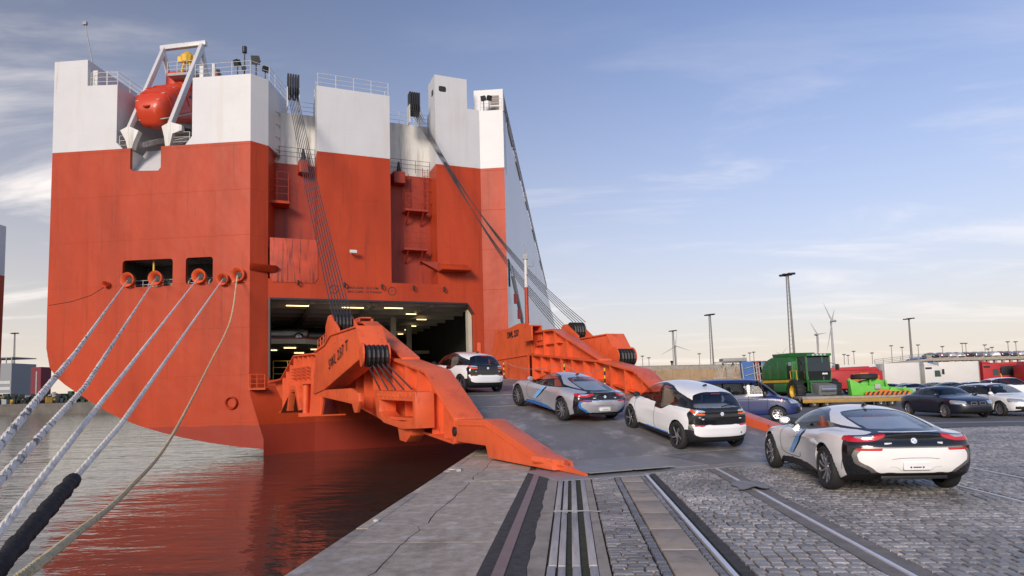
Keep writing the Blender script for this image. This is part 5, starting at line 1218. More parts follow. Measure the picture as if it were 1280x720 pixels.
trimS = [(1.12,.885),(.90,.97),(.62,1.09),(.30,1.20),(0,1.252),(-.25,1.260),(-.60,1.225),(-.92,1.125),(-1.13,1.035),(-1.45,1.005),(-1.9,.972),(-2.16,.945),(-2.22,.915),(-1.85,.955),(-1.4,.972),(-1.0,.93),(-.5,.885),(.2,.852),(.75,.858)]
bumper = [(0,.705),(.60,.705),(.70,.68),(.765,.62),(.755,.52),(.60,.43),(.47,.33),(.44,.30),(0,.30)]
bumper_ring = [(0,.718),(.70,.718),(.80,.68),(.83,.60),(.80,.48),(.62,.385),(.54,.30),(.45,.275),(0,.275)]
lampO = [(.36,.915),(.42,.845),(.56,.800),(.76,.785),(.88,.81),(.92,.93),(.84,.96),(.60,.95),(.50,.93)]
lampI = [(.48,.905),(.55,.862),(.67,.838),(.77,.855),(.84,.91),(.66,.915)]
vent = [(.27,.40),(.43,.41),(.19,.62),(-.07,.80),(-.18,.88),(-.32,.88),(-.08,.66)]
ventd = [(-.32,.88),(-.08,.66),(.27,.40),(.20,.42),(-.12,.63),(-.37,.82)]
sill = [(1.02,.10),(1.00,.22),(.85,.30),(.35,.335),(-.35,.31),(-.70,.265),(-1.0,.20),(-1.06,.10)]
rear_glass = [(-.95,.0),(-.95,.43),(-1.15,.485),(-1.6,.50),(-1.98,.465),(-2.05,.40),(-2.05,0)]
rear_trim = [(-.91,.0),(-.91,.46),(-1.12,.52),(-1.6,.535),(-2.05,.51),(-2.24,.48),(-2.24,0)]
isrear = lambda nx: nx < -.45
i8_masks = [
  ('underbody', lambda x,a,z,nx,na,nz,y: (nz < -.55) | ((a < .90) & (z > .16) & (np.hypot(x-1.40, z-.345) < .405) & (na < .35)) | ((a < .90) & (np.hypot(x+1.40, z-.345) < .405) & (na < .35))),
  ('side_window', lambda x,a,z,nx,na,nz,y: inpoly(winS, x, z) & (na > .25) & (a > .4)),
  ('rear_window', lambda x,a,z,nx,na,nz,y: inpoly(rear_glass, x, a) & (nz > .3) & (z > .97)),
  ('windscreen', lambda x,a,z,nx,na,nz,y: (x > .12) & (x < 1.12) & (nx > .25) & (nz > .2) & (a < .66-.14*(1.1-x)) & (z > .925)),
  ('window_trim', lambda x,a,z,nx,na,nz,y: (inpoly(trimS, x, z) & (na > .15) & (a > .40)) | (inpoly(rear_trim, x, a) & (nz > .25) & (z > .94)) | ((x > .05) & (x < 1.2) & (nx > .2) & (nz > .1) & (a < .73-.14*(1.1-x)) & (z > .91))),
  ('tail_lamp_glow', lambda x,a,z,nx,na,nz,y: (x < -1.95) & inpoly(lampI, a, z) & (nz < .8)),
  ('tail_lamp', lambda x,a,z,nx,na,nz,y: (x < -1.95) & inpoly(lampO, a, z) & (nz < .8)),
  ('reflector', lambda x,a,z,nx,na,nz,y: isrear(nx) & (a > .45) & (a < .78) & (z > .665) & (z < .705)),
  ('rear_bumper', lambda x,a,z,nx,na,nz,y: (nx < -.3) & inpoly(bumper, a, z) & (x < -2)),
  ('bumper_surround', lambda x,a,z,nx,na,nz,y: (nx < -.25) & inpoly(bumper_ring, a, z) & (x < -1.95)),
  ('rear_panel', lambda x,a,z,nx,na,nz,y: ((nx < -.20) & (x < -1.98) & (z < .93)) | ((x < -2.0) & (z < .40))),
  ('air_blade', lambda x,a,z,nx,na,nz,y: inpoly(vent, x, z) & (na > .4)),
  ('air_inlet', lambda x,a,z,nx,na,nz,y: inpoly(ventd, x, z) & (na > .4)),
  ('sill', lambda x,a,z,nx,na,nz,y: inpoly(sill, x, z) | ((z < .205) & (x > -2))),
  ('headlamp', lambda x,a,z,nx,na,nz,y: (nx > .3) & (x > 1.85) & (a > .45) & (a < .85) & (z > .60) & (z < .68)),
  ('front_panel', lambda x,a,z,nx,na,nz,y: (nx > .4) & (x > 2.0) & (z < .50)),
]
i8_parts = split(f8, V8, F8, N8, i8_masks, {'tail_lamp': .008, 'tail_lamp_glow': .004, 'reflector': .004, 'side_window': -.006, 'rear_window': -.006, 'air_inlet': -.01, 'rear_bumper': .006})
i8_wheel = make_wheel(.345, .215, .262, 'turbine', 10)
def surf_y(f, x, z, y0=1.05):
    """outer skin at side"""
    y = y0
    for _ in range(60):
        v = float(f(np.array([x]), np.array([y]), np.array([z]))[0])
        if v < .0008: break
        y -= max(v*.7, .001)
    return y
def surf_x_rear(f, y, z, x0=-2.6):
    x = x0
    for _ in range(80):
        v = float(f(np.array([x]), np.array([y]), np.array([z]))[0])
        if v < .0008: break
        x += max(v*.7, .001)
    return x
def side_line(f, pts, s, r=.0045, n=30):
    cv = smooth_path([(x, 0, z) for x, z in pts], n); return MB().tube([(p.x, s*(surf_y(f, p.x, p.z)+.0005), p.z) for p in cv], r, 4)
def rear_line(f, pts, r=.004, n=24):
    cv = smooth_path([(0, y, z) for y, z in pts], n); return MB().tube([(surf_x_rear(f, p.y, p.z)-.0005, p.y, p.z) for p in cv], r, 4)
def rear_disc(f, y, z, rad, th=.012, n=20, off=0.0):
    x = surf_x_rear(f, y, z); d = (surf_x_rear(f, y, z+.03)-surf_x_rear(f, y, z-.03))/.06
    ax = Vector((-1, 0, d)).normalized(); return MB().lathe([(0,rad),(th,rad*.96),(th+.002,0)], (x-off, y, z), ax, n)
def mirror_mesh(m, s):
    return m
gapm = pmat('panel_gap', (0.012,0.012,0.012), .8)
i8_extra = []
for s in (1,-1):
    i8_extra.append(('door_gap', mesh_of(side_line(f8, [(.80,.86),(.83,.70),(.80,.52),(.70,.40),(.40,.365),(-.05,.37),(-.12,.45)], s), gapm)))
    i8_extra.append(('fender_gap', mesh_of(side_line(f8, [(-1.98,.88),(-2.0,.75),(-1.99,.55),(-1.93,.38)], s, .004), gapm)))
    # door mirrors: stalk and shell
    m = MB(); ym = s*(surf_y(f8, .72, .93)+.02)
    m.tube([(.70, ym-s*.03, .92), (.72, ym+s*.10, .965)], [.022,.016], 8); mir_st = mesh_of(m, CM['trim'], smooth=True)
    m = MB(); m.lathe([(-.11,.0),(-.10,.035),(-.05,.062),(.03,.068),(.085,.05),(.10,0)], (0,0,0), (0,1,0), 16)
    me = mesh_of(m, CM['pearl'], smooth=True)
    for v in me.vertices: v.co = Vector((.74+v.co.x*.9, ym+s*.15+v.co.y*.95, .985+v.co.z*1.0))
    i8_extra += [('mirror_stalk', mir_st), ('mirror_shell', me)]
    i8_extra.append(('mirror_glass', mesh_of(MB().prism([(-.06,-.045),(.06,-.035),(.065,.03),(-.065,.04)], lambda a,b,t: (.683+t, ym+s*(.15)+a, .985+b), -.006, .0), CM['lens'])))
i8_extra.append(('badge', mesh_of(rear_disc(f8, 0, .805, .043), CM['badge'], smooth=True)))
i8_extra.append(('badge_ring', mesh_of(MB().lathe([(0,.046),(.014,.046),(.014,.040),(0,.040)], (surf_x_rear(f8,0,.805),0,.805), (-1,0,.25), 20, closed=True), CM['chrome'], smooth=True)))
xq = surf_x_rear(f8, 0, .805)
i8_extra.append(('badge_quarter', mesh_of(MB().add([(xq-.016,0,.806),(xq-.016,.030,.806),(xq-.010,.022,.828),(xq-.008,0,.836),(xq-.017,0,.804),(xq-.017,-.030,.804),(xq-.021,-.022,.782),(xq-.023,0,.775)], [(0,1,2,3),(4,5,6,7)]), CM['bluel'])))
xp = surf_x_rear(f8, 0, .47)
i8_extra.append(('number_plate', mesh_of(MB().prism(rrect(-.185,.185,.395,.50,.012), lambda a,b,t: (xp-.02+t+(b-.45)*.02,a,b), -.01, .012), CM['plate'], bevel=.003)))
i8_extra.append(('plate_print', mesh_of(MB().box((xp-.0345,-.055,.425),(xp-.031,.055,.441)).lathe([(0,.013),(.004,.013),(.004,0)],(xp-.031,.085,.433),(-1,0,0),12).lathe([(0,.013),(.004,.013),(.004,0)],(xp-.031,-.085,.433),(-1,0,0),12), CM['plate_t'])))
i8_extra.append(('plate_recess', mesh_of(rear_line(f8, [(-.36,.435),(-.26,.43),(-.21,.385),(-.1,.38),(.1,.38),(.21,.385),(.26,.43),(.36,.435)], .007), CM['trim'])))
i8_extra.append(('boot_handle', mesh_of(rear_line(f8, [(-.33,.545),(-.2,.56),(0,.563),(.2,.56),(.33,.545)], .008), CM['trim'])))
i8_extra.append(('bumper_crease', mesh_of(rear_line(f8, [(-.62,.625),(-.3,.632),(.3,.632),(.62,.625)], .003), CM['trim'])))
for s in (1,-1): i8_extra.append(('model_badge', mesh_of(MB().prism([(-.05,-.012),(.05,-.012),(.05,.012),(-.05,.012)] if s > 0 else [(-.035,-.014),(.035,-.014),(.035,.014),(-.035,.014)], lambda a,b,t: (surf_x_rear(f8, s*.36, .775)-t, s*.36+a, .772+b), 0, .006), CM['badge'])))
i8_extra.append(('roof_fin', mesh_of(MB().prism([(-.10,0),(.09,0),(.02,.035),(-.09,.055)], lambda a,b,t: (-.72+a, t, 1.262+b-a*.16), -.018, .018), CM['trim'], bevel=.008)))
i8_extra.append(('exhaust_diffuser', mesh_of(MB().box((-2.21,-.46,.25),(-2.05,.46,.30)), CM['trim'], bevel=.01)))
i8_extra.append(('floor_pan', mesh_of(MB().box((-1.0,-.78,.20),(1.2,.78,.24)).box((-2.0,-.6,.30),(-1.0,.6,.72)).box((.75,-.72,.3),(1.1,.72,.86)), CM['under'])))
backing_m = pmat('pale_glass_backing', (0.50,0.52,0.55), .7)
i8_extra.append(('glass_backing', mesh_of(MB().prism([(-2.02,.875),(-1.05,1.10),(-1.05,1.07),(-2.02,.845)], lambda a,b,t: (a,t,b), -.44, .44), backing_m)))  # added pale panel lightens the rear glass, standing in for sky reflection
def seats(mat, spots, z):
    me = seat_mesh(mat); return [('seat', me, (x, y, z)) for x, y in spots]
i8_seats = seats(CM['seat_o'], [(-.30,.36),(-.30,-.36)], .27)
m_ = MB(); m_.lathe([(-.012,.17),(0,.185),(.012,.17),(0,.155)], (.42,.36,.80), (-1,0,.35), 20, closed=True); m_.tube([(.42,.36,.80),(.65,.36,.74)], .03, 6); i8_extra.append(('steering_wheel', mesh_of(m_, CM['trim'], smooth=True)))
def build_i8(name, loc, rot, label, paint, blade, lower, surround, group):
    r = empty(name, loc, 0, label, 'car', group); r.rotation_euler = rot
    pm = dict(body=paint, rear_bumper=paint, side_window=MT['glass_clear'], rear_window=MT['glass_sky'], windscreen=MT['glass_clear'], window_trim=CM['gloss_black'], tail_lamp=CM['red'], tail_lamp_glow=CM['lens'], reflector=CM['red'], bumper_surround=surround, rear_panel=CM['gloss_black'], air_blade=blade, air_inlet=CM['trim'], sill=lower, headlamp=CM['lens'], front_panel=CM['trim'], underbody=CM['under'])
    for nm, me in i8_parts.items(): put({'side_window':'side_window'}.get(nm, nm), me, r, pm[nm])
    for nm, me in i8_extra:
        o = link(nm, me, r)
        if nm == 'mirror_shell': setm(o, paint)
    for nm, me, l in i8_seats: link(nm, me, r, l)
    add_wheels(r, I8['ax'], 1.71, .345, i8_wheel)
    return r

# ------------------------------------------------------------------ tall electric hatchback
I3 = dict(W=[(-2.05,.70),(-1.8,.79),(-1.3,.868),(-.6,.885),(.2,.88),(.9,.875),(1.4,.855),(1.75,.80),(2.05,.66)],
  ZS=[(-2.05,1.0),(-1.6,1.03),(-1.0,1.02),(-.4,.99),(.2,.985),(.8,.985),(1.2,.98),(1.6,.91),(1.85,.80),(2.05,.62)],
  ZC=[(-2.05,1.0),(-1.0,1.05),(.9,1.08),(1.2,1.06),(1.55,.985),(1.85,.86),(2.05,.66)],
  RF=[(-2.3,.60),(-2.0,1.02),(-1.85,1.22),(-1.65,1.40),(-1.45,1.485),(-1.1,1.535),(-.6,1.57),(-.1,1.575),(.35,1.52),(.75,1.38),(1.05,1.20),(1.3,1.02),(2.05,.5)],
  WB=[(-2.05,.66),(-1.7,.72),(-1.2,.775),(-.4,.80),(.4,.79),(.9,.74),(1.25,.64),(2.05,.3)],
  WZ=[(.1,-.13),(.22,-.07),(.35,-.025),(.5,0.0),(.75,.0),(.95,-.03),(1.2,-.09),(1.7,-.3)],
  ZB=[(-2.05,.30),(-1.7,.22),(-1.2,.17),(1.4,.17),(1.8,.2),(2.05,.25)],
  RZ=[(.1,.25),(.25,.13),(.34,.045),(.5,.0),(.62,.0),(.70,.04),(.85,.05),(1.0,.07),(1.15,.14),(1.3,.24),(1.42,.32),(1.5,.28),(1.7,.6)],
  FZ=[(.1,-.12),(.3,.0),(.55,.0),(.75,-.1),(.95,-.32),(1.7,-1.6)], xr=-1.99, xf=2.0, rr=.24, rp=3.2, fr=.42, fp=2.6, kr=.06, kf=.14, k1=.07, k2=.13, k3=.03, tum=.30, crown=.05,
  haunch=[(-1.30,.58,.018,.42,.30),(1.285,.58,.020,.38,.30),(0,.50,-.02,.5,.2)], ax=(1.285,-1.285), wr=.348, well=.385, wi=.64)
f3 = car_field(I3)
V3, F3, N3 = extract(f3, (-2.12,-1.0,.10), (2.12,1.0,1.64), .024)
w3f = [(1.05,1.035),(.80,1.22),(.50,1.37),(.20,1.445),(-.05,1.465),(-.10,1.465),(-.10,1.03)]
w3r = [(-.20,.93),(-.20,1.46),(-.55,1.44),(-.78,1.36),(-.92,1.14),(-.80,1.05),(-.66,.99),(-.55,.93)]
w3q = [(-.92,1.13),(-.84,1.36),(-1.05,1.30),(-1.45,1.20),(-1.50,1.10)]
t3 = [(1.22,1.005),(.86,1.26),(.52,1.42),(.20,1.495),(-.10,1.512),(-.58,1.48),(-.88,1.395),(-1.15,1.345),(-1.60,1.26),(-1.95,1.20),(-1.95,1.06),(-1.45,1.055),(-.80,1.03),(-.62,.93),(-.52,.885),(-.12,.885),(-.10,1.005)]
i3_masks = [
  ('underbody', lambda x,a,z,nx,na,nz,y: (nz < -.55) | ((a < .86) & (np.hypot(np.abs(x)-1.285, z-.348) < .405) & (na < .35))),
  ('front_side_window', lambda x,a,z,nx,na,nz,y: inpoly(w3f, x, z) & (na > .3) & (a > .4)),
  ('rear_side_window', lambda x,a,z,nx,na,nz,y: inpoly(w3r, x, z) & (na > .3) & (a > .4)),
  ('quarter_window', lambda x,a,z,nx,na,nz,y: inpoly(w3q, x, z) & (na > .3) & (a > .4)),
  ('rear_window', lambda x,a,z,nx,na,nz,y: (nx < -.3) & (z > 1.10) & (z < 1.375) & (a < .66-.30*(z-1.10))),
  ('spoiler_lip', lambda x,a,z,nx,na,nz,y: (nx < -.2) & (z >= 1.375) & (z < 1.44) & (a < .62) & (x < -1.5)),
  ('windscreen', lambda x,a,z,nx,na,nz,y: (x > .25) & (x < 1.25) & (nx > .25) & (nz > .15) & (a < .66-.18*(z-1.0)) & (z > 1.07)),
  ('window_trim', lambda x,a,z,nx,na,nz,y: (inpoly(t3, x, z) & (na > .25) & (a > .38)) | ((x > .2) & (nx > .2) & (nz > .1) & (a < .72-.18*(z-1.0)) & (z > 1.04))),
  ('tail_lamp', lambda x,a,z,nx,na,nz,y: (nx < -.2) & (inpoly([(.40,.985),(.46,.935),(.70,.925),(.76,1.06),(.70,1.06),(.66,.985)], a, z))),
  ('tail_lamp_glow', lambda x,a,z,nx,na,nz,y: (nx < -.2) & (inpoly([(.43,1.0),(.66,.99),(.70,1.045),(.45,1.035)], a, z))),
  ('reflector', lambda x,a,z,nx,na,nz,y: (nx < -.3) & (a > .46) & (a < .70) & (z > .655) & (z < .70)),
  ('rear_bumper', lambda x,a,z,nx,na,nz,y: (nx < -.25) & (x < -1.7) & inpoly([(0,.70),(.64,.70),(.72,.62),(.70,.47),(.60,.435),(0,.425)], a, z)),
  ('tailgate', lambda x,a,z,nx,na,nz,y: (nx < -.22) & (x < -1.6) & (z > .70) & (z < 1.40) & (a < .79)),
  ('bumper_surround', lambda x,a,z,nx,na,nz,y: (nx < -.2) & (x < -1.72) & (z > .56) & (z <= .72) & (a > .62)),
  ('rear_skirt', lambda x,a,z,nx,na,nz,y: ((x < -1.62) & (z < .56)) ),
  ('sill', lambda x,a,z,nx,na,nz,y: inpoly([(.92,.10),(.90,.24),(.80,.31),(.2,.32),(-.6,.34),(-.90,.31),(-.92,.1)], x, z) | (z < .19)),
  ('headlamp', lambda x,a,z,nx,na,nz,y: (nx > .2) & (x > 1.6) & (a > .45) & (a < .78) & (z > .72) & (z < .86)),
  ('front_panel', lambda x,a,z,nx,na,nz,y: (nx > .45) & (x > 1.75) & (z < .48)),
  ('hood_panel', lambda x,a,z,nx,na,nz,y: (nz > .6) & (x > 1.1) & (a < .52) & (z > .8)),
]
i3_parts = split(f3, V3, F3, N3, i3_masks, {'tail_lamp': .008, 'tail_lamp_glow': .005, 'reflector': .006, 'front_side_window': -.006, 'rear_side_window': -.006, 'rear_window': -.004, 'rear_bumper': .015, 'tailgate': .006})
i3_wheel = make_wheel(.348, .165, .255, 'turbine', 5)
i3_extra = []
for s in (1,-1):
    i3_extra.append(('door_gap', mesh_of(side_line(f3, [(-.13,.96),(-.16,.80),(-.10,.62),(-.12,.45),(-.18,.345)], s, .007), gapm)))
    i3_extra.append(('door_gap', mesh_of(side_line(f3, [(1.0,.96),(.98,.75),(.88,.50),(.82,.34)], s, .0045), gapm)))
    i3_extra.append(('blue_sill', mesh_of(side_line(f3, [(.35,.315),(0,.318),(-.6,.33),(-.88,.33)], s, .022), CM['bluea'])))
    i3_extra.append(('rear_arch_gap', mesh_of(side_line(f3, [(-1.90,1.0),(-1.91,.8),(-1.88,.6),(-1.80,.45)], s, .005), gapm)))
    ym = s*(surf_y(f3, .86, 1.02)+.02); m = MB(); m.tube([(.84, ym-s*.03, 1.02),(.84, ym+s*.08, 1.05)], [.025,.018], 8); i3_extra.append(('mirror_stalk', mesh_of(m, CM['trim'], smooth=True)))
    m = MB(); m.lathe([(-.10,0),(-.09,.04),(-.03,.07),(.05,.07),(.09,.05),(.10,0)], (0,0,0), (0,1,0), 14); me = mesh_of(m, CM['trim'], smooth=True)
    for v in me.vertices: v.co = Vector((.86+v.co.x*.8, ym+s*.14+v.co.y*.9, 1.07+v.co.z*1.05))
    i3_extra.append(('mirror_shell', me))
i3_extra.append(('badge', mesh_of(rear_disc(f3, 0, .955, .048), CM['badge'], smooth=True)))
xq = surf_x_rear(f3, 0, .955)
i3_extra.append(('badge_quarter', mesh_of(MB().add([(xq-.016,.002,.957),(xq-.016,.032,.957),(xq-.013,.022,.981),(xq-.011,.002,.989),(xq-.018,-.002,.953),(xq-.018,-.032,.953),(xq-.02,-.022,.93),(xq-.022,-.002,.921)], [(0,1,2,3),(4,5,6,7)]), CM['bluel'])))
for s in (1,-1): i3_extra.append(('model_badge', mesh_of(MB().prism([(-.04,-.012),(.04,-.012),(.04,.012),(-.04,.012)], lambda a,b,t: (surf_x_rear(f3, s*.50, .86)-t-.006, s*.50+a, .84+b), 0, .006), CM['badge'])))
i3_extra.append(('wiper', mesh_of(MB().tube([(surf_x_rear(f3,0,1.12)-.02,0,1.12),(surf_x_rear(f3,.2,1.16)-.02,-.2,1.16),(surf_x_rear(f3,.34,1.155)-.02,-.34,1.15)], .013, 6), CM['trim'], smooth=True)))
i3_extra.append(('roof_fin', mesh_of(MB().prism([(-.10,0),(.09,0),(.02,.035),(-.09,.055)], lambda a,b,t: (-1.1+a, t, 1.527+b-a*.14), -.02, .02), CM['trim'], bevel=.008)))
i3_extra.append(('brake_lamp', mesh_of(MB().box((surf_x_rear(f3,0,1.405)-.008,-.12,1.395),(surf_x_rear(f3,0,1.405)+.02,.12,1.412)), CM['red'])))
i3_extra.append(('tow_cover', mesh_of(rear_disc(f3, -.52, .50, .022, .018), gapm)))
i3_extra.append(('floor_pan', mesh_of(MB().box((-1.6,-.72,.22),(1.2,.72,.30)).box((.85,-.66,.3),(1.15,.66,1.0)).box((-1.8,-.6,.3),(-1.25,.6,.85)), CM['under'])))
i3_extra.append(('glass_backing', mesh_of(MB().box((-1.74,-.55,1.06),(-1.15,.55,1.09)), backing_m)))  # same kind of added pale panel, brightening the rear window from below
i3_seats = seats(CM['seat_b'], [(.05,.34),(.05,-.34)], .52)+seats(CM['seat_d'], [(-.85,.30),(-.85,-.30)], .56)
m_ = MB(); m_.lathe([(-.012,.17),(0,.185),(.012,.17),(0,.155)], (.62,.34,.98), (-1,0,.4), 18, closed=True); i3_extra.append(('steering_wheel', mesh_of(m_, CM['trim'], smooth=True)))
def build_i3(name, loc, rot, label, group):
    r = empty(name, loc, 0, label, 'car', group); r.rotation_euler = rot
    pm = dict(body=CM['white'], rear_bumper=CM['white'], front_side_window=MT['glass_clear'], rear_side_window=MT['glass_clear'], quarter_window=MT['glass_dark'], rear_window=MT['glass_sky'], spoiler_lip=CM['gloss_black'], windscreen=MT['glass_clear'], window_trim=CM['gloss_black'], tail_lamp=CM['amber'], tail_lamp_glow=CM['lens'], reflector=CM['red'], tailgate=CM['gloss_black'], bumper_surround=CM['chrome'], rear_skirt=CM['trim'], sill=CM['trim'], headlamp=CM['lens'], front_panel=CM['trim'], hood_panel=CM['gloss_black'], underbody=CM['under'])
    for nm, me in i3_parts.items(): put(nm, me, r, pm[nm])
    for nm, me in i3_extra: link(nm, me, r)
    for nm, me, l in i3_seats: link(nm, me, r, l)
    add_wheels(r, I3['ax'], 1.59, .348, i3_wheel)
    return r

# ------------------------------------------------------------------ saloon / estate / van shells
SED = dict(W=[(-2.4,.72),(-2.1,.83),(-1.5,.90),(-.5,.905),(.5,.905),(1.3,.90),(1.9,.84),(2.2,.72),(2.4,.56)],
  ZS=[(-2.4,.90),(-2.0,.96),(-1.4,.975),(-.4,.95),(.6,.93),(1.1,.92),(1.6,.87),(2.1,.78),(2.4,.66)],
  ZC=[(-2.4,.93),(-2.0,1.0),(-1.5,1.02),(0,1.0),(.8,1.0),(1.2,.96),(1.7,.90),(2.15,.79),(2.4,.66)],
  RF=[(-2.6,.6),(-2.0,.96),(-1.6,1.12),(-1.2,1.26),(-.8,1.345),(-.3,1.385),(.0,1.38),(.35,1.31),(.7,1.16),(1.05,.98),(1.4,.80),(2.4,.4)],
  WB=[(-2.4,.60),(-1.8,.68),(-1.2,.75),(-.4,.785),(.3,.78),(.8,.74),(1.2,.66),(2.4,.4)],
  WZ=[(.1,-.12),(.22,-.06),(.4,-.01),(.6,0.0),(.8,-.01),(1.0,-.06),(1.5,-.2)], ZB=[(-2.4,.32),(-2,.24),(-1.4,.18),(1.6,.17),(2.1,.2),(2.4,.25)],
  RZ=[(.1,.2),(.3,.05),(.5,0),(.7,.02),(.9,.06),(1.0,.08),(1.5,.5)], FZ=[(.1,-.12),(.3,0),(.5,.02),(.65,0),(.8,-.15),(1.5,-1.2)], xr=-2.32, xf=2.33, rr=.22, fr=.34, fp=2.8, tum=.40, k1=.07, k2=.1, k3=.03,
  haunch=[(-1.4,.6,.02,.42,.3),(1.4,.6,.02,.4,.3)], ax=(1.40,-1.41), wr=.325, well=.36, wi=.64)
def variant(base, **k):
    d = dict(base); d.update(k); return d
SUV = variant(SED, ZS=[(-2.4,1.05),(-1.5,1.08),(0,1.06),(1.0,1.04),(1.7,.98),(2.2,.86),(2.4,.74)], ZC=[(-2.4,1.08),(-1,1.1),(.8,1.12),(1.2,1.07),(1.8,1.0),(2.2,.88),(2.4,.75)], RF=[(-2.6,.7),(-2.3,1.15),(-2.1,1.40),(-1.8,1.58),(-1.2,1.67),(-.4,1.70),(.1,1.67),(.5,1.52),(.9,1.28),(1.25,1.05),(2.4,.5)], WB=[(-2.4,.70),(-1.8,.76),(-.4,.80),(.4,.79),(.9,.74),(2.4,.4)], tum=.30, wr=.36, well=.40, ZB=[(-2.4,.38),(-1.4,.25),(1.6,.25),(2.4,.33)], RZ=[(.1,.2),(.3,.05),(.5,0),(.9,.0),(1.2,.08),(1.7,.45)])
HAT = variant(SED, ZS=[(-2.4,.98),(-1.4,1.0),(-.2,.955),(.6,.93),(1.1,.92),(1.6,.88),(2.1,.79),(2.4,.66)], RF=[(-2.6,.6),(-2.3,1.0),(-2.05,1.25),(-1.7,1.38),(-1.0,1.44),(-.3,1.455),(.1,1.43),(.45,1.33),(.8,1.16),(1.1,.99),(1.4,.80),(2.4,.4)], tum=.34)
VAN = dict(W=[(-2.6,.90),(-2.3,.945),(0,.952),(1.6,.95),(2.1,.90),(2.5,.74)], ZS=[(-2.6,1.12),(0,1.12),(1.2,1.12),(1.6,1.08),(2.1,.98),(2.5,.80)], ZC=[(-2.6,1.15),(1.1,1.2),(1.5,1.14),(2.0,1.03),(2.5,.84)],
  RF=[(-3.0,1.6),(-2.4,1.93),(-1.5,1.96),(.2,1.95),(.65,1.90),(1.0,1.68),(1.35,1.38),(1.6,1.16),(2.5,.6)], WB=[(-2.6,.90),(0,.92),(.8,.90),(1.4,.82),(2.5,.6)], WZ=[(.1,-.1),(.3,-.03),(.55,0),(.9,0),(1.15,-.03),(2.2,-.2)], ZB=[(-2.6,.34),(-1.4,.25),(1.6,.25),(2.5,.30)],
  RZ=[(.1,.15),(.4,.02),(.8,0),(1.4,.03),(1.9,.10),(2.2,.4)], FZ=[(.1,-.1),(.35,0),(.6,0),(.9,-.08),(1.1,-.3),(2.2,-1.6)], xr=-2.42, xf=2.47, rr=.10, fr=.34, fp=2.8, tum=.10, crown=.04, k1=.07, k2=.14, k3=.02, kr=.08, haunch=[(-1.5,.55,.015,.4,.3),(1.5,.55,.02,.4,.3)], ax=(1.50,-1.50), wr=.335, well=.38, wi=.68)
def shell(P, h, spec):
    f = car_field(P); zt = max(z for _, z in P['RF'])
    V, F, N = extract(f, (P['xr']-.15,-1.08,.08), (P['xf']+.15,1.08,zt+.08), h)
    ZS, RF, WBf = f.ZS, f.RF, f.WB; tum = P.get('tum', .42)
    b0, b1 = spec['glass_x']; top = spec.get('top', .10); low = spec.get('low', .04); pill = spec['pillars']
    def sidewin(x, a, z, nx, na, nz, y):
        k = (z > ZS(x)+low) & (z < np.minimum(RF(x)-top, spec.get('zmax', 9))) & (na > .35) & (x > b0) & (x < b1)
        for p in pill: k &= np.abs(x-p) > .05
        return k
    wx0, wx1 = spec['ws']; rx0, rx1 = spec['rw']
    masks = [
      ('underbody', lambda x,a,z,nx,na,nz,y: (nz < -.55) | ((a < .86) & (np.minimum(np.hypot(x-P['ax'][0], z-P['wr']), np.hypot(x-P['ax'][1], z-P['wr'])) < P['well']+.02) & (na < .35))),
      ('side_window', sidewin),
      ('windscreen', lambda x,a,z,nx,na,nz,y: (x > wx0) & (x < wx1) & (nx > .22) & (a < WBf(x)-tum*(z-ZS(x))-.07) & (z > ZS(x)+.08)),
      ('rear_window', lambda x,a,z,nx,na,nz,y: (x > rx0) & (x < rx1) & (nx < -.2) & (a < WBf(x)-tum*(z-ZS(x))-.08) & (z > ZS(x)+.09) & (z < zt-.1)),
      ('window_trim', lambda x,a,z,nx,na,nz,y: (z > ZS(x)+low-.03) & (z < np.minimum(RF(x)-top+.035, spec.get('zmax', 9)+.03)) & (na > .35) & (x > b0-.06) & (x < b1+.05)),
      ('headlamp', lambda x,a,z,nx,na,nz,y: (nx > .15) & (x > P['xf']-.55) & (a > spec['hl'][0]) & (a < spec['hl'][1]) & (z > spec['hl'][2]) & (z < spec['hl'][3]-.12*(1-np.clip(a,0,1)))),
      ('grille', lambda x,a,z,nx,na,nz,y: (nx > .4) & (a < spec['gr'][0]) & (z > spec['gr'][1]) & (z < spec['gr'][2])),
      ('lower_grille', lambda x,a,z,nx,na,nz,y: (nx > .4) & (a < .72) & (z > spec['lg'][0]) & (z < spec['lg'][1])),
      ('tail_lamp', lambda x,a,z,nx,na,nz,y: (nx < -.15) & (x < P['xr']+.32) & (a > spec['tl'][0]) & (z > spec['tl'][1]) & (z < spec['tl'][2])),
      ('lower_trim', lambda x,a,z,nx,na,nz,y: (z < spec.get('skirt', .26))),
    ]
    return f, split(f, V, F, N, masks, {'headlamp': .004, 'tail_lamp': .004})
sed_spec = dict(glass_x=(-1.62,.92), pillars=(-.42,-1.28), ws=(.15,1.12), rw=(-2.0,-.95), hl=(.42,.84,.62,.80), gr=(.34,.56,.72), lg=(.30,.42), tl=(.45,.72,.90), top=.085)
f_sed, sed_parts = shell(SED, .034, sed_spec)
f_hat, hat_parts = shell(HAT, .036, dict(glass_x=(-1.85,.95), pillars=(-.42,-1.35), ws=(.2,1.15), rw=(-2.3,-1.75), hl=(.42,.84,.62,.80), gr=(.30,.55,.70), lg=(.30,.44), tl=(.45,.75,.93), top=.09))
f_suv, suv_parts = shell(SUV, .05, dict(glass_x=(-2.0,1.0), pillars=(-.35,-1.3), ws=(.25,1.2), rw=(-2.35,-1.9), hl=(.42,.84,.72,.90), gr=(.34,.66,.84), lg=(.36,.5), tl=(.48,.85,1.10), top=.10))
f_sl, sedlo_parts = shell(SED, .06, sed_spec)
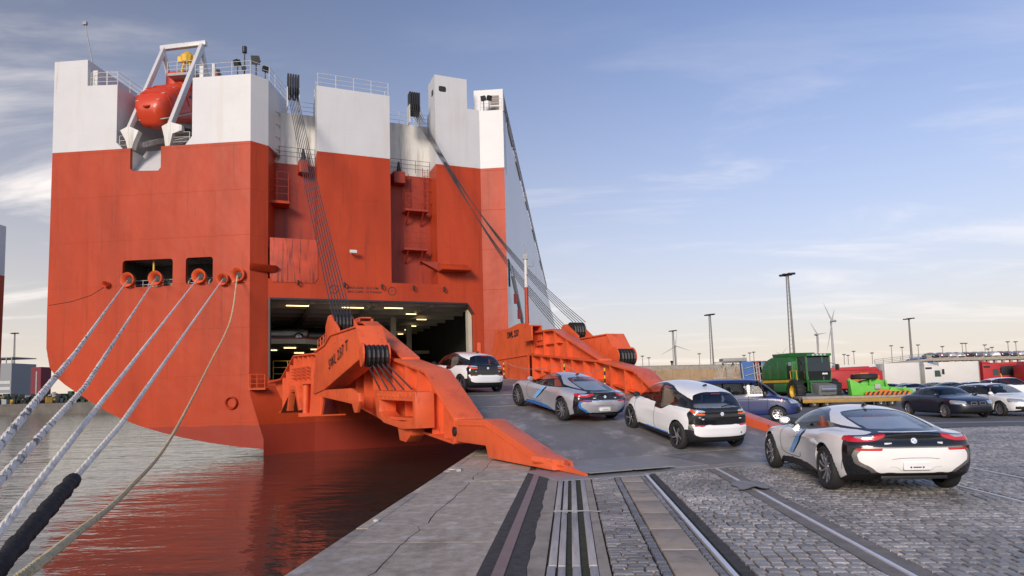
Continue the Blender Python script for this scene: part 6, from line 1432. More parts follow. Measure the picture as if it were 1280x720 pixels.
f_van, van_parts = shell(VAN, .036, dict(glass_x=(-2.25,1.12), pillars=(.30,-1.0), ws=(.60,1.62), rw=(-2.6,-2.2), hl=(.40,.86,.78,.99), gr=(.52,.84,.98), lg=(.42,.60), tl=(.70,.95,1.5), top=.14, low=.10, zmax=1.74, skirt=.30))
plain_wheel = make_wheel(.325, .21, .235, 'plain', 10); van_wheel = make_wheel(.335, .215, .21, 'plain', 7); suv_wheel = make_wheel(.36, .24, .25, 'plain', 7)
def build_shell(name, parts, loc, heading, label, cat, group, paint, wheels, ax, track, R, extra=(), glass=None, lod=False):
    r = empty(name, loc, heading, label, cat, group)
    g = glass or MT['glass']
    pm = dict(body=paint, underbody=CM['under'], side_window=g, windscreen=g, rear_window=g, window_trim=CM['gloss_black'], headlamp=CM['lens'], grille=CM['gloss_black'], lower_grille=CM['trim'], tail_lamp=CM['red'], lower_trim=CM['trim'])
    for nm, me in parts.items(): put(nm, me, r, pm[nm])
    for nm, me, mat in extra:
        put(nm, me, r, mat)
    add_wheels(r, ax, track, R, wheels)
    return r
def cabin(P, z0=.3, seats_=True):
    L = [('floor_pan', mesh_of(MB().box((-1.7,-.7,.24),(1.2,.7,.30)).box((.8,-.66,.3),(1.15,.66,.92)), CM['under']), CM['under'])]
    return L
def car_extras(f, P, zb, mirror_x, mz):
    L = cabin(P)
    for s in (1,-1):
        ym = s*(surf_y(f, mirror_x, mz)+.02); m = MB(); m.lathe([(-.10,0),(-.09,.04),(-.03,.07),(.05,.07),(.09,.05),(.10,0)], (0,0,0), (0,1,0), 12); m.tube([(0,-.14*s,-.03),(0,0,-.02)], .02, 6)
        me = mesh_of(m, CM['white'], smooth=True)
        for v in me.vertices: v.co = Vector((mirror_x+v.co.x*.8, ym+s*.10+v.co.y*.9, mz+.05+v.co.z))
        L.append(('mirror', me, None))
        L.append(('door_gap', mesh_of(side_line(f, [(.75,zb),(.78,.7),(.70,.45),(.66,.3)], s, .006), gapm), gapm)); L.append(('door_gap', mesh_of(side_line(f, [(-.42,zb),(-.42,.7),(-.42,.3)], s, .006), gapm), gapm))
    me = seat_mesh(CM['seat_d'])
    for x, y in ((-.1,.36),(-.1,-.36),(-.95,.36),(-.95,-.36)):
        m2 = me.copy()
        for v in m2.vertices: v.co += Vector((x, y, .45))
        L.append(('seat', m2, CM['seat_d']))
    return L

# ================================================================== CARS PLACED
GRP = 'new cars being driven onto the ramp'
def from_rl(rl, th, pitch, half_wb, half_tr):
    h = Vector((math.cos(th)*math.cos(pitch), math.sin(th)*math.cos(pitch), math.sin(pitch))); n = Vector((-math.sin(th), math.cos(th), 0))
    return Vector(rl)+h*half_wb-n*half_tr
th = math.radians(90.2)
def uvof(p): d = Vector((p[0],p[1],0))-P2; return d.dot(UU), d.dot(VV)
build_i8('sports_coupe', from_rl((3.97,10.84,0.006), th, 0, 1.4, .9625), (0,0,th), 'white sports coupe with black tail and a blue blade, nearest on the setts', CM['pearl'], CM['bluel'], CM['trim'], CM['chrome'], GRP)
RA = math.atan2(.892, -.452)
q0_ = at(699.7,527.4,19.35); q1_ = at(641,509.5,21.9); sth = math.atan2(q1_.y-q0_.y, q1_.x-q0_.x); v0 = uvof(q0_)[1]; v1 = uvof(q1_)[1]; sl = math.atan((zdeck(v1)-zdeck(v0))/2.8)
build_i8('sports_coupe', from_rl(Q(uvof(q0_)[0],v0,zdeck(v0)+.012), sth, sl, 1.4, .9625), (0,-sl,sth), 'silver sports coupe with blue trim halfway up the orange ramp', CM['silver'], CM['bluel'], CM['bluea'], CM['bluea'], GRP)
v0 = 35.7; th3 = RA-math.radians(6); sl3 = math.atan((zdeck(33.5)-zdeck(v0))/2.57)
build_i3('hatchback', from_rl(Q(8.74,v0,zdeck(v0)+.012), th3, sl3, 1.285, .8775), (0,-sl3,th3), 'tall white hatchback with black tailgate at the foot of the ramp', GRP)
v0 = 25.6; best = min(np.arange(2, 14, .02), key=lambda u: abs((lambda p: (lambda c: CX+FPX*c[0]/c[2])(RC.T @ np.array([p.x, p.y, p.z-EYE])))(Q(float(u), v0, zdeck(v0)))-574))
sl4 = math.atan((zdeck(v0-2.5)-zdeck(v0))/2.57)
build_i3('hatchback', from_rl(Q(float(best), v0, zdeck(v0)+.006), RA+math.radians(12), sl4, 1.285, .8775), (0,-sl4,RA+math.radians(12)), 'white hatchback farthest up the ramp, entering the dark hold', GRP)

def wheel_place(contact, th, lx, ly):
    """car origin so that the wheel at local (lx, ly) touches contact"""
    c, s = math.cos(th), math.sin(th); return Vector((contact[0]-(lx*c-ly*s), contact[1]-(lx*s+ly*c), 0))
# blue van
vx = cabin(VAN)
vx = [('floor_pan', mesh_of(MB().box((-2.2,-.82,.3),(1.5,.82,.42)).box((1.0,-.78,.4),(1.5,.78,1.1)), CM['under']), CM['under'])]
for s in (1,-1):
    vx.append(('door_gap', mesh_of(side_line(f_van, [(1.12,1.1),(1.10,.8),(1.05,.45)], s, .008), gapm), gapm)); vx.append(('door_gap', mesh_of(side_line(f_van, [(.30,1.15),(.30,.8),(.30,.4)], s, .008), gapm), gapm))
    vx.append(('side_moulding', mesh_of(side_line(f_van, [(-2.2,.62),(-1.9,.62)], s, .03), CM['trim']), CM['trim']))
    ym = s*(surf_y(f_van, 1.02, 1.15)+.04); m = MB(); m.obox((1.02, ym+s*.10, 1.22), .12, .2, .22); vx.append(('mirror', mesh_of(m, CM['trim'], bevel=.04), CM['trim']))
    yd = surf_y(f_van, .75, .62)+.004; vx.append(('door_sticker', mesh_of(MB().prism([(-.92,.38),(-.62,.38),(-.62,.78),(-.92,.78)] if s < 0 else [(.6,.45),(.62,.45),(.62,.47),(.6,.47)], lambda a,b,t: (a, s*(yd+t), b), 0, .004), CM['plate']), CM['plate']))
    # red and white warning stripes on the wing
    for k in range(3):
        xx = 1.98-.13*k; yy = surf_y(f_van, xx, .93)
        vx.append(('warning_stripe', mesh_of(MB().prism([(xx-.06,.88),(xx+.0,.88),(xx+.06,1.0),(xx+.0,1.0)], lambda a,b,t: (a, s*(surf_y(f_van, a, b)+.004+t), b), 0, .003), CM['red'] if k != 1 else CM['plate']), CM['red'] if k != 1 else CM['plate']))
vx.append(('badge', mesh_of(MB().lathe([(0,.09),(.02,.085),(.022,0)], (2.44,0,.91), (1,0,.2), 18), CM['chrome'], smooth=True), CM['chrome']))
vx.append(('plate', mesh_of(MB().box((2.47,-.26,.48),(2.49,.26,.59)), CM['plate']), CM['plate']))
me = seat_mesh(CM['seat_d'])
for x, y in ((.45,.45),(.45,-.45),(-.5,.45),(-.5,-.45),(-1.4,.45),(-1.4,-.45)):
    m2 = me.copy()
    for v in m2.vertices: v.co += Vector((x, y, .72))
    vx.append(('seat', m2, CM['seat_d']))
vth = math.radians(-19)
build_shell('van', van_parts, wheel_place((9.25,30.3), vth, 1.5, -.86), vth, 'dark blue passenger van with red and white warning stripes beside the ramp', 'van', None, CM['blue'], van_wheel, VAN['ax'], 1.63, .335, vx, MT['glass_van'])

sx_ = car_extras(f_sed, SED, .93, .85, .95); hx_ = car_extras(f_hat, HAT, .93, .88, .95)
for s in (1,-1):
    for a, b in ((.05,.18),): sx_.append(('kidney_grille', mesh_of(MB().prism(rrect(.05,.30,.58,.70,.03), lambda p,q,t: (2.345-.05*p+t,s*p,q), -.02, .012, (rrect(.07,.28,.60,.68,.02),)), CM['chrome']), CM['chrome']))
dth = math.radians(-88)
def with_mirror(L, paint): return [(n, m, paint if mt is None else mt) for n, m, mt in L]
build_shell('coupe', sed_parts, wheel_place((16.15,29.9), dth, 1.40, -.86), dth, 'dark blue two-tone saloon car parked facing the camera', 'car', 'cars parked in the yard', CM['navy'], plain_wheel, SED['ax'], 1.58, .325, with_mirror(sx_, CM['navy']), MT['glass'])
build_shell('hatchback', hat_parts, wheel_place((18.75,30.4), math.radians(-84), 1.40, -.86), math.radians(-84), 'white parked car facing the camera right of the dark saloon', 'car', 'cars parked in the yard', CM['white'], plain_wheel, HAT['ax'], 1.58, .325, with_mirror(hx_, CM['white']), MT['glass'])
# rows of parked cars further back
rows = [('saloon_car', sedlo_parts, SED, plain_wheel, .325, 1108, 70, 196, 'navy', 'dark blue saloon behind the green header, facing left'),
        ('saloon_car', sedlo_parts, SED, plain_wheel, .325, 1130, 72, 172, 'grey', 'grey saloon half hidden behind the dark blue one'),
        ('saloon_car', sedlo_parts, SED, plain_wheel, .325, 1142, 64, 14, 'lsilver', 'light silver saloon showing its tail lamp, behind the dark two-tone car'),
        ('saloon_car', sedlo_parts, SED, plain_wheel, .325, 1170, 71, 12, 'grey', 'grey saloon between the silver saloon and the dark tail-on car'),
        ('saloon_car', sedlo_parts, SED, plain_wheel, .325, 1190, 66, 20, 'navy', 'dark saloon with red tail lamp in front of the white box truck'),
        ('saloon_car', sedlo_parts, SED, plain_wheel, .325, 1217, 68, 10, 'white', 'white saloon beside the large white estate, behind the white hatchback'),
        ('estate_car', suv_parts, SUV, suv_wheel, .36, 1262, 56, 8, 'white', 'large white estate car tail-on at the right edge'),
        ('saloon_car', sedlo_parts, SED, plain_wheel, .325, 1246, 76, 10, 'grey', 'grey saloon mostly hidden behind the large white estate')]
lo_cab = cabin(SED)
for nm, pr, P, wl_, R, px, Y, hd, col, lab in rows:
    p = at(px, 480, Y)
    build_shell(nm, pr, (p.x, p.y, 0), math.radians(hd), lab, 'car', 'cars parked in the yard', CM[col], wl_, P['ax'], 1.58, R, lo_cab, MT['glass'])
# cars already stowed on the mezzanine in the hold
for k, (u, t, col, lab) in enumerate(((1.2,-9.0,'grey','grey car stowed on the upper deck inside the hold, leftmost'),(3.6,-10.5,'navy','dark car stowed on the upper deck inside the hold, second from the left'),(6.4,-12.0,'lsilver','silver car stowed on the upper deck inside the hold, right of the other two'))):
    q = Q(u, t, 6.36)
    build_shell('stowed_car', sedlo_parts, q, RA+math.radians(90), lab, 'car', 'cars stowed in the hold', CM[col], plain_wheel, SED['ax'], 1.58, .325, lo_cab, MT['glass'])

# ================================================================== YARD MACHINES
green = pmat('harvester_green', (0.024,0.145,0.030), .4, var=.1, scale=1.5, coat=.2); lgreen = pmat('light_green_paint', (0.12,0.50,0.045), .45, var=.12, scale=2); yel = MT['yellow']; redm = pmat('machine_red', (0.42,0.022,0.025), .45, var=.12, scale=1.0); orang = pmat('machine_orange', (0.62,0.16,0.02), .5); truckw = pmat('truck_white', (0.66,0.645,0.61), .5, var=.06, scale=.6); bluebox = pmat('blue_sheet', (0.045,0.13,0.38), .5)
def loc_frame(root_loc_, th):
    c, s = math.cos(th), math.sin(th); L = Vector(root_loc_); return lambda x, y, z: Vector((L.x+x*c-y*s, L.y+x*s+y*c, L.z+z))
def big_wheel(root, G, x, y, R, w, rimcol, name='wheel'):
    a = (G(0,1,0)-G(0,0,0)); m = MB(); m.lathe([(-w/2,R*.55),(-w/2,R*.92),(-w*.35,R),(w*.35,R),(w/2,R*.92),(w/2,R*.55)], G(x,y,R), a, 28)
    for k in range(18):
        t = 2*PI*k/18; d = (G(1,0,0)-G(0,0,0))*math.cos(t)+Vector((0,0,math.sin(t))); q = G(x,y,R)+d*R*.985; m.obox(q, w*.9, .09, .12, a, d.cross(a), d)
    wo = m.build(name, MT['rubber'], root, smooth=True, angle=40)
    part('rim', rimcol, wo, lambda m: m.lathe([(-w*.42,R*.56),(-w*.1,R*.45),(0,R*.2),(0,.001)], G(x,y,R), a, 20)); 
    part('rim', rimcol, wo, lambda m: m.lathe([(w*.42,R*.56),(w*.1,R*.45),(0,R*.2),(0,.001)], G(x,y,R), a, 20)); return wo
# combine harvester
cth = math.radians(-80); cl_ = at(1003, 500, 58); cl_.z = 0
cmb_ = empty('combine_harvester', cl_, 0, 'dark green combine harvester with a tall dark cab behind the blue van', 'harvester'); G = loc_frame(cl_, cth)
prz = lambda poly, y0, y1: (lambda m: m.prism(poly, lambda a,b,t: G(a,t,b), y0, y1))
part('body', green, cmb_, prz([(-4.2,1.3),(1.2,1.3),(1.2,3.5),(.6,3.9),(-2.4,4.0),(-3.6,3.7),(-4.4,2.9)], -1.45, 1.45), bevel=.22)
part('yellow_stripe', yel, cmb_, prz([(-4.1,1.75),(.9,1.75),(.9,1.95),(-4.1,1.95)], -1.47, -1.452))
for k in range(5): part('panel_seam', gapm, cmb_, prz([(-3.9+k*1.0,1.98),(-3.88+k*1.0,1.98),(-3.88+k*1.0,3.4),(-3.9+k*1.0,3.4)], -1.46, -1.452))
part('lower_chassis', green, cmb_, prz([(-4.0,.8),(1.6,.8),(1.6,1.3),(-4.0,1.3)], -1.1, 1.1))
part('cab_frame', green, cmb_, lambda m: [prz([(1.2,1.7),(2.9,1.7),(2.9,1.85),(1.2,1.85)],-1.0,1.0)(m), prz([(1.1,3.85),(3.0,3.85),(2.95,4.05),(1.1,4.05)],-1.05,1.05)(m)]+[m.bar(G(x,y,1.8),G(x-.05,y,3.9),.12) for x, y in ((1.25,-1.0),(1.25,1.0),(2.75,-1.0),(2.75,1.0))])
part('cab_glass', pmat('dark_cab_glass', (0.02,0.025,0.025), .08, coat=.5), cmb_, prz([(1.28,1.85),(2.85,1.85),(2.95,2.6),(2.72,3.84),(1.28,3.84)], -.96, .96))
part('cab_notice', CM['plate'], cmb_, lambda m: m.obox(G(2.92,.45,2.5),.02,.45,.35,G(1,0,0)-G(0,0,0),G(0,1,0)-G(0,0,0)))
part('roof_lamp', CM['lens'], cmb_, lambda m: [m.obox(G(2.97,-.5+.33*k,3.95),.06,.2,.12,G(1,0,0)-G(0,0,0),G(0,1,0)-G(0,0,0)) for k in range(4)], each=True)
part('mirror', CM['trim'], cmb_, lambda m: [m.obox(G(2.9,s*1.55,2.9),.1,.25,.5,G(1,0,0)-G(0,0,0),G(0,1,0)-G(0,0,0)) for s in (-1,1)]+[m.bar(G(2.7,s*1.0,3.3),G(2.9,s*1.5,3.1),.05) for s in (-1,1)], each=True)
part('grain_tank_lamp', CM['lens'], cmb_, lambda m: m.obox(G(1.0,-1.5,3.3),.35,.06,.3,G(1,0,0)-G(0,0,0),G(0,1,0)-G(0,0,0)))
part('feeder_house', pmat('feeder_grey', (0.16,0.17,0.17), .6), cmb_, prz([(2.2,1.0),(3.9,.65),(4.0,1.45),(2.4,1.75)], -.75, .75), bevel=.05)
part('feeder_drum', CM['rim'], cmb_, lambda m: m.lathe([(-.6,0),(-.6,.18),(.6,.18),(.6,0)], G(3.98,0,1.1), G(0,1,0)-G(0,0,0), 12))
part('front_ladder', green, cmb_, lambda m: [m.bar(G(1.7,-1.6,.6+.35*k),G(2.1,-1.6,.6+.35*k),.05) for k in range(4)]+[m.bar(G(1.7,-1.6,.5),G(1.7,-1.6,2.6),.05), m.bar(G(2.1,-1.6,.5),G(2.1,-1.6,2.6),.05)])
part('unloading_auger', green, cmb_, lambda m: m.tube([G(.6,1.3,3.6),G(-3.8,1.7,3.5)], .22, 10), smooth=True)
part('exhaust_grid', CM['trim'], cmb_, prz([(-4.5,2.0),(-4.3,2.0),(-4.3,3.6),(-4.5,3.6)], -1.0, 1.0))
for y in (-1.55, 1.55): big_wheel(cmb_, G, 1.9, y, .98, .65, yel); big_wheel(cmb_, G, -2.9, y*.9, .68, .45, yel)
part('grab_handle', green, cmb_, lambda m: m.tube([G(3.2,-1.2,1.0),G(3.3,-1.25,1.9),G(3.8,-1.3,1.8),G(3.9,-1.3,.8)], .06, 6), each=True)
for (x0, x1, z0, z1, c) in ((-3.9,-2.5,2.05,3.3,green),(-2.45,-1.05,2.05,3.55,green),(-1.0,.45,2.05,3.5,green),(.5,1.1,2.05,3.3,CM['trim']),(-3.8,-2.0,1.05,1.65,CM['trim']),(-1.9,.2,.95,1.65,green)):
    part('side_panel', c, cmb_, prz([(x0,z0),(x1,z0),(x1,z1),(x0+.12,z1),(x0,z1-.15)], -1.53, -1.455), bevel=.03)
part('tank_rim', green, cmb_, prz([(-2.6,3.98),(.3,3.92),(.5,4.25),(-2.8,4.3)], -1.1, 1.1), bevel=.05)
part('axle', CM['trim'], cmb_, lambda m: [m.tube([G(1.9,-1.5,.98),G(1.9,1.5,.98)], .18, 8), m.tube([G(-2.9,-1.3,.68),G(-2.9,1.3,.68)], .14, 8)], each=True)
part('cab_side_post', green, cmb_, lambda m: [m.bar(G(2.86,y,1.85),G(2.74,y,3.85),.09) for y in (-.98,0.35,.98)], each=True)
part('platform_rail', yel, cmb_, lambda m: [m.tube([G(1.2,-1.55,1.9),G(1.2,-1.6,2.7),G(2.2,-1.6,2.7),G(2.2,-1.55,1.9)], .03, 5)])
# flat trailer platform in front of it
tp = at(1062, 505, 47); tp.z = 0; tf = empty('flat_trailer', tp, 0, 'low flat trailer with yellow side rail carrying the light green header', 'trailer'); Gt = loc_frame(tp, math.radians(-4))
part('platform', conc2, tf, lambda m: m.prism([(-3.4,.56),(3.1,.56),(3.1,.72),(-3.4,.72)], lambda a,b,t: Gt(a,t,b), -1.3, 1.3), bevel=.02)
part('side_rail', pmat('ochre_paint', (0.36,0.21,0.04), .6, var=.2), tf, lambda m: m.prism([(-3.4,.30),(3.1,.30),(3.1,.55),(-3.4,.55)], lambda a,b,t: Gt(a,t,b), -1.34, -1.26), bevel=.02)
for x in (-2.6,-1.8,1.6,2.3):
    for y in (-1.0,1.0): big_wheel(tf, Gt, x, y, .22, .25, CM['rim'])
hd = empty('header_implement', (tp.x, tp.y, .72), 0, 'bright light green harvester header with a black tyre on top, on the flat trailer', 'implement')
Hp = lambda name, mat, fn, **k: part(name, mat, hd, fn, **k)
Hp('frame', lgreen, lambda m: [m.prism([(-.1,.73),(3.3,.73),(3.6,1.05),(2.6,1.25),(1.5,1.35),(.6,1.45),(.1,1.75),(-.2,1.85)], lambda a,b,t: Gt(a,t,b), -.9, -.2)], bevel=.05)
Hp('upper_frame', lgreen, lambda m: [m.prism([(.5,1.3),(2.6,1.25),(2.2,1.7),(1.6,1.85),(.9,1.7)], lambda a,b,t: Gt(a,t,b), -.2, .8), m.bar(Gt(-.2,-.6,1.85),Gt(.3,-.6,1.2),.2), m.bar(Gt(1.2,-.5,1.4),Gt(1.3,-.5,2.1),.12), m.bar(Gt(2.3,-.5,1.2),Gt(2.2,-.5,1.75),.12)], bevel=.04)
Hp('divider', lgreen, lambda m: [m.prism([(2.0+.5*k,.75),(3.0+.5*k,.75),(2.9+.5*k,1.0),(2.3+.5*k,1.25)], lambda a,b,t: Gt(a,t,b), -1.2+.3*k, -.95+.3*k) for k in range(3)], bevel=.04, each=True)
Hp('warning_board', orang, lambda m: [m.prism([(.6,.74),(3.4,.74),(3.4,.98),(2.2,1.0),(2.0,1.12),(1.6,1.12),(1.3,.98),(.6,.98)], lambda a,b,t: Gt(a,t,b), -1.33, -1.25)])
for k in range(9): Hp('warning_stripe', CM['trim'], lambda m: m.prism([(.65+.3*k,.745),(.78+.3*k,.745),(.93+.3*k,.97),(.80+.3*k,.97)], lambda a,b,t: Gt(a,t,b), -1.345, -1.332))
Hp('spare_tyre', MT['rubber'], lambda m: m.lathe([(-.18,.35),(-.18,.78),(-.1,.85),(.1,.85),(.18,.78),(.18,.35)], Gt(1.05,.0,2.0), (0,0,1), 24), smooth=True)
Hp('hydraulic_box', CM['lens'], lambda m: m.obox(Gt(1.5,-.95,1.3),.35,.2,.3))
# red machines
def red_machine(name, px, Y, w, h, lab, parts_):
    p = at(px, 470, Y); p.z = 0; r = empty(name, p, 0, lab, 'machine', 'farm machines behind the harvester')
    part('chassis', redm, r, lambda m: m.box((p.x-w/2,p.y-1.2,.8),(p.x+w/2,p.y+1.2,h)), bevel=.1)
    part('hood', redm, r, lambda m: m.prism([(-w/2+.2,h),(w/2-.2,h),(w/2-.7,h+.5),(-w/2+.5,h+.4)], lambda a,b,t: (p.x+a,p.y+t,b), -1.0, 1.0), bevel=.08)
    for k, (x, c, ww, z0, z1) in enumerate(parts_): part('panel', c, r, lambda m: m.box((p.x+x-ww/2,p.y-1.26,z0),(p.x+x+ww/2,p.y-1.19,z1)), bevel=.02)
    Gm = loc_frame(p, 0)
    for x in (-w*.32, w*.32): big_wheel(r, Gm, x, -1.1, .7, .5, CM['rim'])
    return r
red_machine('farm_machine', 1058, 84, 6.0, 3.0, 'red farm machine just right of the harvester cab', [(1.6,orang,1.0,1.5,2.7),(.6,orang,.8,1.4,2.6),(-1.5,CM['trim'],.8,1.0,1.6)])
red_machine('farm_machine', 1081, 88, 3.4, 3.0, 'red farm machine touching the left end of the white trucks', [(-.2,CM['trim'],.7,1.2,2.6),(.9,orang,.7,1.6,2.4)])
red_machine('farm_machine', 1262, 100, 7.5, 3.4, 'long dark red machine with yellow parts at the far right edge', [(-2.4,yel,1.2,1.4,2.2),(-.8,CM['trim'],2.2,2.0,3.3),(1.2,yel,1.4,1.5,2.3),(2.8,CM['trim'],.9,1.2,2.0)])
red_machine('farm_machine', 1290, 96, 3.2, 3.4, 'red machine cut off by the right edge of the picture', [(0,CM['trim'],1.0,1.2,2.4)])
# trucks
def truck(px, Y, cabcol, tl_x0, tl_x1, lab, name='lorry'):
    p = at(px, 470, Y); p.z = 0; r = empty(name, p, 0, lab, 'truck', 'lorries parked behind the cars')
    part('cab', cabcol, r, lambda m: m.prism([(-1.1,.7),(1.15,.7),(1.2,1.7),(.95,3.3),(.6,3.55),(-1.1,3.6)], lambda a,b,t: (p.x+a,p.y+t,b), -1.2, 1.2), bevel=.08)
    part('side_window', pmat('lorry_glass', (0.03,0.07,0.07), .1), r, lambda m: m.prism([(.15,2.0),(.95,2.0),(.82,2.85),(.15,2.85)], lambda a,b,t: (p.x+a,p.y+t,b), -1.215, -1.19))
    part('air_deflector', cabcol, r, lambda m: m.prism([(-1.1,3.6),(.4,3.6),(-.9,4.0),(-1.1,4.0)], lambda a,b,t: (p.x+a,p.y+t,b), -1.1, 1.1), bevel=.05)
    part('mirror', CM['trim'], r, lambda m: m.box((p.x+1.05,p.y-1.5,2.3),(p.x+1.25,p.y-1.25,3.0)))
    part('intake', CM['trim'], r, lambda m: m.box((p.x-1.0,p.y-1.2,3.05),(p.x-.2,p.y-1.25,3.3)))
    part('chassis_skirt', CM['trim'], r, lambda m: m.box((p.x+tl_x0,p.y-1.1,.5),(p.x+1.0,p.y+1.1,.9)))
    if tl_x1-tl_x0 > .5:
        part('box_body', truckw, r, lambda m: m.box((p.x+tl_x0,p.y-1.27,1.1),(p.x+tl_x1,p.y+1.27,4.0)), bevel=.04)
        part('box_frame', MT['grey'], r, lambda m: [m.box((p.x+x-.05,p.y-1.30,1.05),(p.x+x+.05,p.y-1.268,4.03)) for x in (tl_x0+.05, tl_x1-.05)], each=True)
    Gm = loc_frame(p, 0)
    for x in (.2, tl_x0+1.0, tl_x0+2.2): big_wheel(r, Gm, x, -1.0, .5, .35, CM['rim'])
    return r
truck(1106, 94, truckw, -6.5, -1.6, 'white lorry, leftmost of the row, its nose facing right')
truck(1161, 93, truckw, -6.4, -1.7, 'white lorry with a dark roof intake, second in the row')
truck(1233, 95, redm, -6.9, -1.6, 'red lorry cab with a pale box body, third in the row')
# low-loader with lattice jib, upright blue and red machines beside the wall
p = at(922, 470, 78); p.z = 0; lat = pmat('faded_white_steel', (0.42,0.40,0.37), .6, var=.2)
cr = empty('lattice_jib', p, 0, 'faded white lattice crane jib lying on a low trailer above the van roof', 'crane jib')
def jib(m):
    L = 5.2
    for z in (2.5,4.3):
        for y in (-.7,.7): m.bar((p.x-L/2,p.y+y,z),(p.x+L/2,p.y+y,z),.12)
    for k in range(9):
        x0 = p.x-L/2+k*L/9; x1 = x0+L/9
        for y in (-.7,.7): m.bar((x0,p.y+y,2.5 if k % 2 else 4.3),(x1,p.y+y,4.3 if k % 2 else 2.5),.09)
        m.bar((x0,p.y-.7,4.3),(x0,p.y+.7,4.3),.08)
part('jib', lat, cr, jib); part('trailer_bed', MT['grey'], cr, lambda m: m.box((p.x-4.5,p.y-1.2,1.9),(p.x+3,p.y+1.2,2.2))); part('counterweight', MT['grey'], cr, lambda m: m.box((p.x-1.8,p.y-1,4.35),(p.x+.9,p.y+1,4.75)), bevel=.04)
part('winch_box', conc2, cr, lambda m: [m.box((p.x+.2,p.y-1.1,2.3),(p.x+1.5,p.y-.75,4.0)), m.box((p.x-1.5,p.y-1.0,2.4),(p.x-.7,p.y-.75,3.7))], each=True); part('red_board', redm, cr, lambda m: m.prism([(1.6,3.0),(2.2,3.0),(2.2,3.6),(1.6,3.6)], lambda a,b,t: (p.x+a,p.y-1.0+t,b), -.05, .0))
part('trailer_wheel', MT['rubber'], cr, lambda m: [m.lathe([(-.2,0),(-.2,.45),(.2,.45),(.2,0)],(p.x-3+k*1.2,p.y-1.0,.45),(0,1,0),14) for k in range(5)]); part('trailer_neck', MT['grey'], cr, lambda m: m.box((p.x-4.2,p.y-.8,.8),(p.x+2.8,p.y+.8,1.9)))
for px, ww, c, lab in ((938,1.5,bluebox,'blue folded implement standing right of the lattice jib'),(949,.9,redm,'narrow red folded implement beside the harvester'),(956,1.0,bluebox,'blue folded implement next to the narrow red one'),(964,1.1,redm,'dark red folded implement touching the harvester rear')):
    q = at(px, 470, 74); q.z = 0; im = empty('folded_implement', q, 0, lab, 'implement', 'folded implements behind the van')
    part('wing', c, im, lambda m: [m.prism([(-ww/2,.8),(ww/2,.8),(ww/2-.3,4.1),(-ww/2-.25,4.2)], lambda a,b,t: (q.x+a,q.y+t,b), -.5, .5)]); part('frame', MT['grey'], im, lambda m: [m.bar((q.x+s*ww/2,q.y-.6,.0),(q.x+s*ww/2-.3,q.y-.6,4.0),.12) for s in (-1,1)]+[m.bar((q.x-ww/2,q.y-.6,1+.8*k),(q.x+ww/2,q.y-.6,1.4+.8*k),.08) for k in range(4)])
# tan wall with coping
wa = at(775, 470, 84); wb_ = at(925, 470, 88); wl0 = pmat('stained_tan_wall', (0.40,0.275,0.16), .8, var=.2, scale=.5, dirt=(0.20,0.13,0.08), dirt_amt=.6, dscale=.8, world=True)
wle = empty('retaining_wall', (wa.x, wa.y, 0), 0, 'long weathered tan wall with grey coping behind the ramp', 'wall')
dirw = (Vector((wb_.x,wb_.y,0))-Vector((wa.x,wa.y,0))); Lw = dirw.length; dirw.normalize(); nw = Vector((dirw.y,-dirw.x,0)); A0 = Vector((wa.x,wa.y,0))
npan = 7
for k in range(npan):
    part('wall_panel', wl0, wle, lambda m: m.obox(A0+dirw*(Lw*(k+.5)/npan)+Vector((0,0,1.9))+nw*random.uniform(-.03,.03), Lw/npan-.04, .4, 3.8, dirw, nw))
part('coping', conc2, wle, lambda m: m.obox(A0+dirw*(Lw/2)+Vector((0,0,4.08)), Lw, .6, .5, dirw, nw)); part('coping_lip', MT['grey'], wle, lambda m: m.obox(A0+dirw*(Lw/2)+Vector((0,0,4.36)), Lw+.2, .7, .06, dirw, nw))
part('wall_lamp', MT['black'], wle, lambda m: [m.lathe([(0,.1),(.3,.12),(.5,.25),(.6,0)], A0+dirw*(Lw*.43)+Vector((0,0,4.4)), (0,0,1), 8)])

# ================================================================== FAR BACKGROUND
polem = pmat('lamp_mast_steel', (0.20,0.19,0.185), .6, metal=.2); postm = pmat('lamp_post_steel', (0.30,0.275,0.26), .6)
def high_mast(px, ptop, Y, lab, lat_=True, base=None):
    p = at(px, ptop, Y); H_ = p.z; b = Vector((p.x, p.y, base if base is not None else 0)); r = empty('light_mast', b, 0, lab, 'light mast', 'tall lighting masts'); w = .9 if lat_ else .45
    if lat_:
        part('legs', polem, r, lambda m: [m.tube([(p.x-w*.55,p.y,b.z),(p.x-w*.28,p.y,H_)],.16,6), m.tube([(p.x+w*.75,p.y,b.z),(p.x+w*.22,p.y,H_)],[.34,.2],8)])
        n_ = int((H_-b.z)/1.0)
        part('rungs', polem, r, lambda m: [m.bar((p.x-w*(.55-.27*k/n_),p.y,b.z+(H_-b.z)*k/n_),(p.x+w*(.75-.53*k/n_)-.2,p.y,b.z+(H_-b.z)*k/n_),.07) for k in range(1,n_)])
    else: part('shaft', polem, r, lambda m: m.tube([b,(p.x,p.y,H_)],[.5,.28],10))
    part('lamp_crown', MT['black'], r, lambda m: [m.lathe([(0,.3),(.15,.9),(.3,.9),(.4,.3)],(p.x,p.y,H_),(0,0,1),12)]+[m.obox((p.x+1.3*math.cos(a),p.y+1.3*math.sin(a),H_+.15+.12*math.cos(a)),1.2,.7,.32,(math.cos(a),math.sin(a),0),(-math.sin(a),math.cos(a),0)) for a in [k*PI/4 for k in range(8)]])
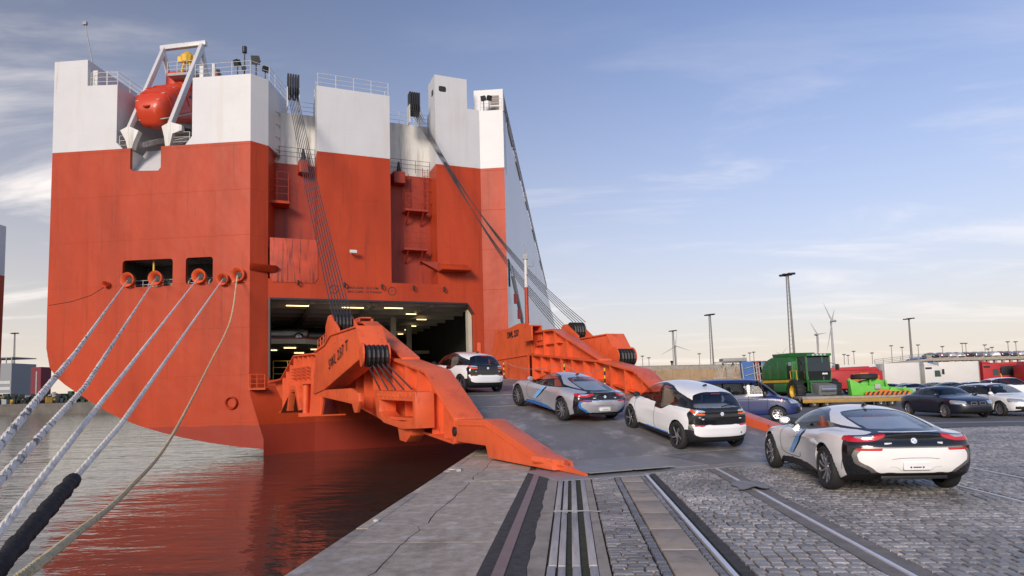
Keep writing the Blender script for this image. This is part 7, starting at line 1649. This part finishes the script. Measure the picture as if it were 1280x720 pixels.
high_mast(984, 344, 165, 'tallest lattice lighting mast, rising behind the green harvester'); high_mast(887, 394, 235, 'slimmer lighting mast rising behind the tan wall'); high_mast(1136, 399, 250, 'plain tapered lighting mast rising behind the white lorries', False); high_mast(841, 414, 300, 'lattice lighting mast in front of the leftmost wind turbine'); high_mast(18.5, 417, 320, 'lone lighting mast on the far bank at the left', True, 1.6)
lamps = [(1055,444),(1060,445),(1067,440),(1090,442),(1114,433),(1127.5,435),(1147.5,432),(1178,434),(1202.5,430),(1207,430),(1231,432),(1235,437),(1240,435),(1259.7,428),(1269.5,428),(803,446),(811,448),(874,443),(930,445),(937,442),(942,441)]
r_ = random.Random(5)
for i, (x, y) in enumerate(lamps):
    Y = 175+r_.uniform(-25,60) if x > 1000 else 420+r_.uniform(-40,80); p = at(x, y, Y); b = Vector((p.x,p.y,0)); nm = 'distant thin lamp post on the skyline, number %d' % i
    o = empty('lamp_post', b, 0, 'thin lamp post on the far skyline '+('above the lorries and machines' if x > 1000 else 'above the tan wall'), 'lamp post', 'far lamp posts at the right' if x > 1000 else 'far lamp posts above the wall')
    s = Y/175; part('post', postm, o, lambda m: m.tube([b,p],[.14*s,.09*s],6)); part('lamp_head', polem, o, lambda m: m.lathe([(0,.15*s),(.12*s,.5*s),(.3*s,.42*s),(.32*s,0)],p,(0,0,1),8))
turbm = pmat('turbine_white', (0.36,0.35,0.36), .5, var=.03); turbr = pmat('turbine_red_tip', (0.36,0.07,0.05), .5)
def turbine(hx, hy, hub, tips, lab, nac=(1,0)):
    d = 0
    lo, hi = 200., 6000.
    for _ in range(60):
        Y = (lo+hi)/2
        if at(hx, hy, Y).z > hub: hi = Y
        else: lo = Y
    p = at(hx, hy, Y); r = empty('wind_turbine', (p.x,p.y,0), 0, lab, 'wind turbine', 'wind turbines on the horizon')
    part('tower', turbm, r, lambda m: m.tube([(p.x+1,p.y+6,0),(p.x+.5,p.y+6,p.z)],[2.3,1.3],12), smooth=True)
    part('nacelle', turbm, r, lambda m: m.lathe([(-3,.3),(-2.4,1.4),(0,2.0),(9,2.0),(10,1.2)],(p.x,p.y,p.z),(nac[0],nac[1]+.5,0),10), smooth=True)
    for (tx, ty) in tips:
        q = at(tx, ty, Y-2)
        def bl(m):
            dd = (q-p); L = dd.length; dd.normalize(); sd = dd.cross(Vector((0,1,0))).normalized(); vs = []
            for t, c, th_ in ((0,1.6,1.4),(.08,1.6,1.2),(.2,2.6,.8),(.5,1.7,.5),(.8,1.0,.3),(1.0,.3,.12)):
                o = p+dd*L*t; vs += [o-sd*c*.35, o+Vector((0,-th_/2,0)), o+sd*c*.65, o+Vector((0,th_/2,0))]
            fs = [(4*i+k, 4*i+(k+1) % 4, 4*i+4+(k+1) % 4, 4*i+4+k) for i in range(5) for k in range(4)]; m.add(vs, fs+[(20,21,22,23)])
        part('blade', turbm, r, bl)
turbine(1040, 401, 100, [(1029,378.5),(1043,386),(1033.5,440)], 'nearest wind turbine, tall white, right of the tallest lighting mast', (1,.2)); turbine(1022, 418, 100, [(1012,402),(1034,416),(1024,440)], 'middle wind turbine, just left of the nearest one', (-.3,1)); turbine(977, 443.5, 100, [(969,439),(985,432.5),(978,455)], 'small far wind turbine left of the tallest mast', (-.3,1)); turbine(844.5, 432.5, 100, [(863,438.5),(826,444),(846,413)], 'leftmost wind turbine above the tan wall', (-.3,1))
# elevated parking deck on the right, with a blue shed beyond
vd = empty('parking_deck', at(1180, 455, 150), 0, 'long elevated concrete parking deck behind the lorries at the right', 'parking deck')
a_, b_, c_ = at(1086, 458, 150), at(1150, 450.5, 150), at(1420, 445, 150)
part('deck_slab', conc2, vd, lambda m: [m.bar(a_,b_,6,.5), m.bar(b_,c_,6,.5)])
for k in range(28):
    q = b_.lerp(c_, k/28); part('column', conc2, vd, lambda m: m.box((q.x-.25,q.y-2.6,0),(q.x+.25,q.y-2.1,q.z-.25)))
railing('deck_railing', [a_+Vector((0,-2.9,.25)), b_+Vector((0,-2.9,.25)), c_+Vector((0,-2.9,.25))], vd, h=1.1, step=1.8, r=.07, mat=MT['grey'])
part('parapet', conc2, vd, lambda m: [m.bar(b_+Vector((0,-2.85,.65)),c_+Vector((0,-2.85,.65)),.15,.85)])
dcols = [CM['navy'],CM['grey'],CM['lsilver'],CM['white']]
for k in range(13):
    q = b_.lerp(c_, .04+k*.04); o = empty('deck_car', (q.x,q.y-1.0,q.z+.25), 0, 'car parked on the elevated parking deck', 'car', 'cars on the parking deck')
    o.rotation_euler = (0,0,math.radians(90 if k % 3 else 270)); col = dcols[k % 4]
    for nm, me in sedlo_parts.items(): put(nm, me, o, dict(body=col, side_window=MT['glass'], windscreen=MT['glass'], rear_window=MT['glass'], tail_lamp=CM['red'], headlamp=CM['lens']).get(nm, CM['trim']))
    add_wheels(o, SED['ax'], 1.58, .325, plain_wheel[:1])
q0, q1 = at(1146, 448, 175), at(1186, 443, 175)
bs = empty('blue_shed', ((q0.x+q1.x)/2, 175, 0), 0, 'blue-roofed shed showing above the parking deck', 'shed')
part('roof', bluebox, bs, lambda m: m.prism([(q0.x,q1.z-2.4),(q1.x,q1.z-2.4),(q1.x,q1.z),(q0.x+4.5,q1.z-.2)], lambda a,b,t: (a,175+t,b), 0, 12)); part('shed_wall', truckw, bs, lambda m: m.box((q0.x+.3,175.2,0),(q1.x-.3,186,q1.z-2.4)))
# far bank at the left
bank = MB().box((-420,214,-6),(-8,900,1.5)).build('far_bank', pmat('bank_concrete', (0.13,0.12,0.105), .8, var=.4, scale=.3, world=True)); bank['kind'] = 'structure'
mm = MB(); r_ = random.Random(9); mats_ = [pmat('scrap_dark', (0.02,0.024,0.022), .8), pmat('scrap_green', (0.025,0.06,0.035), .8), pmat('scrap_yellow', (0.45,0.27,0.04), .7), pmat('scrap_pale', (0.36,0.36,0.36), .7), pmat('scrap_red', (0.22,0.03,0.03), .7)]
for k in range(1500):
    x = r_.uniform(-270,-60); y = r_.uniform(218,262); h = r_.uniform(.8,3.4)+(y-216)*.05; mm.cur = r_.choices(range(5),[74,12,5,4,2])[0]; zb = 1.5+r_.uniform(0,1.0)*(y-217)*.05
    a = r_.uniform(0,PI); h *= .6; mm.obox((x,y,zb+h/2),r_.uniform(.5,2.4),r_.uniform(.5,1.5),h,(math.cos(a),math.sin(a),0),(-math.sin(a),math.cos(a),0))
o = mm.build('far_machinery', mats_, fix=False); o['kind'] = 'stuff'
q = at(50, 459, 280); rb_ = empty('red_silo', (q.x,280,1.5), 0, 'dark red windowless block on the far bank beside the ship', 'building')
part('block', pmat('block_red', (0.17,0.022,0.035), .7), rb_, lambda m: m.box((q.x-2.6,278,1.5),(q.x+2.3,284,q.z))); part('ladder_strip', MT['grey'], rb_, lambda m: m.box((q.x-.1,277.85,2),(q.x+.5,277.98,q.z-2)))
q = at(15, 446, 300); of = empty('office_block', (q.x-10,300,1.5), 0, 'grey glazed office block at the left edge on the far bank', 'building')
part('wall', pmat('office_grey', (0.24,0.25,0.27), .6), of, lambda m: m.box((q.x-30,300,1.5),(q.x,315,q.z-3.2))); part('roof_frame', MT['grey'], of, lambda m: [m.box((q.x-30,300,q.z-.5),(q.x,315,q.z))]+[m.box((q.x-.4-3*k,300.05,q.z-3.2),(q.x-3*k,300.4,q.z-.5)) for k in range(9)]); 
for k in range(4): part('window_band', CM['lens'], of, lambda m: m.box((q.x-29.5,299.85,2.6+3*k),(q.x-.4,299.99,4.1+3*k)))
# neighbouring ship whose stern edge just enters the frame
q = at(8.0, 283, 100); q2 = at(5.5, 345, 100); ns = empty('neighbour_ship', (q.x-16,70,WZ), 0, 'stern edge of another white and red ship at the far left', 'ship')
part('hull', MT['red'], ns, lambda m: m.prism([(q.x-32,-3),(q.x-1.5,-3),(q.x-.2,6),(q.x,q2.z),(q.x-32,q2.z)], lambda a,b,t: (a,100+t,b), -60, 0)); part('superstructure', MT['white'], ns, lambda m: m.box((q.x-32,40,q2.z+.003),(q.x-.02,100,q.z)))
